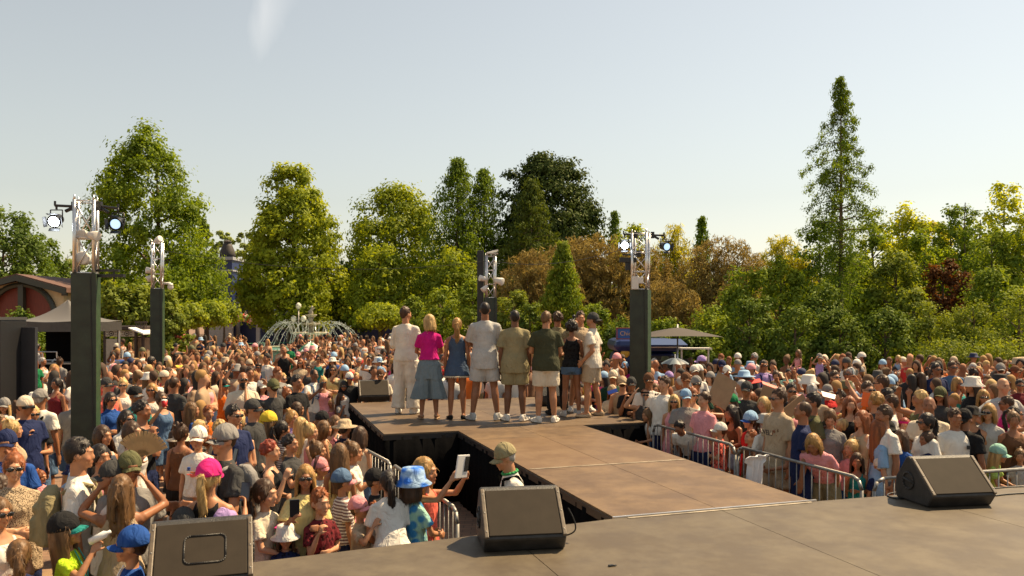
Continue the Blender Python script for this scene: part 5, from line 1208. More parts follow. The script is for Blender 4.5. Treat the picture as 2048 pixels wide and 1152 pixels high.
def bottom_mesh(rig, style, vox, loose=1.0, seed=0):
    mb = MB(); K = rig.K; b = rig.P.get('build', 1.0); g = K['leg'] * b ** .5; w = .15 if rig.kind == 'k' else .172; zw = 1.02 if style != 'trousers_low' else .98
    k_ = .82 if rig.kind == 'k' else 1.0
    if style in ('skirt', 'miniskirt', 'culottes'):
        z0 = dict(skirt=.55, miniskirt=.74, culottes=.34)[style]; q = dict(skirt=.10, miniskirt=.045, culottes=.13)[style]; R = []
        for z in np.arange(z0, zw + .04, .03):
            t = (zw - z) / (zw - z0); base = np.interp(z, [z0, .9, zw], [.18, .18, .14]); by = np.interp(z, [z0, .9, zw], [.13, .13, .10]); R.append((0, .008, z, (base + q * max(0, t) ** 1.3) * k_, (by + q * .8 * max(0, t) ** 1.3) * k_))
        if style == 'culottes':
            mb.loft([r for r in R if r[2] > .66], 28)
            for q_ in (-1, 1): mb.loft([(q_ * (.075 + .075 * (.7 - z) / .4), .01, z, .115 + .05 * (.72 - z) / .4, .15 + .045 * (.72 - z) / .4) for z in np.arange(z0, .80, .04)], 20)
        else: mb.loft(R, 28)
        V, Q = remesh(mb.arrays(), vox, 2, .5)
        th = np.arctan2(V[:, 1], V[:, 0]); d = sm(zw - V[:, 2], .1, .5); V = V + np.stack([np.cos(th), np.sin(th), 0 * th], 1) * (d * .014 * np.sin(th * 13 + V[:, 2] * 4))[:, None]
        return V, Q
    mb.loft([(0, .004, z, x * k_ * b, y * k_ * b) for z, x, y in ((.80, .155, .12), (.9, .180, .132), (.97, .172, .122), (zw, .158, .112), (zw + .02, .155, .108))], 20)
    f = dict(shorts=.78, shortshorts=.3, trousers=1.93, wide=1.95, leggings=1.95)[style]; lo = dict(shorts=.022, shortshorts=.014, trousers=.018, wide=.035, leggings=.004)[style] * (.6 + .4 * loose)
    for H_, Kn, An, toe in legs(rig):
        e1 = lo + .008
        if f <= 1: mb.tube(H_, H_ + (Kn - H_) * f, .092 * g + e1, (.086 - .028 * f) * g + e1 + .018 * loose * (style == 'shorts'), 14)
        else:
            mb.tube(H_, Kn, .090 * g + e1, .058 * g + e1, 14); mb.ball(Kn, .060 * g + e1, 10, 8); mb.tube(Kn, Kn + (An - Kn) * (f - 1) + [0, 0, -.02], .058 * g + e1, (.045 if style != 'wide' else .075) * g + e1, 14)
    V, Q = remesh(mb.arrays(), vox, 2, .5); return folds(V, Q, .004 * loose + .001, seed + 9, 1.6), Q
def shoe_mesh(rig, vox, style='sneaker'):
    out = []
    for H_, Kn, An, toe in legs(rig):
        mb = MB(); d = np.array([math.sin(toe), -math.cos(toe), 0]); R = Rm('Z', toe); g0 = np.array([An[0], An[1], 0])
        def bl(c, r): mb.ball(g0 + R @ np.array(c), r, 12, 8, rot=R)
        if style == 'sandal':
            bl((0, -.05, .012), (.045, .13, .014)); bl((0, -.12, .035), (.046, .012, .03)); bl((0, .03, .06), (.042, .05, .012))
        else:
            h = .052 if style == 'sneaker' else .036
            bl((0, .035, h), (.043, .05, h + .012)); bl((0, -.05, h * .8), (.046, .09, h * .85)); bl((0, -.13, h * .6), (.050, .055, h * .68)); bl((0, -.05, .014), (.051, .145, .017))
            if style == 'sneaker': mb.tube(g0 + [0, 0, .06], g0 + [0, .005, .115], .046, .043, 12)
        V, Q = remesh(mb.arrays(), vox, 1, .4); V[:, 2] = np.maximum(V[:, 2], .002); out.append((V, Q))
    return out
# hair and hats live in the head frame
HDEC = .5
def hair_mesh(style, vox, seed=0):
    rg = np.random.default_rng(seed + 40); mb = MB(); fr = 0
    cap = lambda k=1.0, y=.026, z=.135: mb.ball((0, y, z), (.083 * k, .098 * k, .100 * k), 18, 12)
    def strand(pts, r):
        for i in range(len(pts) - 1): mb.tube(pts[i], pts[i + 1], r * (1 - .5 * i / len(pts)), r * (1 - .5 * (i + 1) / len(pts)), 6)
    if style == 'short':
        cap(1.0); mb.ball((0, .06, .10), (.070, .055, .075), 12, 8)
        for i in range(46):
            th = rg.uniform(0, 6.28); ph = rg.uniform(.15, 1.25); p = np.array([.078 * math.cos(th) * math.sin(ph), .026 + .092 * math.sin(th) * math.sin(ph), .135 + .096 * math.cos(ph)])
            if p[1] < -.075: continue
            mb.tube(p, p * 1.0 + [rg.normal(0, .012), -.012 + rg.normal(0, .01), .016], .012, .005, 5)
    elif style == 'buzz': cap(.965, .024, .128); mb.ball((0, .06, .095), (.064, .046, .07), 12, 8)
    elif style in ('long', 'pony', 'bob', 'blown', 'bun', 'halfup'):
        cap(1.05); mb.ball((0, .065, .09), (.072, .052, .085), 12, 8)
        for q in (-1, 1): mb.ball((q * .066, -.005, .12), (.020, .06, .065), 10, 8)
        if style in ('long', 'blown', 'halfup', 'bob'):
            L = dict(long=.34, blown=.36, halfup=.30, bob=.12)[style]; n = 30
            for i in range(n):
                a = math.radians(-28 + 236 * i / (n - 1)); x, y = math.cos(a), math.sin(a); le = L * rg.uniform(.8, 1.08)
                bx = .10 if style == 'blown' else 0
                pts = [(.078 * x, .02 + .088 * y, .14), (.090 * x, .022 + .098 * y, .07), (.096 * x + bx * .4, .028 + .100 * y, .0), (.096 * x + bx * 1.2 + rg.normal(0, .008), .036 + .092 * y, -le * .5), (.086 * x + bx * 2 + rg.normal(0, .015), .040 + .085 * y + rg.normal(0, .008), -le + bx * .8)]
                if style == 'bob': pts = pts[:3] + [(.088 * x, .03 + .09 * y, -le * .5)]
                strand(pts, .020)
        if style in ('pony', 'halfup'):
            z0 = .13 if style == 'pony' else .16
            for i in range(9):
                j = rg.normal(0, .012, 2); strand([(0, .10, z0), (j[0], .155, z0 + .01), (j[0] * 2, .175 + j[1], z0 - .09), (j[0] * 2.4, .15 + j[1] * 1.5, z0 - .2), (j[0] * 2.4, .13 + j[1], z0 - .30 + rg.normal(0, .02))], .020)
        if style == 'bun':
            for i in range(16):
                p = rg.normal(0, .022, 3); mb.ball((p[0], .075 + p[1], .215 + p[2]), .024, 6, 5)
    elif style in ('curly', 'afro', 'curlylong'):
        n, R, s = dict(curly=(150, .098, .017), afro=(260, .125, .020), curlylong=(230, .11, .018))[style]
        cap(1.0 if style == 'curly' else 1.15)
        for i in range(n):
            v = nrm(rg.normal(0, 1, 3))
            if v[1] < -.35 and v[2] < .45 or v[2] < -.55: continue
            p = np.array([0, .03, .13]) + v * R * np.array([.86, .95, 1.0]) * rg.uniform(.93, 1.07); mb.ball(p, s * rg.uniform(.8, 1.3), 6, 4)
        if style == 'curlylong':
            for i in range(90):
                a = math.radians(rg.uniform(-20, 200)); p = (.1 * math.cos(a), .04 + .09 * math.sin(a), rg.uniform(-.16, .1)); mb.ball(p, .024, 6, 4)
    V, Q = remesh(mb.arrays(), vox, 1, .4, HDEC)
    if vox < .015 and style != 'buzz':
        Nn = normals(V, Q); idx = rg.choice(len(V), 420 if style in ('long', 'blown', 'pony', 'halfup', 'curlylong') else 260); rv, rq = [], []
        for i in idx:
            p, n_ = V[i], Nn[i]
            if (p[1] < -.06 and p[2] < .12) or p[2] > .19: continue
            d = np.array([rg.normal(0, .35), .25 + rg.normal(0, .3), -1.0]) if style not in ('curly', 'afro') else rg.normal(0, 1, 3)
            d = nrm(d - n_ * np.dot(d, n_)); sd2 = nrm(np.cross(d, n_)) * rg.uniform(.0012, .0026); L_ = rg.uniform(.03, .09) if style not in ('curly', 'afro', 'short') else rg.uniform(.015, .035)
            a, b_, c_ = p - n_ * .002, p + d * L_ * .5 + n_ * rg.uniform(.004, .010), p + d * L_ + n_ * rg.uniform(.0, .012)
            k0 = len(V) + len(rv); rv += [a - sd2, a + sd2, b_ + sd2, b_ - sd2, c_ + sd2 * .4, c_ - sd2 * .4]; rq += [[k0, k0 + 1, k0 + 2], [k0, k0 + 2, k0 + 3], [k0 + 3, k0 + 2, k0 + 4]]
        ribs = (np.array(rv), np.array(rq))
    else: ribs = None
    if style not in ('buzz',):
        th = np.arctan2(V[:, 1] - .03, V[:, 0]); V = V + normals(V, Q) * (.0022 * np.sin(th * 46 + 3 * np.sin(V[:, 2] * 30)))[:, None]
    if ribs is not None and len(ribs[0]): V = np.vstack([V, ribs[0]]); Q = np.vstack([Q, ribs[1]])
    return V, Q
def cap_mesh(back=False):
    d = MB(); R = [(0, .018, z, .093 * math.sqrt(max(.001, 1 - ((z - .12) / .118) ** 2)), .108 * math.sqrt(max(.001, 1 - ((z - .12) / .118) ** 2))) for z in (.120, .135, .155, .175, .195, .212, .226, .2345)]
    R = [(0, .018, .108, .092, .107)] + R; d.loft(R, 24); d.ball((0, .018, .239), (.008, .008, .005), 8, 4)
    b = MB(); sg = 1 if back else -1; V = []; n = 13
    for k in range(5):
        q = k / 4
        for i in range(n):
            a = math.pi * (i / (n - 1)); x = .074 * math.cos(a) * (1 - .12 * q); y = sg * (.052 + .030 * math.sin(a) + .085 * q * math.sin(a) ** .5); V.append([x, .018 + y, .117 - .030 * (x / .074) ** 2 - .022 * q])
    F_ = [(k * n + i, k * n + i + 1, (k + 1) * n + i + 1, (k + 1) * n + i) for k in range(4) for i in range(n - 1)]
    m = len(V); V2 = [[v[0], v[1], v[2] + .005] for v in V]; b.add(V + V2, [f[::-1] for f in F_] + [tuple(i + m for i in f) for f in F_] + [(4 * n + i, 4 * n + i + 1, 4 * n + i + 1 + m, 4 * n + i + m) for i in range(n - 1)])
    return d, b
def hat_mesh(style):
    d = MB()
    if style == 'bucket': d.loft([(0, .012, .085, .150, .158), (0, .012, .09, .152, .160), (0, .012, .128, .100, .112), (0, .012, .20, .088, .098), (0, .012, .222, .078, .088), (0, .012, .228, .03, .03)], 26)
    elif style == 'sunhat': d.loft([(0, .012, .118, .190, .20), (0, .012, .122, .192, .202), (0, .012, .135, .098, .112), (0, .012, .20, .088, .100), (0, .012, .228, .065, .075), (0, .012, .232, .02, .02)], 28)
    elif style == 'headband':
        d.loft([(0, .02, .135, .088, .104), (0, .018, .165, .088, .102)], 24, cap=False)
    return d
def glasses_mesh():
    g = MB()
    for q in (-1, 1):
        g.ball((q * .033, -.101, .103), (.029, .008, .020), 12, 8); g.tube((q * .06, -.092, .108), (q * .078, .01, .10), .0045, n=5)
    g.tube((-.012, -.108, .108), (.012, -.108, .108), .0045, n=5); return g

CACHE = {}
def cached(key, fn):
    if key not in CACHE: CACHE[key] = fn()
    return CACHE[key]
def as_mesh(name, arr, m):
    V, Q = arr[0], arr[1]; return mesh_np(name, V, Q, m, True, arr[2] if len(arr) > 2 else None)
def mb_arr(mb): return np.vstack(mb.v), mb.f

# ------------------------------------------------------------ people: colours
C = dict(white=(.68, .64, .57), cream=(.62, .53, .40), beige=(.42, .32, .21), tan=(.33, .22, .13), black=(.012, .012, .013), charcoal=(.045, .045, .045), grey=(.22, .21, .20), pale_grey=(.42, .41, .39),
         navy=(.012, .02, .07), blue=(.015, .065, .26), light_blue=(.25, .40, .58), denim=(.08, .14, .24), slate=(.15, .19, .21), offwhite=(.66, .60, .50), deep_olive=(.05, .052, .026), dusk=(.055, .085, .14), teal=(.02, .22, .20), mint=(.30, .52, .42), green=(.01, .16, .06), olive=(.10, .10, .045), lime=(.42, .62, .02), light_green=(.35, .48, .10),
         yellow=(.62, .45, .04), pale_yellow=(.62, .52, .22), orange=(.75, .16, .015), red=(.48, .02, .02), maroon=(.14, .015, .02), pink=(.68, .28, .30), hot_pink=(.62, .02, .18), magenta=(.50, .008, .17), lilac=(.38, .26, .52), purple=(.16, .05, .25), brown=(.13, .06, .03), rust=(.32, .10, .03), coral=(.75, .14, .10), khaki=(.26, .22, .12), dark_green=(.012, .05, .03))
SKIN = dict(f=(.41, .19, .095), t=(.29, .12, .055), p=(.48, .25, .14), o=(.24, .10, .048), d=(.075, .035, .02), b=(.15, .065, .032))
HAIR = dict(blond=(.30, .165, .05), light=(.43, .28, .11), dblond=(.12, .062, .024), brown=(.05, .024, .011), dark=(.016, .011, .009), ginger=(.20, .06, .016), grey=(.34, .32, .30), red=(.20, .03, .012))
NAMES = dict(tee='T-shirt', shirt='shirt', tank='tank top', crop='crop top', dress='dress', long='long sleeved top', bigtee='loose T-shirt')
HATN = dict(cap='cap', backcap='backward cap', bucket='bucket hat', sunhat='sun hat', headband='headband')
POSEN = dict(stand='', hips='hands on hips', hip1='one hand on hip', crossed='arms folded', shade='shading the eyes with one hand', shade2='both hands at the brow', phone='holding both hands up in front', phonehi='holding a phone up high', raise_='', chin='hand at the chin',
             drink='drinking', clasp='hands together', rail='leaning on the rail', lean='bending over the rail', fan='holding a hand fan', carry='forearms held out', sit='sitting on shoulders', touch='one hand at the head')
POSEN['raise'] = 'one arm raised high'

def cname(c): return c.replace('_', ' ')
PEOPLE = []
def make_person(x, y, z, rz, h, kind, pose, hair, hcol, skin, top, tcol, bot, bcol, hat=None, hatc=None, brimc=None, glasses=False, shoes=None, shoec='white', over=None, vox=.0105, group='spectators in the crowd', pat=None, loose=1.0, label=None, hairtint=None, name='person'):
    okey = repr(sorted((over or {}).items())); key = (kind, pose, okey, vox); k = h / 1.75
    rig = Rig(kind, pose, over)
    t = empty(name, (x, y, z), rz, label, 'person', group); t.scale = (k, k, k)
    t['_x'] = 1
    def part(nm, me, col, m_=None):
        o = obj(nm, me, t); o.color = (*col, 1)
        if m_ is not None and m_ is not PM['cloth']: o.material_slots[0].link = 'OBJECT'; o.material_slots[0].material = m_
        return o
    part('body', cached(('body',) + key, lambda: as_mesh('body', body_mesh(rig, vox), PM['skin'])), SKIN[skin])
    cm = PM[pat or 'cloth']; lk = round(loose, 1)
    tk = 'none' if top in ('tank', 'crop', 'dress') else pose
    if top: part('dress' if top == 'dress' else 'top', cached(('top', kind, tk if not rig.lean else pose, okey, top, vox, lk), lambda: as_mesh('top', top_mesh(rig, top, vox * 1.45, loose), PM['cloth'])), C[tcol], cm)
    if bot and not (top == 'dress'):
        part('skirt' if 'skirt' in bot else bot.replace('shortshorts', 'shorts').replace('wide', 'trousers'), cached(('bot', kind, 'sit' if pose == 'sit' else '', okey if over and ('spread' in over or 'build' in over or 'step' in over) else '', bot, vox, lk), lambda: as_mesh('bottom', bottom_mesh(rig, bot, vox * 1.7, loose), PM['cloth'])), C[bcol])
    p, R, hd = rig.headM()
    def hpart(nm, me, col, parent=None, s=1.0):
        o = obj(nm, me, parent or t)
        if parent is None: o.location = p; o.rotation_euler = R.to_euler(); o.scale = (hd * s,) * 3
        o.color = (*col, 1); return o
    if hair and hair != 'bald':
        hh = 'buzz' if (hat and hair in ('short', 'curly')) else hair
        hpart('hair', cached(('hair', hh, vox), lambda: as_mesh('hair', hair_mesh(hh, .0095 if vox < .011 else .012), PM['hair'])), hairtint or HAIR[hcol])
    if hat:
        hs = 1.12 if hair in ('long', 'pony', 'bob', 'bun', 'halfup', 'blown') else 1.03
        if hair in ('afro', 'curlylong'): hs = 1.1
        if hat in ('cap', 'backcap'):
            dm = cached(('cap', hat), lambda: tuple(mesh_np(n_, *mb_arr(m_), PM['cloth'], True) for n_, m_ in zip(('cap', 'brim'), cap_mesh(hat == 'backcap'))))
            c_ = hpart('cap', dm[0], C[hatc], None, hs); hpart('brim', dm[1], C[brimc or hatc], c_)
        else:
            ho = hpart('headband' if hat == 'headband' else 'hat', cached(('hat', hat), lambda: mesh_np('hat', *mb_arr(hat_mesh(hat)), PM['cloth'], True)), C[hatc], None, hs)
            if pat == 'tie_dye': ho.material_slots[0].link = 'OBJECT'; ho.material_slots[0].material = PM['tie_dye']; ho.color = (.28, .42, .62, 1)
    if glasses: hpart('sunglasses', cached(('gl',), lambda: mesh_np('sunglasses', *mb_arr(glasses_mesh()), PM['gloss'], True)), (.01, .01, .012))
    if shoes:
        sm_ = cached(('shoe', kind, okey, shoes, vox), lambda: [as_mesh('shoe', a, PM['cloth']) for a in shoe_mesh(rig, .010, shoes)])
        for m_ in sm_: part('shoe', m_, C[shoec])
    hm = rig.hands(); Mw = Matrix.Translation((x, y, z)) @ Matrix.Rotation(rz, 4, 'Z') @ Matrix.Scale(k, 4)
    info = dict(o=t, x=x, y=y, h=h, kind=kind, pose=pose, hat=hat, hatc=hatc, brimc=brimc, top=top, tcol=tcol, bot=bot, bcol=bcol, pat=pat, glasses=glasses, M=Mw, hands={q: (Mw @ Vector(v[0]), (Mw.to_3x3() @ Vector(v[1])).normalized()) for q, v in hm.items()}, head=Mw @ Vector(p), HR=Mw.to_3x3() @ R, k=k, label=label)
    if group == 'spectators in the crowd': PEOPLE.append(info)
    return info
# ------------------------------------------------------------ performers on the platform
rad = math.radians
GP = 'performers standing on the platform'
def perf(x, yf, ytop, yaw, kind, pose, hair, hcol, skin, top, tcol, bot, bcol, label, **kw):
    p = on_stage(x, yf); h = (yf - ytop) / (F / p[1]) * 1.0
    return make_person(p[0], p[1], STG + .002, rad(yaw), h, kind, pose, hair, hcol, skin, top, tcol, bot, bcol, vox=.0092, group=GP, label=label, **kw)
perf(812, 827, 614, 165, 'm', 'crossed', 'short', 'brown', 'f', 'long', 'offwhite', 'wide', 'offwhite', 'person in long sleeved cream shirt and loose cream trousers, back turned, arms folded', shoes='sneaker', shoec='white', over=dict(hy=-.5, spread=.06), loose=1.1)
bagp = perf(858, 838, 627, 186, 'w', 'clasp', 'bob', 'light', 't', 'fitted', 'magenta', 'culottes', 'slate', 'person in magenta top and wide grey blue culottes, head turned aside', shoes='sandal', shoec='tan', over=dict(hy=.75, spread=.04, hp=.1), loose=.4)
lace = perf(914, 838, 634, 182, 'w', 'stand', 'pony', 'blond', 't', 'tank', 'dusk', 'miniskirt', 'dusk', 'person in sleeveless denim blue top and mini skirt with lace hem', shoes='slipper', shoec='black', over=dict(spread=.03))
perf(970, 840, 604, 180, 'm', 'clasp', 'buzz', 'dark', 'o', 'bigtee', 'pale_grey', 'shorts', 'pale_grey', 'tallest person on the platform, in pale grey T-shirt and long shorts', shoes='sneaker', shoec='pale_grey', over=dict(spread=.12, toe=.6), loose=1.3)
perf(1030, 842, 620, 176, 'm', 'stand', 'buzz', 'dark', 'b', 'bigtee', 'khaki', 'shorts', 'khaki', 'person in taupe T-shirt and taupe shorts with white trainers, back turned', shoes='sneaker', shoec='white', over=dict(spread=.05, toe=.5, build=1.08), loose=1.3)
perf(1092, 845, 624, 186, 'm', 'crossed', 'short', 'dblond', 'f', 'shirt', 'deep_olive', 'shorts', 'cream', 'person in dark olive shirt and cream shorts, arms folded, back turned', shoes='sneaker', shoec='white', over=dict(hy=-.7, hp=.2, spread=.05, toe=.5, build=1.08), loose=1.3)
perf(1115, 829, 624, 185, 'm', 'clasp', 'curly', 'brown', 't', 'shirt', 'khaki', 'trousers', 'black', 'person in checked grey brown shirt and black trousers, half hidden behind the olive shirt', shoes='sneaker', shoec='black', pat='check', over=dict(spread=.04))
perf(1143, 833, 641, 178, 'w', 'carry', 'afro', 'dark', 'o', 'tank', 'black', 'shortshorts', 'denim', 'person in black floral top and denim shorts beside the checked shirt', shoes='sneaker', shoec='pale_grey', pat='floral', over=dict(spread=.06))
mcp = perf(1161, 824, 623, 8, 'm', 'drink', 'short', 'brown', 'f', 'tee', 'beige', 'shorts', 'beige', 'person facing the camera on the platform, in beige with white socks, holding a microphone', shoes='sneaker', shoec='white', over=dict(hp=0))
perf(1184, 833, 626, -112, 'm', 'stand', 'buzz', 'brown', 'f', 'shirt', 'offwhite', 'shorts', 'beige', 'person in dark backward cap and cream short sleeved shirt, at the end of the performers', hat='backcap', hatc='charcoal', shoes='slipper', shoec='beige', over=dict(spread=.1, L=((.2, .25, -1), (-.1, -.75, -.75)), R=((.2, .2, -1), (0, -.6, -.8)), step=.07), loose=1.2)
# lace hem, bag, microphone, socks
lh = MB()
for k in range(40):
    a0, a1 = 2 * math.pi * k / 40, 2 * math.pi * (k + 1) / 40
    lh.tube((.232 * math.cos(a0), .008 + .175 * math.sin(a0), .735), (.232 * math.cos(a1), .008 + .175 * math.sin(a1), .735), .010, n=5); lh.ball((.232 * math.cos(a0), .008 + .175 * math.sin(a0), .722), .013, 5, 4)
lh.build('lace_hem', mat('lace', (.5, .42, .3), .8), lace['o'])
def in_hand(info, side, name, mbs, mt, label, cat, group=None, tilt=0.0, off=(0, 0, 0)):
    o = mbs.build(name, mt, None, True); p, d = info['hands'][side]; o.location = p + Vector(off); tag(o, label, cat, group); return o
mb = MB(); mb.ball((0, 0, -.10), (.085, .05, .07), 12, 8); mb.tube((-.05, 0, -.06), (0, 0, .02), .008); mb.tube((.05, 0, -.06), (0, 0, .02), .008)
in_hand(bagp, -1, 'handbag', mb, mat('red_leather', (.5, .01, .012), .35), 'small red handbag hanging from the hand of the person in magenta', 'bag', off=(.20, 0, -.18))
mb = MB(); mb.tube((0, 0, -.1), (0, 0, .06), .014, .018); mb.ball((0, 0, .085), .028, 10, 8)
in_hand(mcp, -1, 'microphone', mb, M_black, 'black microphone held by the performer who faces the camera', 'microphone')
# crew member in the pit
def top_z(kind, pose, over, h):
    p, R, hd = Rig(kind, pose, over).headM(); q = p + np.array(R) @ np.array([0, .015, .215 * hd]); k = h / 1.75; return q[2] * k, p[0] * k, p[1] * k
def place(x, ytop, h, kind, yaw, pose, D=None, over=None):
    zt, hx, hy = top_z(kind, pose, over, h); z = 0.0
    if D is None: D = (CT - zt) * F / (ytop - HOR)
    else: z = CT - (ytop - HOR) / F * D - zt
    a = rad(yaw); X = (x - 1024) / F * D; return X - (hx * math.cos(a) - hy * math.sin(a)), D - (hx * math.sin(a) + hy * math.cos(a)), z
over = dict(lean=.22, hp=.25)
x, y = (1030 - 1024) / F * 6.95 + .06, 6.95
cr = make_person(x, y, 0, rad(-80), 1.66, 'm', 'clasp', 'buzz', 'grey', 'f', 'shirt', 'white', 'trousers', 'charcoal', hat='cap', hatc='khaki', glasses=False, vox=.0092, over=over, group=None, label='crew member in tan cap, white shirt, green collar and dark braces, down in the pit')
cr['o'].name = 'person'
rg_ = Rig('m', 'clasp', over)
for q in (-1, 1):
    mb = MB(); pts = [(q * .075, -.125, 1.05), (q * .088, -.135, 1.25), (q * .10, -.075, 1.455), (q * .09, .06, 1.45), (q * .05, .135, 1.25), (0, .13, 1.1)]
    mb.path([tuple(rg_.full([p])[0]) for p in pts], .014, 6); mb.build('brace_strap', M_cloth_black, cr['o'], True)
mb = MB()
for i in range(14):
    a0, a1 = 2 * math.pi * i / 14, 2 * math.pi * (i + 1) / 14; mb.tube(rg_.full([[.073 * math.cos(a0), .012 + .07 * math.sin(a0), 1.485]])[0], rg_.full([[.073 * math.cos(a1), .012 + .07 * math.sin(a1), 1.485]])[0], .013, n=6)
mb.build('collar', mat('green_collar', (.02, .25, .06), .8), cr['o'], True)
mb = MB(); mb.ball((0, 0, 0), (.03, .03, .04), 10, 8); o = mb.build('badge', mat('yellow_plastic', (.8, .42, .02), .5), cr['o'], True); o.location = rg_.full([[.05, -.16, 1.36]])[0]

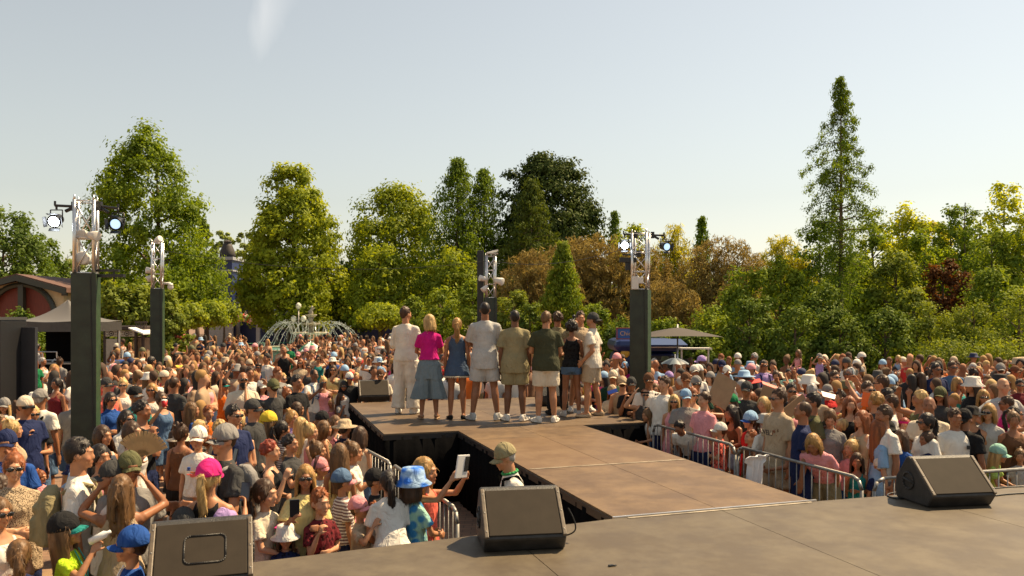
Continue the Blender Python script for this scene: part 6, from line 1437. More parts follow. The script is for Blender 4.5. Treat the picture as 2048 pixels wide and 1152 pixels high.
# ------------------------------------------------------------ spectators read off the photograph
# x ytop height kind yaw pose hair haircolour skin top topcolour bottom bottomcolour hat glasses(g) extras
ROWS = '''
28 910 1.68 w 35 crossed bun ginger p bigtee beige trousers navy - g leopard
0 1000 1.52 w 60 crossed pony dblond f tank white shorts denim - g
38 1082 1.30 k -150 stand pony dblond t tee navy shorts navy - -
138 1034 1.38 k 100 drink long dblond f tee lime shorts lime cap:black/teal - bottle
262 1058 1.43 k -75 stand short brown f tee blue shorts navy cap:blue - lanyard
243 952 1.60 w -160 shade2 halfup dblond t tank beige trousers black - -
220 926 1.64 m -55 stand short brown t tee white shorts navy cap:charcoal -
260 908 1.70 m 40 stand short brown t tee grey shorts khaki cap:olive -
160 880 1.80 m 112 stand short dark f tee white shorts beige - - bag:khaki
202 892 1.62 w 60 chin pony dark f tank pink skirt pink - -
207 853 1.62 w 70 stand blown brown f tank white skirt maroon - -
266 845 1.66 w 78 fan blown brown p tank white skirt black - - fan
286 803 1.76 m 82 chin curly dark t tank black shorts navy - -
363 849 1.56 w 165 stand bun brown t tank brown shorts black - -
396 856 1.15 k 5 stand buzz blond f tee white shorts grey cap:white - D=6.5
447 853 1.84 m -40 carry buzz brown f tee charcoal shorts khaki cap:grey g bag:grey
476 827 1.64 w 5 chin bun light p tank white shorts white - g
420 927 1.66 w 172 phone pony light f tank black shorts black cap:hot_pink -
366 1021 1.36 k 15 stand short brown t tee navy shorts navy cap:charcoal -
452 1020 1.32 k 150 stand pony light f tee lilac shorts navy cap:lilac -
65 812 1.66 w 50 chin bun light f tee black shorts denim - g
82 780 1.80 m 172 stand short grey t tee white shorts denim cap:grey - bag:black
112 757 1.62 w -15 stand pony dark o dress maroon skirt black - -
120 716 1.66 w 178 stand bun brown f tee grey trousers denim - -
86 716 1.62 w 95 carry short grey t dress white skirt white - -
69 718 1.62 w 30 stand long ginger t tee green shorts black - -
9 708 1.82 m 45 stand short brown t tee charcoal shorts black - g
76 688 1.76 m 170 stand short dark o tank pale_grey shorts black - -
38 745 1.64 w 20 stand pony dark t tank charcoal skirt black - -
42 772 1.25 k 25 stand pony dark t tee black shorts black - -
52 795 1.76 m 60 stand short dark t tee navy shorts navy cap:cream/black g
8 800 1.40 k 20 chin long light f tee white shorts grey cap:grey -
12 864 1.72 m 25 stand short brown f tee blue shorts navy cap:navy -
27 842 1.60 w 125 stand bun light p tank beige shorts denim - -
52 876 1.20 k 60 stand pony light f tee orange shorts orange - -
82 942 .95 k 80 carry bun ginger f tee pink skirt pink - -
100 700 1.60 w 160 stand long blond f tank pink shorts denim - -
153 781 1.76 m 30 stand short blond p tee grey shorts denim - g
168 787 1.66 w 15 chin pony ginger p tank red shorts cream - -
190 766 1.50 w 20 stand pony ginger p tank red shorts black - -
214 757 1.74 m 60 crossed short brown p tank coral shorts black cap:charcoal -
222 786 1.64 w 55 crossed pony dark f shirt blue shorts black - g
246 759 1.66 w 20 crossed bun light p tank white shorts white - g
272 775 1.74 m 65 stand short brown t tee teal shorts grey cap:black/grey -
304 714 1.80 m 150 stand short dark t shirt olive shorts black - - floral
303 768 1.64 w 10 stand blown blond f tank white shorts denim - g
350 754 1.76 m 155 stand buzz brown t tee charcoal shorts black - -
325 786 1.64 w 55 drink bun brown f tank denim shorts denim - g cup
254 822 1.60 w 60 stand pony dark f shirt white shorts black - g
385 806 1.48 k 115 stand long dblond f tee blue shorts navy - -
417 813 1.40 k 45 stand short ginger f tee orange shorts orange - -
446 760 1.52 k 80 raise short brown f tank orange shorts orange cap:black/teal -
486 745 1.84 m 30 crossed bald brown t bigtee cream shorts beige - g build beard
500 735 1.78 m 30 crossed short brown t tee white shorts grey - -
517 727 1.62 w 5 stand pony brown t tank lilac shorts denim headband:black g bag:navy
533 708 1.80 m -25 stand short dark t tee white trousers navy - -
568 694 1.84 m 0 hips bald brown t tank black shorts black - -
580 690 1.60 w 0 stand short ginger f tee green shorts green - -
596 706 1.40 k 10 stand bob dark f tee pink shorts pink cap:pink -
601 718 1.66 w 5 stand long ginger f tee beige skirt black - g
556 736 1.76 m 60 stand short ginger f tee grey shorts grey - -
566 748 1.60 w 50 stand short light p tank white shorts white - g
545 760 1.76 m -125 phonehi short brown f tee charcoal shorts black backcap:olive -
525 763 1.62 w 40 stand long brown f tee pink skirt white cap:white -
594 752 1.76 m 60 stand short dark t tee black shorts black - -
629 739 1.86 m 50 phone buzz dark b tee white shorts grey - - bag:denim
647 753 1.60 w 15 stand bun light t tank pink shorts white - g
666 731 1.66 w 5 crossed long brown f tank pale_yellow skirt cream - g
618 727 1.64 w 0 stand pony brown f tank charcoal shorts denim - g
637 711 1.66 w 0 shade2 pony dark f tank teal shorts denim - g
665 717 1.62 w 5 stand long brown f tee black skirt black sunhat:white -
610 782 1.42 k 55 stand pony brown f tee khaki shorts khaki cap:light_blue -
575 777 1.55 w 65 phone bun ginger p tank pink shorts grey - -
568 802 1.38 k 50 stand bob brown f tee pink shorts denim - -
636 792 1.48 k 5 clasp long blond t crop beige shorts black - -
661 795 1.42 k 35 clasp bun blond t tank pink shorts black - - stripe
683 783 1.44 k 60 chin long brown t tee grey trousers charcoal - -
688 762 1.64 w 10 stand curlylong dark o tee white shorts red - g
702 774 1.40 k 40 stand curly dark o tee purple shorts purple - -
761 740 1.78 m 15 stand short brown f tee cream shorts beige cap:brown g
759 716 1.10 k 10 sit short brown f tee light_blue shorts navy cap:light_blue - D=18.5
738 711 1.74 m 0 stand short dark t tee white shorts white - g
712 746 1.40 k 15 stand short light f tee white shorts white - -
699 746 1.72 m 20 stand short dark t tee black shorts black cap:white/navy -
718 716 1.62 w 10 stand short grey f tee beige skirt beige - g
776 770 1.30 k 10 stand buzz ginger f tee white shorts white - -
540 828 1.50 k 110 stand long dblond f tank beige shorts denim backcap:yellow -
517 812 1.56 w 125 stand bun brown p tank pink shorts denim - -
468 812 1.74 m 60 stand short dark f tee navy shorts navy - g
480 793 1.40 k 25 stand bun dark o tee pale_grey shorts grey - -
507 801 1.72 m 80 stand short brown f tee charcoal shorts black cap:charcoal -
541 805 1.38 k 60 stand short blond f tee white shorts navy cap:white -
442 842 1.45 k 60 stand curly light f tee beige shorts beige - -
542 883 1.56 w 95 chin curly red p tank black shorts black - -
582 871 1.50 w 75 phone curly dark f tee charcoal shorts black - -
637 885 1.34 k 85 stand bun dblond f tee pale_yellow shorts denim - -
622 848 1.40 k 85 chin bun light p tank pink shorts white - -
603 836 1.40 k 150 stand long light f tee white shorts white - -
585 822 1.42 k 60 stand bun blond f tee lilac shorts pink - -
566 843 1.40 k 120 stand pony dark f tee white skirt pink - - stripe
642 918 1.28 k 80 stand short brown f tee white shorts denim cap:pink -
678 889 1.46 k -155 stand long dblond t tank pale_yellow skirt pale_yellow - -
708 886 1.40 k 92 phone bun dblond f tee white skirt pink - -
611 933 1.52 w 15 phone long blond t tee pale_yellow shorts white - g
532 962 1.44 k 72 clasp pony brown p tee cream shorts green - -
641 981 1.36 k 45 chin short ginger p tee maroon shorts navy - - floral
571 1056 1.08 k 20 stand bob brown f tee navy skirt navy bucket:white - floral
686 941 1.38 k 125 stand short brown f tee white shorts navy cap:denim/pink - stripe
722 996 1.24 k 75 drink short brown f tee beige shorts beige cap:pink -
758 1011 1.14 k 60 chin bun ginger f tee white shorts red - -
776 944 1.48 w -160 clasp pony dark f tee white shorts cream - - lean
752 940 1.34 k 100 stand short dark f tee black shorts black cap:black -
828 942 1.46 k 130 clasp bob brown f tee mint skirt mint bucket:blue - tie_dye
852 918 1.52 k 72 phonehi long blond f tank coral shorts coral - - tablet
1386 812 1.80 m -40 lean curly dark o tee white shorts black - -
1336 803 1.40 k -15 stand bob brown f tee beige shorts beige sunhat:cream -
1350 818 1.32 k -10 rail short brown f tee charcoal shorts grey cap:light_green -
1362 828 1.25 k -30 rail short light f tee pale_yellow shorts navy - -
1310 810 1.45 k -65 rail long dblond f tee white skirt white - -
1348 788 1.62 w -15 stand long light f tank pink skirt pink - g
1318 789 1.64 w 5 stand bun brown f tank cream shorts denim - g
1407 786 1.66 m -60 stand curly brown p tee pink shorts navy - -
1462 812 1.52 k -60 rail halfup dark t tank brown shorts light_blue - -
1499 827 1.42 k -70 stand pony brown p tee red shorts red cap:light_blue/blue -
1526 795 1.60 w -55 stand pony light f tee pale_grey shorts grey - -
1556 779 1.84 m -70 stand short brown f bigtee beige shorts beige - g
1604 804 1.76 m -105 stand buzz brown t tee navy shorts navy - -
1624 787 1.78 m -90 stand short dark t tee olive shorts olive - g bag:charcoal
1532 829 1.50 w -165 stand short brown f tee white shorts white bucket:pale_grey -
1560 845 1.50 k -80 rail long dblond t tank black shorts brown - -
1595 844 1.40 k 55 stand pony dark p tee hot_pink shorts pink cap:pink/red -
1499 862 1.24 k -75 drink short ginger p tee brown shorts olive - -
1528 864 1.22 k -20 stand short brown t tee pink shorts denim - -
1534 884 1.12 k -60 rail bob brown t tee white shorts brown - -
1628 871 1.64 w -35 lean bob blond t tee pink shorts khaki - -
1660 821 1.62 w -20 stand pony dblond p tee grey shorts grey - - down
1650 854 1.40 k -165 stand pony ginger f tee brown shorts brown - -
1701 881 1.28 k -60 stand bun light p tee pink shorts blue - -
1714 908 1.18 k -25 chin long brown t tank teal skirt teal - -
1700 795 1.66 w -8 stand long ginger p tank black skirt black - -
1722 823 1.60 w -70 stand halfup ginger p tank beige skirt cream - -
1684 838 1.38 k -150 stand buzz light f tee pale_grey shorts grey - -
1761 837 1.62 w 80 stand long ginger p bigtee light_blue shorts denim - -
1800 858 1.48 w -65 stand long brown t tee blue shorts navy - -
1852 861 1.46 w -80 stand pony brown t tee navy skirt navy - -
1851 828 1.62 w -80 stand pony dark t tee white shorts denim - g
1911 819 1.86 m 0 stand short brown t tee white shorts navy - - build square
1850 890 1.28 k -20 stand short brown t tee yellow shorts navy - g
1759 912 1.20 k 175 stand short blond f tee navy shorts navy backcap:cream -
1972 882 1.38 k 50 rail long light f tee light_green shorts denim cap:mint -
2040 895 1.36 k -30 stand bun dblond f tee pale_grey shorts grey - -
2027 825 1.56 w -20 stand bun dblond t tank brown shorts brown - -
1977 809 1.64 w -50 stand bob blond p shirt pale_grey shorts white - g
1944 815 1.60 w -30 stand short dark f tank black shorts black sunhat:black -
1930 820 1.84 m 120 stand short dark o tee black shorts black backcap:black -
1858 794 1.76 m -30 crossed bald dark o tee cream shorts grey - -
1880 778 1.66 w -40 stand long brown t tee charcoal skirt black cap:olive -
1916 756 1.66 w 20 hips bob blond t tank teal shorts denim - g
2007 757 1.84 m 0 hips bald brown p bigtee pale_grey shorts navy - - build
1967 781 1.66 w -20 hips long blond t tank grey shorts denim - g
1864 739 1.62 w 0 hip1 bun brown t tank white skirt hot_pink - g
1873 728 1.80 m 10 stand short dark o tee navy shorts navy - g
1905 724 1.82 m 0 stand short brown t tee denim shorts denim - g
1902 742 1.40 k 170 stand long blond f tank navy shorts navy - -
1949 739 1.64 w 100 hips bun dark t tee pink skirt pink - -
2001 728 1.78 m 155 stand short brown f tee orange shorts navy backcap:grey -
2031 733 1.70 m 10 stand short dark t tee charcoal shorts black cap:brown -
2040 760 1.60 w -20 stand short dark t tee maroon shorts black - g
1722 706 1.80 m -100 carry short dark t shirt beige shorts beige cap:white -
1796 711 1.00 k -60 sit bob light p tank light_blue shorts white - - D=20
1790 735 1.74 m -20 stand short dark t tank beige shorts black - - D=20
1840 746 1.64 w -150 stand long brown t tee beige skirt tan - -
1821 750 1.60 w -130 stand long dark t dress black skirt black - -
1747 732 1.40 k 5 stand short light f tank beige shorts white - -
1700 737 1.76 m -60 stand short grey t tee white shorts beige - g bag:grey
1644 730 1.60 w -165 carry afro dark o tank pale_yellow shorts denim - -
1639 708 1.10 k -10 shade2 short brown f tank lilac shorts denim cap:grey - D=19
1670 743 1.74 m 15 stand short brown p tee coral shorts navy - g bag:black
1736 765 1.78 m 10 stand short brown p tank orange shorts black - g
1750 786 1.74 m -160 stand curly blond f tee charcoal shorts black - - bag:black
1766 812 1.74 m -80 stand short brown t tee white shorts grey - -
1809 838 1.46 w -30 stand pony red p tee light_blue skirt blue headband:hot_pink -
1680 783 1.62 w -60 stand short dark p tank coral shorts black - - bag:black
1656 771 1.60 m 10 stand short brown p tee red shorts navy cap:grey -
1577 739 1.50 m -10 stand short dark t tee mint shorts navy - -
1583 768 1.74 m -10 stand short dark t tee black shorts black - g
1521 749 1.40 k 5 stand short ginger f tee yellow shorts yellow - -
1552 743 1.62 w -20 stand bun brown f shirt cream shorts cream - -
1527 722 1.74 m 10 stand short dark t tee lilac shorts navy - g bag:navy
1543 711 1.64 w -170 stand long brown t tee coral shorts denim cap:light_blue -
1554 705 1.66 w -150 stand long dark t tank grey trousers denim cap:white -
1508 707 1.78 m -60 stand short grey t tee white shorts beige - g
1596 700 1.05 k -60 sit long dblond t tank pink shorts pink - - D=19.5
1592 717 1.62 w -25 stand curly dark t tank maroon skirt maroon - -
1610 728 1.25 k 5 stand short brown t tee pale_grey shorts navy cap:white -
1493 765 1.74 m -30 stand short dark t tee charcoal shorts black cap:charcoal g
1500 785 1.60 w -60 stand pony ginger p tank black shorts black - -
1281 725 1.78 m -65 stand short grey p tee white shorts navy cap:teal -
1311 720 1.78 m 172 stand bald grey t shirt light_blue shorts navy - -
1250 726 1.62 w -10 chin long dark t tee magenta skirt magenta cap:light_blue -
1226 742 1.76 m -10 crossed short brown t tee dark_green shorts black cap:cream -
1245 754 1.74 m 170 stand short brown p tank beige shorts navy backcap:beige -
1263 756 1.72 m 0 chin short dark t tee black shorts black cap:charcoal g
1298 748 1.80 m 0 stand short dark t tee white shorts navy cap:brown g bag:grey
1328 754 1.84 m -50 stand short brown p tee white shorts navy - - build
1372 747 1.76 m 0 stand short brown f tee cream shorts grey cap:brown - bag:navy
1393 754 1.76 m 0 chin short dark f tee dark_green shorts black cap:grey/black g
1390 732 1.80 m 0 drink short dark t tee white shorts black cap:white g
1405 713 1.84 m 60 stand short dark b tee black shorts black backcap:lilac -
1419 703 1.50 k -20 stand short ginger f tee red shorts red - -
1402 692 1.74 m 0 stand short grey f tee white shorts navy - - bag:navy
1374 702 1.70 m 20 stand short dark o tee cream shorts navy - -
1454 733 1.74 m 172 stand short dark t tee navy shorts navy backcap:white -
1444 722 1.74 m -20 stand short dark t tee light_blue shorts navy cap:navy -
1462 792 1.58 w -60 phonehi long brown f tank beige skirt brown backcap:green -
1387 778 1.62 w 10 crossed bun ginger p tank white shorts white - g
1372 780 1.70 m 0 stand short brown p tee grey shorts grey cap:light_blue -
1337 746 1.60 w -150 stand long blond f tee white skirt white cap:lilac - stripe
1264 789 1.58 w -65 stand long grey p tee light_blue skirt blue cap:pink -
1237 787 1.74 m 5 clasp short brown p tee beige shorts beige cap:cream -
1290 778 1.72 m 0 shade short ginger p tank charcoal shorts black headband:black g
1224 771 1.60 w -10 stand long ginger f tee cream shorts denim cap:beige -
1203 795 1.45 k 0 stand long ginger f tee orange shorts orange bucket:orange g
1262 770 1.60 w 10 stand bun brown p tank pink shorts denim - g
1310 768 1.60 w 0 stand long dblond f tank pink shorts denim - -
'''
def blocked(X, Y, pad=.12):
    u, v = to_uv(X, Y)
    if -3.55 < v < -1.2 and u < front(v) + .22: return True            # main stage edge
    if u < .52 + pad and v >= -1.2: return True
    if u < 1.3 and v > -1.42: return True
    if u < 10.0 + pad and -1.2 - .1 * max(u, 0) * .9 - pad * .6 < v < 3.1 + pad: return True
    if (X - FX) ** 2 + (Y - FY) ** 2 < 5.6 ** 2: return True
    for (tx, ty) in ((-5.7, 10.7), (-9.3, 21), (-.56, 21.5), (2.44, 15.2)):
        if (X - tx) ** 2 + (Y - ty) ** 2 < .5: return True
    if X > 1.5 and Y > 21.5 - (0 if X < 8 else .4): return True
    if 2.2 < X < 4.8 and Y > 21: return True
    if X < -7.5 and 15.5 < Y < 19 and X < -9.6: return True
    if -17 < X < -11.5 and 23 < Y < 29: return True
    return False
INFO = []
for ln in ROWS.strip().splitlines():
    f = ln.split(); x, yt, h = float(f[0]), float(f[1]), float(f[2]); kind, yaw, pose, hair, hc, sk, top, tc_, bot, bc = f[3:13]; yaw = float(yaw)
    hat, gl = f[13], f[14] == 'g'; ex = f[15:]
    over = {}
    if 'build' in ex: over['build'] = 1.15
    if 'down' in ex: over['hp'] = .5
    if 'lean' in ex: over['lean'] = .4
    rj = random.Random(int(x * 7 + yt)); 
    D = [float(e_[2:]) for e_ in ex if e_.startswith('D=')]; D = D[0] if D else None
    X, Y, Z_ = place(x, yt, h, kind, yaw, pose, D, over)
    if D is None and blocked(X, Y, .12):
        for k in range(70):
            D_ = Y + .1 * (k + 1)
            if not blocked((x - 1024) / F * D_, D_, .12): break
        h2 = max(.95, (CT - (yt - HOR) / F * D_) / .995); print('moved', x, yt, round(Y, 1), round(D_, 1), round(h2, 2)); h = h2; X, Y, Z_ = (x - 1024) / F * D_, D_, 0
    hatn, hatc, brc = None, None, None
    if hat != '-': hatn, q = hat.split(':'); q = q.split('/'); hatc = q[0]; brc = q[1] if len(q) > 1 else None
    pat = next((e_ for e_ in ex if e_ in ('leopard', 'stripe', 'floral', 'tie_dye', 'check')), None)
    i_ = make_person(X, Y, Z_, rad(yaw), h, kind, pose, hair, hc, sk, top, tc_, bot, bc, hat=hatn, hatc=hatc, brimc=brc, glasses=gl, over=over, pat=pat, vox=.0105 if Y < 9.8 else .0135, shoes='sneaker' if (Y < 10 or x < 140) else None, shoec=rj.choice(['white', 'black', 'pale_grey']))
    i_['px'] = x; i_['py'] = yt; i_['ex'] = ex; i_['yaw'] = yaw; INFO.append(i_)
print('manual', len(INFO), 'closest', min(i['y'] for i in INFO))

# ------------------------------------------------------------ the rest of the crowd
rnd = random.Random(77); pts = [(i['x'], i['y']) for i in INFO]; cand = []
def clear_of_faces(X, Y, zt, S_, x, yt):
    for i in INFO:
        if i['y'] > Y and abs(i['px'] - x) < .15 * S_ + .05 * F / i['y'] and yt < i['py'] + .15 * F / i['y']: return False
    return True
tries = 0
PA = np.full((1600, 2), 1e3); PA[:len(pts)] = pts; npt = len(pts)
while tries < 52000 and len(cand) < 780:
    tries += 1
    Y = 6.5 + 42 * rnd.random() ** 1.35; X = rnd.uniform(-.66, .66) * Y
    if blocked(X, Y): continue
    side_r = X > 1.0
    dens = .29 if (side_r or Y < 16) else (.36 if Y < 26 else .62)
    if X < -.42 * Y and Y < 15: dens = .75
    if Y < 10.5 and X < 0: dens = .5
    if Y > 30 and rnd.random() < .5: continue
    if X < -.5 * Y and Y > 17: continue
    if X < -.27 * Y and Y > 24: 
        if rnd.random() < .72: continue
    
    dens *= 1 + .3 * math.sin(X * 1.7 + 1.3 * math.sin(Y * .9)) * math.sin(Y * 1.3 + X * .4)
    if ((PA[:npt, 0] - X) ** 2 + (PA[:npt, 1] - Y) ** 2).min() < dens ** 2: continue
    fr_ = to_uv(X, Y); kid = rnd.random() < (.85 if (Y < 13 and (fr_[1] < 4.4 or fr_[0] < 2.0)) else .4 if Y < 14 else .22); h = rnd.uniform(1.05, 1.45) if kid else rnd.gauss(1.71, .07)
    S_ = F / Y; x = 1024 + X * S_; yt = HOR + (CT - h * .995) * S_
    if not -40 < x < 2090: continue
    if 735 < x < 960 and 875 < yt: continue
    if any(abs(x - a_) < w_ and Y < d_ and yt < b_ for a_, w_, d_, b_ in ((446, 30, 15.5, 855), (486, 36, 11.5, 830), (568, 28, 24, 745), (629, 26, 15.5, 790), (1736, 26, 10.5, 830), (1604, 20, 9.4, 880))): continue
    if (60 < x < 150 and Y < 14.5) or (205 < x < 300 and 8.5 < Y < 11.5): continue
    if not clear_of_faces(X, Y, h, S_, x, yt): continue
    PA[npt] = (X, Y); npt += 1; cand.append((Y, X, h, kid, x, yt))
cand.sort()
NI = 300 - len(INFO) - 11
print('random crowd', len(cand), 'individual', NI)
TOPC = ['white'] * 13 + ['cream'] * 4 + ['beige'] * 3 + ['black'] * 10 + ['charcoal'] * 5 + ['navy'] * 3 + ['grey'] * 2 + ['pale_grey'] * 2 + ['pink'] * 4 + ['light_blue'] * 3 + ['blue', 'red', 'red', 'coral', 'orange', 'olive', 'green', 'pale_yellow', 'yellow', 'hot_pink', 'brown', 'maroon', 'rust', 'khaki', 'rust', 'beige', 'tan']
def rand_look(kid, X, Y):
    r = rnd; L = {}; fem = r.random() < .58; L['kind'] = 'k' if kid else ('w' if fem else 'm')
    ctr = SP(7, 1); base = math.degrees(math.atan2(ctr[0] - X, -(ctr[1] - Y))) if Y < 17 else math.degrees(math.atan2(.6 - X, Y - 12)) * .8
    L['yaw'] = base + r.gauss(0, 22) + (r.choice([90, -90, 180, 150]) if r.random() < (.10 if Y < 28 else .4) else 0)
    L['pose'] = r.choice(['stand'] * 7 + ['crossed'] * 3 + ['chin', 'chin', 'phone', 'shade', 'hip1', 'phonehi', 'phonehi', 'shade'])
    L['hair'] = r.choice(['long', 'long', 'pony', 'pony', 'bun', 'bob', 'halfup', 'blown'] if fem else ['short'] * 5 + ['buzz', 'curly', 'bald' if not kid else 'short'])
    L['hcol'] = r.choice(['blond'] * 3 + ['dblond'] * 5 + ['brown'] * 7 + ['dark'] * 4 + ['ginger', 'light', 'grey' if not kid else 'blond'])
    L['skin'] = r.choice(['f'] * 6 + ['p'] * 3 + ['t'] * 5 + ['o', 'b'])
    L['top'] = r.choice(['tank', 'tank', 'tee', 'tee', 'crop', 'dress'] if fem else ['tee'] * 6 + ['shirt', 'tank'])
    L['tcol'] = r.choice(TOPC); L['bot'] = r.choice(['shorts', 'shortshorts', 'skirt'] if fem else ['shorts']); L['bcol'] = r.choice(['denim', 'black', 'beige', 'navy', 'white', 'khaki', 'light_blue'])
    L['hat'], L['hatc'] = (r.choice(['cap', 'cap', 'cap', 'backcap', 'bucket', 'sunhat']), r.choice(['white', 'white', 'black', 'navy', 'cream', 'pink', 'light_blue', 'beige', 'olive', 'grey', 'charcoal'])) if r.random() < .24 else (None, None)
    L['gl'] = (not kid) and r.random() < .45; return L
for (Y, X, h, kid, x, yt) in cand[:NI]:
    L = rand_look(kid, X, Y)
    i_ = make_person(X, Y, 0, rad(L['yaw']), h, L['kind'], L['pose'], L['hair'], L['hcol'], L['skin'], L['top'], L['tcol'], L['bot'], L['bcol'], hat=L['hat'], hatc=L['hatc'], glasses=L['gl'], pat=rnd.choice([None] * 6 + ['stripe', 'floral', 'check']), over={}, vox=.0105 if Y < 9.8 else .0135, shoes='sneaker' if (X < -.4 * Y) else None)
    i_.update(px=x, py=yt, ex=[], yaw=L['yaw']); INFO.append(i_)
# the far part, beyond the three hundred: one mass
def low(kind, pose, hair, top, bot, far):
    """coarser figure: arrays and a part number for each vertex"""
    def mk():
        global DEC, HDEC
        DEC, HDEC = (.035, .06) if far else (.10, .14); q = .3 if far else 1
        rig = Rig(kind, pose, {}); out = []; p, R, hd = rig.headM()
        V, Q, c = body_mesh(rig, .022); out.append((V, Q, 0))
        V, Q = top_mesh(rig, top, .07 if far else .045, 1.0); out.append((V, Q, 1))
        V, Q = bottom_mesh(rig, bot, .075 if far else .06, 1.0); out.append((V, Q, 2))
        if hair != 'bald': V, Q = hair_mesh(hair, .018); out.append(((V * hd) @ np.array(R).T + p, Q, 3))
        DEC, HDEC = .30, .5
        return out, (p, R, hd)
    return cached(('low', kind, pose, hair, top, bot, far), mk)
VV, QQ, CC = [], [], []; nv = 0
M_mass = bpy.data.materials.new('crowd_mass'); M_mass.use_nodes = True; at = N(M_mass.node_tree, 'ShaderNodeAttribute', attribute_name='tint'); b_ = M_mass.node_tree.nodes['Principled BSDF']
M_mass.node_tree.links.new(at.outputs['Color'], b_.inputs['Base Color']); b_.inputs['Roughness'].default_value = .8
for (Y, X, h, kid, x, yt) in cand[NI:]:
    L = rand_look(kid, X, Y); pose = rnd.choice(['stand', 'stand', 'crossed', 'phonehi', 'shade']); L['kind'] = {'m': 'm', 'w': 'w', 'k': 'k'}[L['kind']]; hair = {'halfup': 'long', 'blown': 'long', 'pony': 'long', 'curly': 'short', 'buzz': 'short', 'bob': 'bun'}.get(L['hair'], L['hair']); top = 'tank' if (L['top'] == 'tank' and rnd.random() < .6) else 'tee'
    parts_, (p, R, hd) = low(L['kind'], pose, hair, top, 'shorts', Y > 19); k = h / 1.75; a = rad(L['yaw']); Rz = Rm('Z', a)
    cols = {0: SKIN[L['skin']], 1: C[L['tcol']], 2: C[L['bcol']], 3: HAIR[L['hcol']]}
    pl = list(parts_)
    if L['hat'] in ('bucket', 'sunhat'): mbh = hat_mesh(L['hat']); 
    elif L['hat']: mbh = cap_mesh(L['hat'] == 'backcap')[0]
    else: mbh = None
    for V, Q, c in pl:
        VV.append((V * k) @ Rz.T + [X, Y, 0]); QQ.append(Q + nv); nv += len(V); CC.append(np.tile(cols[c], (len(V), 1)))
    if mbh:
        V, F_ = mb_arr(mbh); V = (V * hd * 1.07) @ np.array(R).T + p; F4 = np.array([t3 for f in F_ for t3 in ([f[0], f[k_], f[k_ + 1]] for k_ in range(1, len(f) - 1))])
        VV.append((V * k) @ Rz.T + [X, Y, 0]); QQ.append(F4 + nv); nv += len(V); CC.append(np.tile(C[L['hatc']], (len(V), 1)))
if VV:
    o = obj('distant_crowd', mesh_np('distant_crowd', np.vstack(VV), np.vstack(QQ), M_mass, True, np.vstack(CC))); tag(o, 'far part of the summer crowd around the fountain', kind='stuff', group='spectators in the crowd'); print('mass verts', nv)
    del o['group']

# ------------------------------------------------------------ things the people carry
def face_z(o, d, up=(0, 0, 1)): pass
def phone(i, side, sc=1.0, label=None, col=(.02, .02, .025)):
    p, d = i['hands'][side]; mb = MB(); mb.box((0, 0, 0), (.075 * sc, .009, .15 * sc)); me = mb.mesh('smartphone', mat('phone_body', col, .3))
    o = obj('smartphone', me, None, p + Vector((0, 0, .05)) + d * .02); o.rotation_euler = (.25, 0, rad(i['yaw']))
    s_ = MB(); s_.box((0, .006, 0), (.068 * sc, .002, .14 * sc)); s_.build('screen', mat('phone_screen', (.05, .06, .08), .1), o)
    return o
for i in INFO:
    if i['pose'] in ('phone', 'phonehi') and 'tablet' not in i['ex']: i['phone'] = phone(i, -1)
def find(px_, py_): return min(INFO, key=lambda i: abs(i['px'] - px_) + abs(i['py'] - py_))
i = find(852, 918); p, d = i['hands'][-1]
mb = MB(); mb.box((0, 0, 0), (.15, .012, .20)); o = mb.build('tablet', mat('white_plastic', (.7, .68, .66), .3), None, bevel=.004, loc=p + Vector((.05, -.03, .06))); o.rotation_euler = (.1, .1, .9); tag(o, 'white tablet held up towards the stage by the visitor in coral', 'tablet')
s_2 = MB(); s_2.box((.045, -.008, .02), (.05, .004, .13)); s_2.build('case_edge', M_black, o)
i = find(266, 845); p, d = i['hands'][-1]
M_wood = mat('pale_bamboo', (.42, .27, .11), .6, noise=.2)
fn = empty('hand_fan', p, rad(10), 'open wooden hand fan held up by the long haired visitor', 'hand fan')
for k in range(15):
    a = rad(-52 + 120 * k / 14); mb = MB(); mb.box((0, .002 * (k % 2), .15), (.030, .003, .22)); mb.box((0, 0, .03), (.010, .003, .09)); o = mb.build('fan_blade', M_wood, fn); o.rotation_euler = (0, a, 0)
i = find(138, 1034); p, d = i['hands'][-1]
mb = MB(); mb.loft([(0, 0, -.06, .026, .026), (0, 0, .05, .027, .027), (0, 0, .07, .012, .012), (0, 0, .09, .012, .012)], 12); o = mb.build('bottle', mat('clear_bottle', (.75, .75, .72), .15), None, True, loc=p + Vector((.0, -.0, .03))); o.rotation_euler = (0, 1.1, rad(10)); tag(o, 'white water bottle tipped up by the child in lime green', 'bottle')
i = find(325, 786); p, d = i['hands'][-1]
mb = MB(); mb.loft([(0, 0, -.06, .03, .03), (0, 0, .06, .042, .042)], 14); o = mb.build('cup', mat('red_cup', (.5, .02, .02), .4), None, True, loc=p); l_ = MB(); l_.ball((0, 0, .065), (.043, .043, .012), 12, 6); l_.build('lid', M_white, o, True); tag(o, 'red paper cup with white lid raised by the visitor in denim top', 'cup')
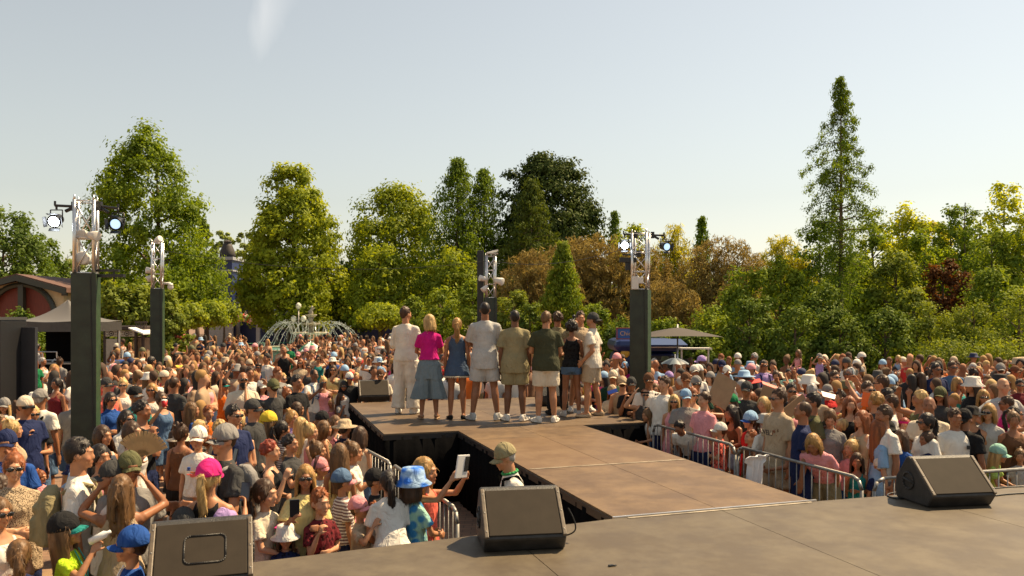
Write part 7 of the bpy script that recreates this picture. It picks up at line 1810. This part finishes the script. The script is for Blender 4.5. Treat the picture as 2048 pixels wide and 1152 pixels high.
def backpack(i, col, label):
    k = i['k']; t = empty('backpack', i['M'] @ Vector((0, .19, 1.2)), rad(i['yaw']), label, 'backpack', 'backpacks in the crowd'); t.scale = (k, k, k)
    me = cached(('bp',), lambda: (lambda m: (m.loft([(0, .02, -.22, .12, .06), (0, .02, -.20, .15, .085), (0, .02, .04, .145, .085), (0, .01, .15, .12, .07), (0, 0, .21, .06, .04)], 14), m.box((0, .10, -.09), (.2, .06, .17)), m.box((0, .10, .06), (.18, .03, .05)), as_mesh('pack', remesh(m.arrays(), .016, 1), PM['cloth']))[3])(MB()))
    o = obj('pack', me, t); o.color = (*C[col], 1)
    def strap(): 
        m = MB(); pts = [(.085, -.08, .16), (.10, -.19, .235), (.105, -.29, .20), (.105, -.325, .05), (.12, -.28, -.14), (.14, -.12, -.2)]; m.path(pts, .017, 6)
        m2 = MB(); m2.path([(-a, b, c) for a, b, c in pts], .017, 6); return mesh_np('strap', *mb_arr(m), PM['cloth'], True), mesh_np('strap', *mb_arr(m2), PM['cloth'], True)
    for m_ in cached(('bps',), strap): s_3 = obj('strap', m_, t); s_3.color = (*C[col], 1)
for i in INFO:
    for e_ in i['ex']:
        if e_.startswith('bag:'): i['bagc'] = e_[4:]
# chest details
i = find(1911, 819); q = MB(); q.box((0, 0, 0), (.05, .004, .05)); o = q.build('chest_patch', M_black, i['o']); o.location = (.075, -.168, 1.28)
i = find(1556, 779)
tx = text('JEWELL', .085, M_black, i['o'], (0, -.186, 1.24), ext=.002, name='print')
i = find(262, 1058)
mb = MB(); mb.path([(.045, -.06, 1.40), (.055, -.135, 1.25), (.01, -.155, 1.02), (-.05, -.135, 1.25), (-.045, -.06, 1.40)], .006, 5); mb.build('lanyard', M_white, i['o'])
i = find(138, 1034)
mb = MB(); mb.path([(.045, -.06, 1.40), (.055, -.135, 1.25), (.01, -.155, 1.02), (-.05, -.135, 1.25), (-.045, -.06, 1.40)], .006, 5); mb.build('lanyard', mat('teal_cord', (.01, .25, .25), .6), i['o'])
def chest_print(px_, py_, cols, w=.16, h_=.12, back=False):
    i = find(px_, py_); r = random.Random(px_)
    for k, c in enumerate(cols):
        m = MB()
        for j in range(5): m.ball((r.uniform(-w / 2, w / 2), -.142 - .008 * k, 1.2 + (k - len(cols) / 2) * h_ / len(cols) + r.uniform(-.02, .02)), (r.uniform(.018, .045), .014, r.uniform(.008, .02)), 8, 5)
        m.build('print', mat('print_' + c, C[c], .8), i['o'])
chest_print(532, 962, ['green', 'hot_pink', 'green', 'magenta'], .14, .26)
chest_print(396, 856, ['coral', 'rust', 'blue'], .14, .12)
chest_print(629, 739, ['denim', 'navy'], .12, .08)
chest_print(9, 708, ['cream'], .2, .05)
# beard of the bald visitor
i = find(486, 745); rg_ = Rig('m', 'crossed', {'build': 1.15}); p, R, hd = rg_.headM()
mb = MB(); mb.ball((0, -.045, .018), (.062, .062, .05), 12, 8); mb.ball((0, -.075, -.01), (.045, .035, .035), 10, 6); o = obj('beard', mesh_np('beard', *mb_arr(mb), PM['hair'], True), i['o'], p, R.to_euler()); o.color = (*HAIR['dark'], 1)
# signs and cloths held up in the crowd
M_card = mat('cardboard', (.30, .19, .10), .8, noise=.12)
def board(x, y, D, w, h_, rot, mt, name, label, cat='sign'):
    m = MB(); m.box((0, 0, 0), (w, .012, h_)); o = m.build(name, mt, None); o.location = px(x, y, D); o.rotation_euler = rot; return tag(o, label, cat)
board(1444, 782, 11.6, .36, .46, (-.1, .5, .3), M_card, 'cardboard_sign', 'large blank cardboard sign held up behind the bending visitor')
board(1534, 790, 12.6, .20, .26, (-.1, .3, -.3), M_card, 'cardboard_sign', 'cardboard sign beside the sunglasses wearer in the beige T-shirt')
board(1592, 812, 10.4, .34, .15, (-.2, -.6, .2), M_card, 'cardboard_sign', 'narrow tilted cardboard sign next to the navy T-shirt')
board(1502, 764, 14.2, .36, .10, (-1.0, -.15, .1), mat('red_cloth', (.6, .02, .02), .7), 'red_banner', 'red banner held flat over the heads', 'banner')
board(1540, 771, 13.8, .30, .09, (-1.0, .35, .1), mat('pink_cloth', (.65, .2, .15), .7), 'pink_banner', 'pink banner next to the red one over the heads', 'banner')
board(1661, 792, 13.0, .30, .12, (-.9, .25, .1), M_white, 'white_sheet', 'white sheet of paper shading several heads', 'paper')
board(1737, 800, 11.5, .20, .20, (-.1, .2, .1), mat('orange_card', (.75, .13, .015), .6), 'orange_card', 'orange card held beside the long haired visitor in black', 'sign')
board(1225, 783, 13.4, .17, .06, (-.4, -.3, .2), mat('blue_cloth', (.01, .06, .4), .6), 'blue_towel', 'blue cloth held up over the heads beside the platform corner', 'cloth')
mb = MB(); nx, nz = 13, 12; V = []
for j in range(nz):
    for q in range(nx):
        w_ = .30 if j < 3 else .20; u = q / (nx - 1) - .5; V.append([u * w_, .025 * math.sin(q * 1.3 + j * .3) - (.05 if j == 0 else 0), -.038 * j - .02 * abs(u) * (j < 3)])
mb.add(V, [(j * nx + q, j * nx + q + 1, (j + 1) * nx + q + 1, (j + 1) * nx + q) for j in range(nz - 1) for q in range(nx - 1)])
o = mb.build('white_cloth', mat('white_cloth', (.7, .68, .68), .8, bump=.3, bscale=12), None, True, loc=px(1512, 908, 8.75)); o.rotation_euler = (.1, 0, .5); o.modifiers.new('s', 'SOLIDIFY').thickness = .006; tag(o, 'white T-shirt hung over the crowd barrier', 'cloth')
# ------------------------------------------------------------ labels of the spectators
POS2 = {'stand': ''}
def desc(i, full=True):
    top = NAMES[i['top']]; c = cname(i['tcol']); pt = {'stripe': 'striped', 'floral': 'patterned', 'leopard': 'leopard print', 'tie_dye': 'tie-dyed', 'check': 'checked'}.get(i['pat'])
    s = ('child' if False else 'person') + ' in ' + (pt + ' ' if pt else '') + c + ' ' + top
    if i['hat']: s += ' and ' + cname(i['hatc']) + (' and ' + cname(i['brimc']) if i['brimc'] else '') + ' ' + HATN[i['hat']]
    elif i['glasses']: s += ' with sunglasses'
    return s
def short(i):
    s = cname(i['tcol']) + ' ' + NAMES[i['top']]
    if i['hat']: s = cname(i['hatc']) + ' ' + HATN[i['hat']] + ' and ' + s
    return s
MARKS = [('the tallest light tower', 172, 10.7), ('the slim light tower', 315, 21), ('the light tower by the food cart', 1281, 15.2), ('the platform corner monitor', 747, 15), ('the taupe parasol', 1355, 20), ('the green and white umbrella', 621, 33),
         ('the cardboard signs', 1500, 12), ('the corner stage monitor', 400, 5.3), ('the monitor with cables', 1888, 7.3), ('the black tent', 136, 25), ('the kiosk', 250, 29), ('the pit', 960, 7), ('the catwalk barrier', 1420, 9.5), ('the catwalk barrier corner', 1600, 8.8), ('the platform barrier', 690, 12), ('the laurel bushes', 1700, 22), ('the bramble bank', 1950, 22)]
def sdist(i, x, y): S_ = F / i['y']; return math.hypot((i['px'] - x) / S_, i['y'] - y)
from collections import Counter
cnt = Counter(desc(i) for i in INFO); cs = Counter(short(i) for i in INFO); used = set()
kwords = lambda s: len(s.split())
for i in INFO:
    base = desc(i); pz = POSEN.get(i['pose'], ''); kidw = i['h'] < 1.5 and i['kind'] == 'k'
    base = base.replace('person', 'small person' if (i['h'] < 1.2) else 'person', 1)
    near = sorted(((math.hypot(j['x'] - i['x'], j['y'] - i['y']), id(j), j) for j in INFO if j is not i and short(j) != short(i)))[:7]
    near = [n for n in near if cs[short(n[2])] <= 2] + [n for n in near if cs[short(n[2])] > 2]
    def rel(j):
        dx = j['px'] - i['px']; dy = j['y'] - i['y']
        if abs(j['x'] - i['x']) > abs(dy): return 'left of' if dx > 0 else 'right of'
        return 'before' if dy > 0 else 'behind'
    mk = min(MARKS, key=lambda m: sdist(i, m[1], m[2]))[0]
    opts = []
    if cnt[desc(i)] == 1:
        if pz: opts.append(f'{base}, {pz}')
        opts.append(f'{base}, near {mk}')
    for d_, _, j in near: opts.append(f'{base}, {rel(j)} the {short(j)}')
    for d_, _, j in near:
        if pz: opts.append(f'{base}, {pz}, {rel(j)} the {short(j)}')
    for d_, _, j in near: opts.append(f'{base} {rel(j)} the {short(j)} near {mk}')
    opts = [o_ for o_ in opts if 4 <= kwords(o_.replace('T-shirt', 'T shirt')) <= 16] or [o_ for o_ in opts][:1]
    lab = next((o_ for o_ in opts if o_ not in used), opts[0]); used.add(lab); i['o']['label'] = lab; i['o'].name = 'person'
    if i.get('phone'): tag(i['phone'], ' '.join(('smartphone held by ' + short(i) + ' ' + rel(near[0][2]) + ' ' + short(near[0][2])).replace('T-shirt', 'tee').split()[:15]), 'phone', 'smartphones in the crowd')
for i in INFO:
    if i.get('bagc'): backpack(i, i['bagc'], cname(i['bagc']) + ' backpack worn by the person in ' + short(i))
for o in list(bpy.data.objects):
    for k_ in [k_ for k_ in o.keys() if k_ == '_x']: del o[k_]

_t = sum(sum(len(p.vertices) - 2 for p in m.polygons) for m in bpy.data.meshes if m.users) if False else sum(len(m.loops) - 2 * len(m.polygons) for m in bpy.data.meshes)
print('TRIS', _t)
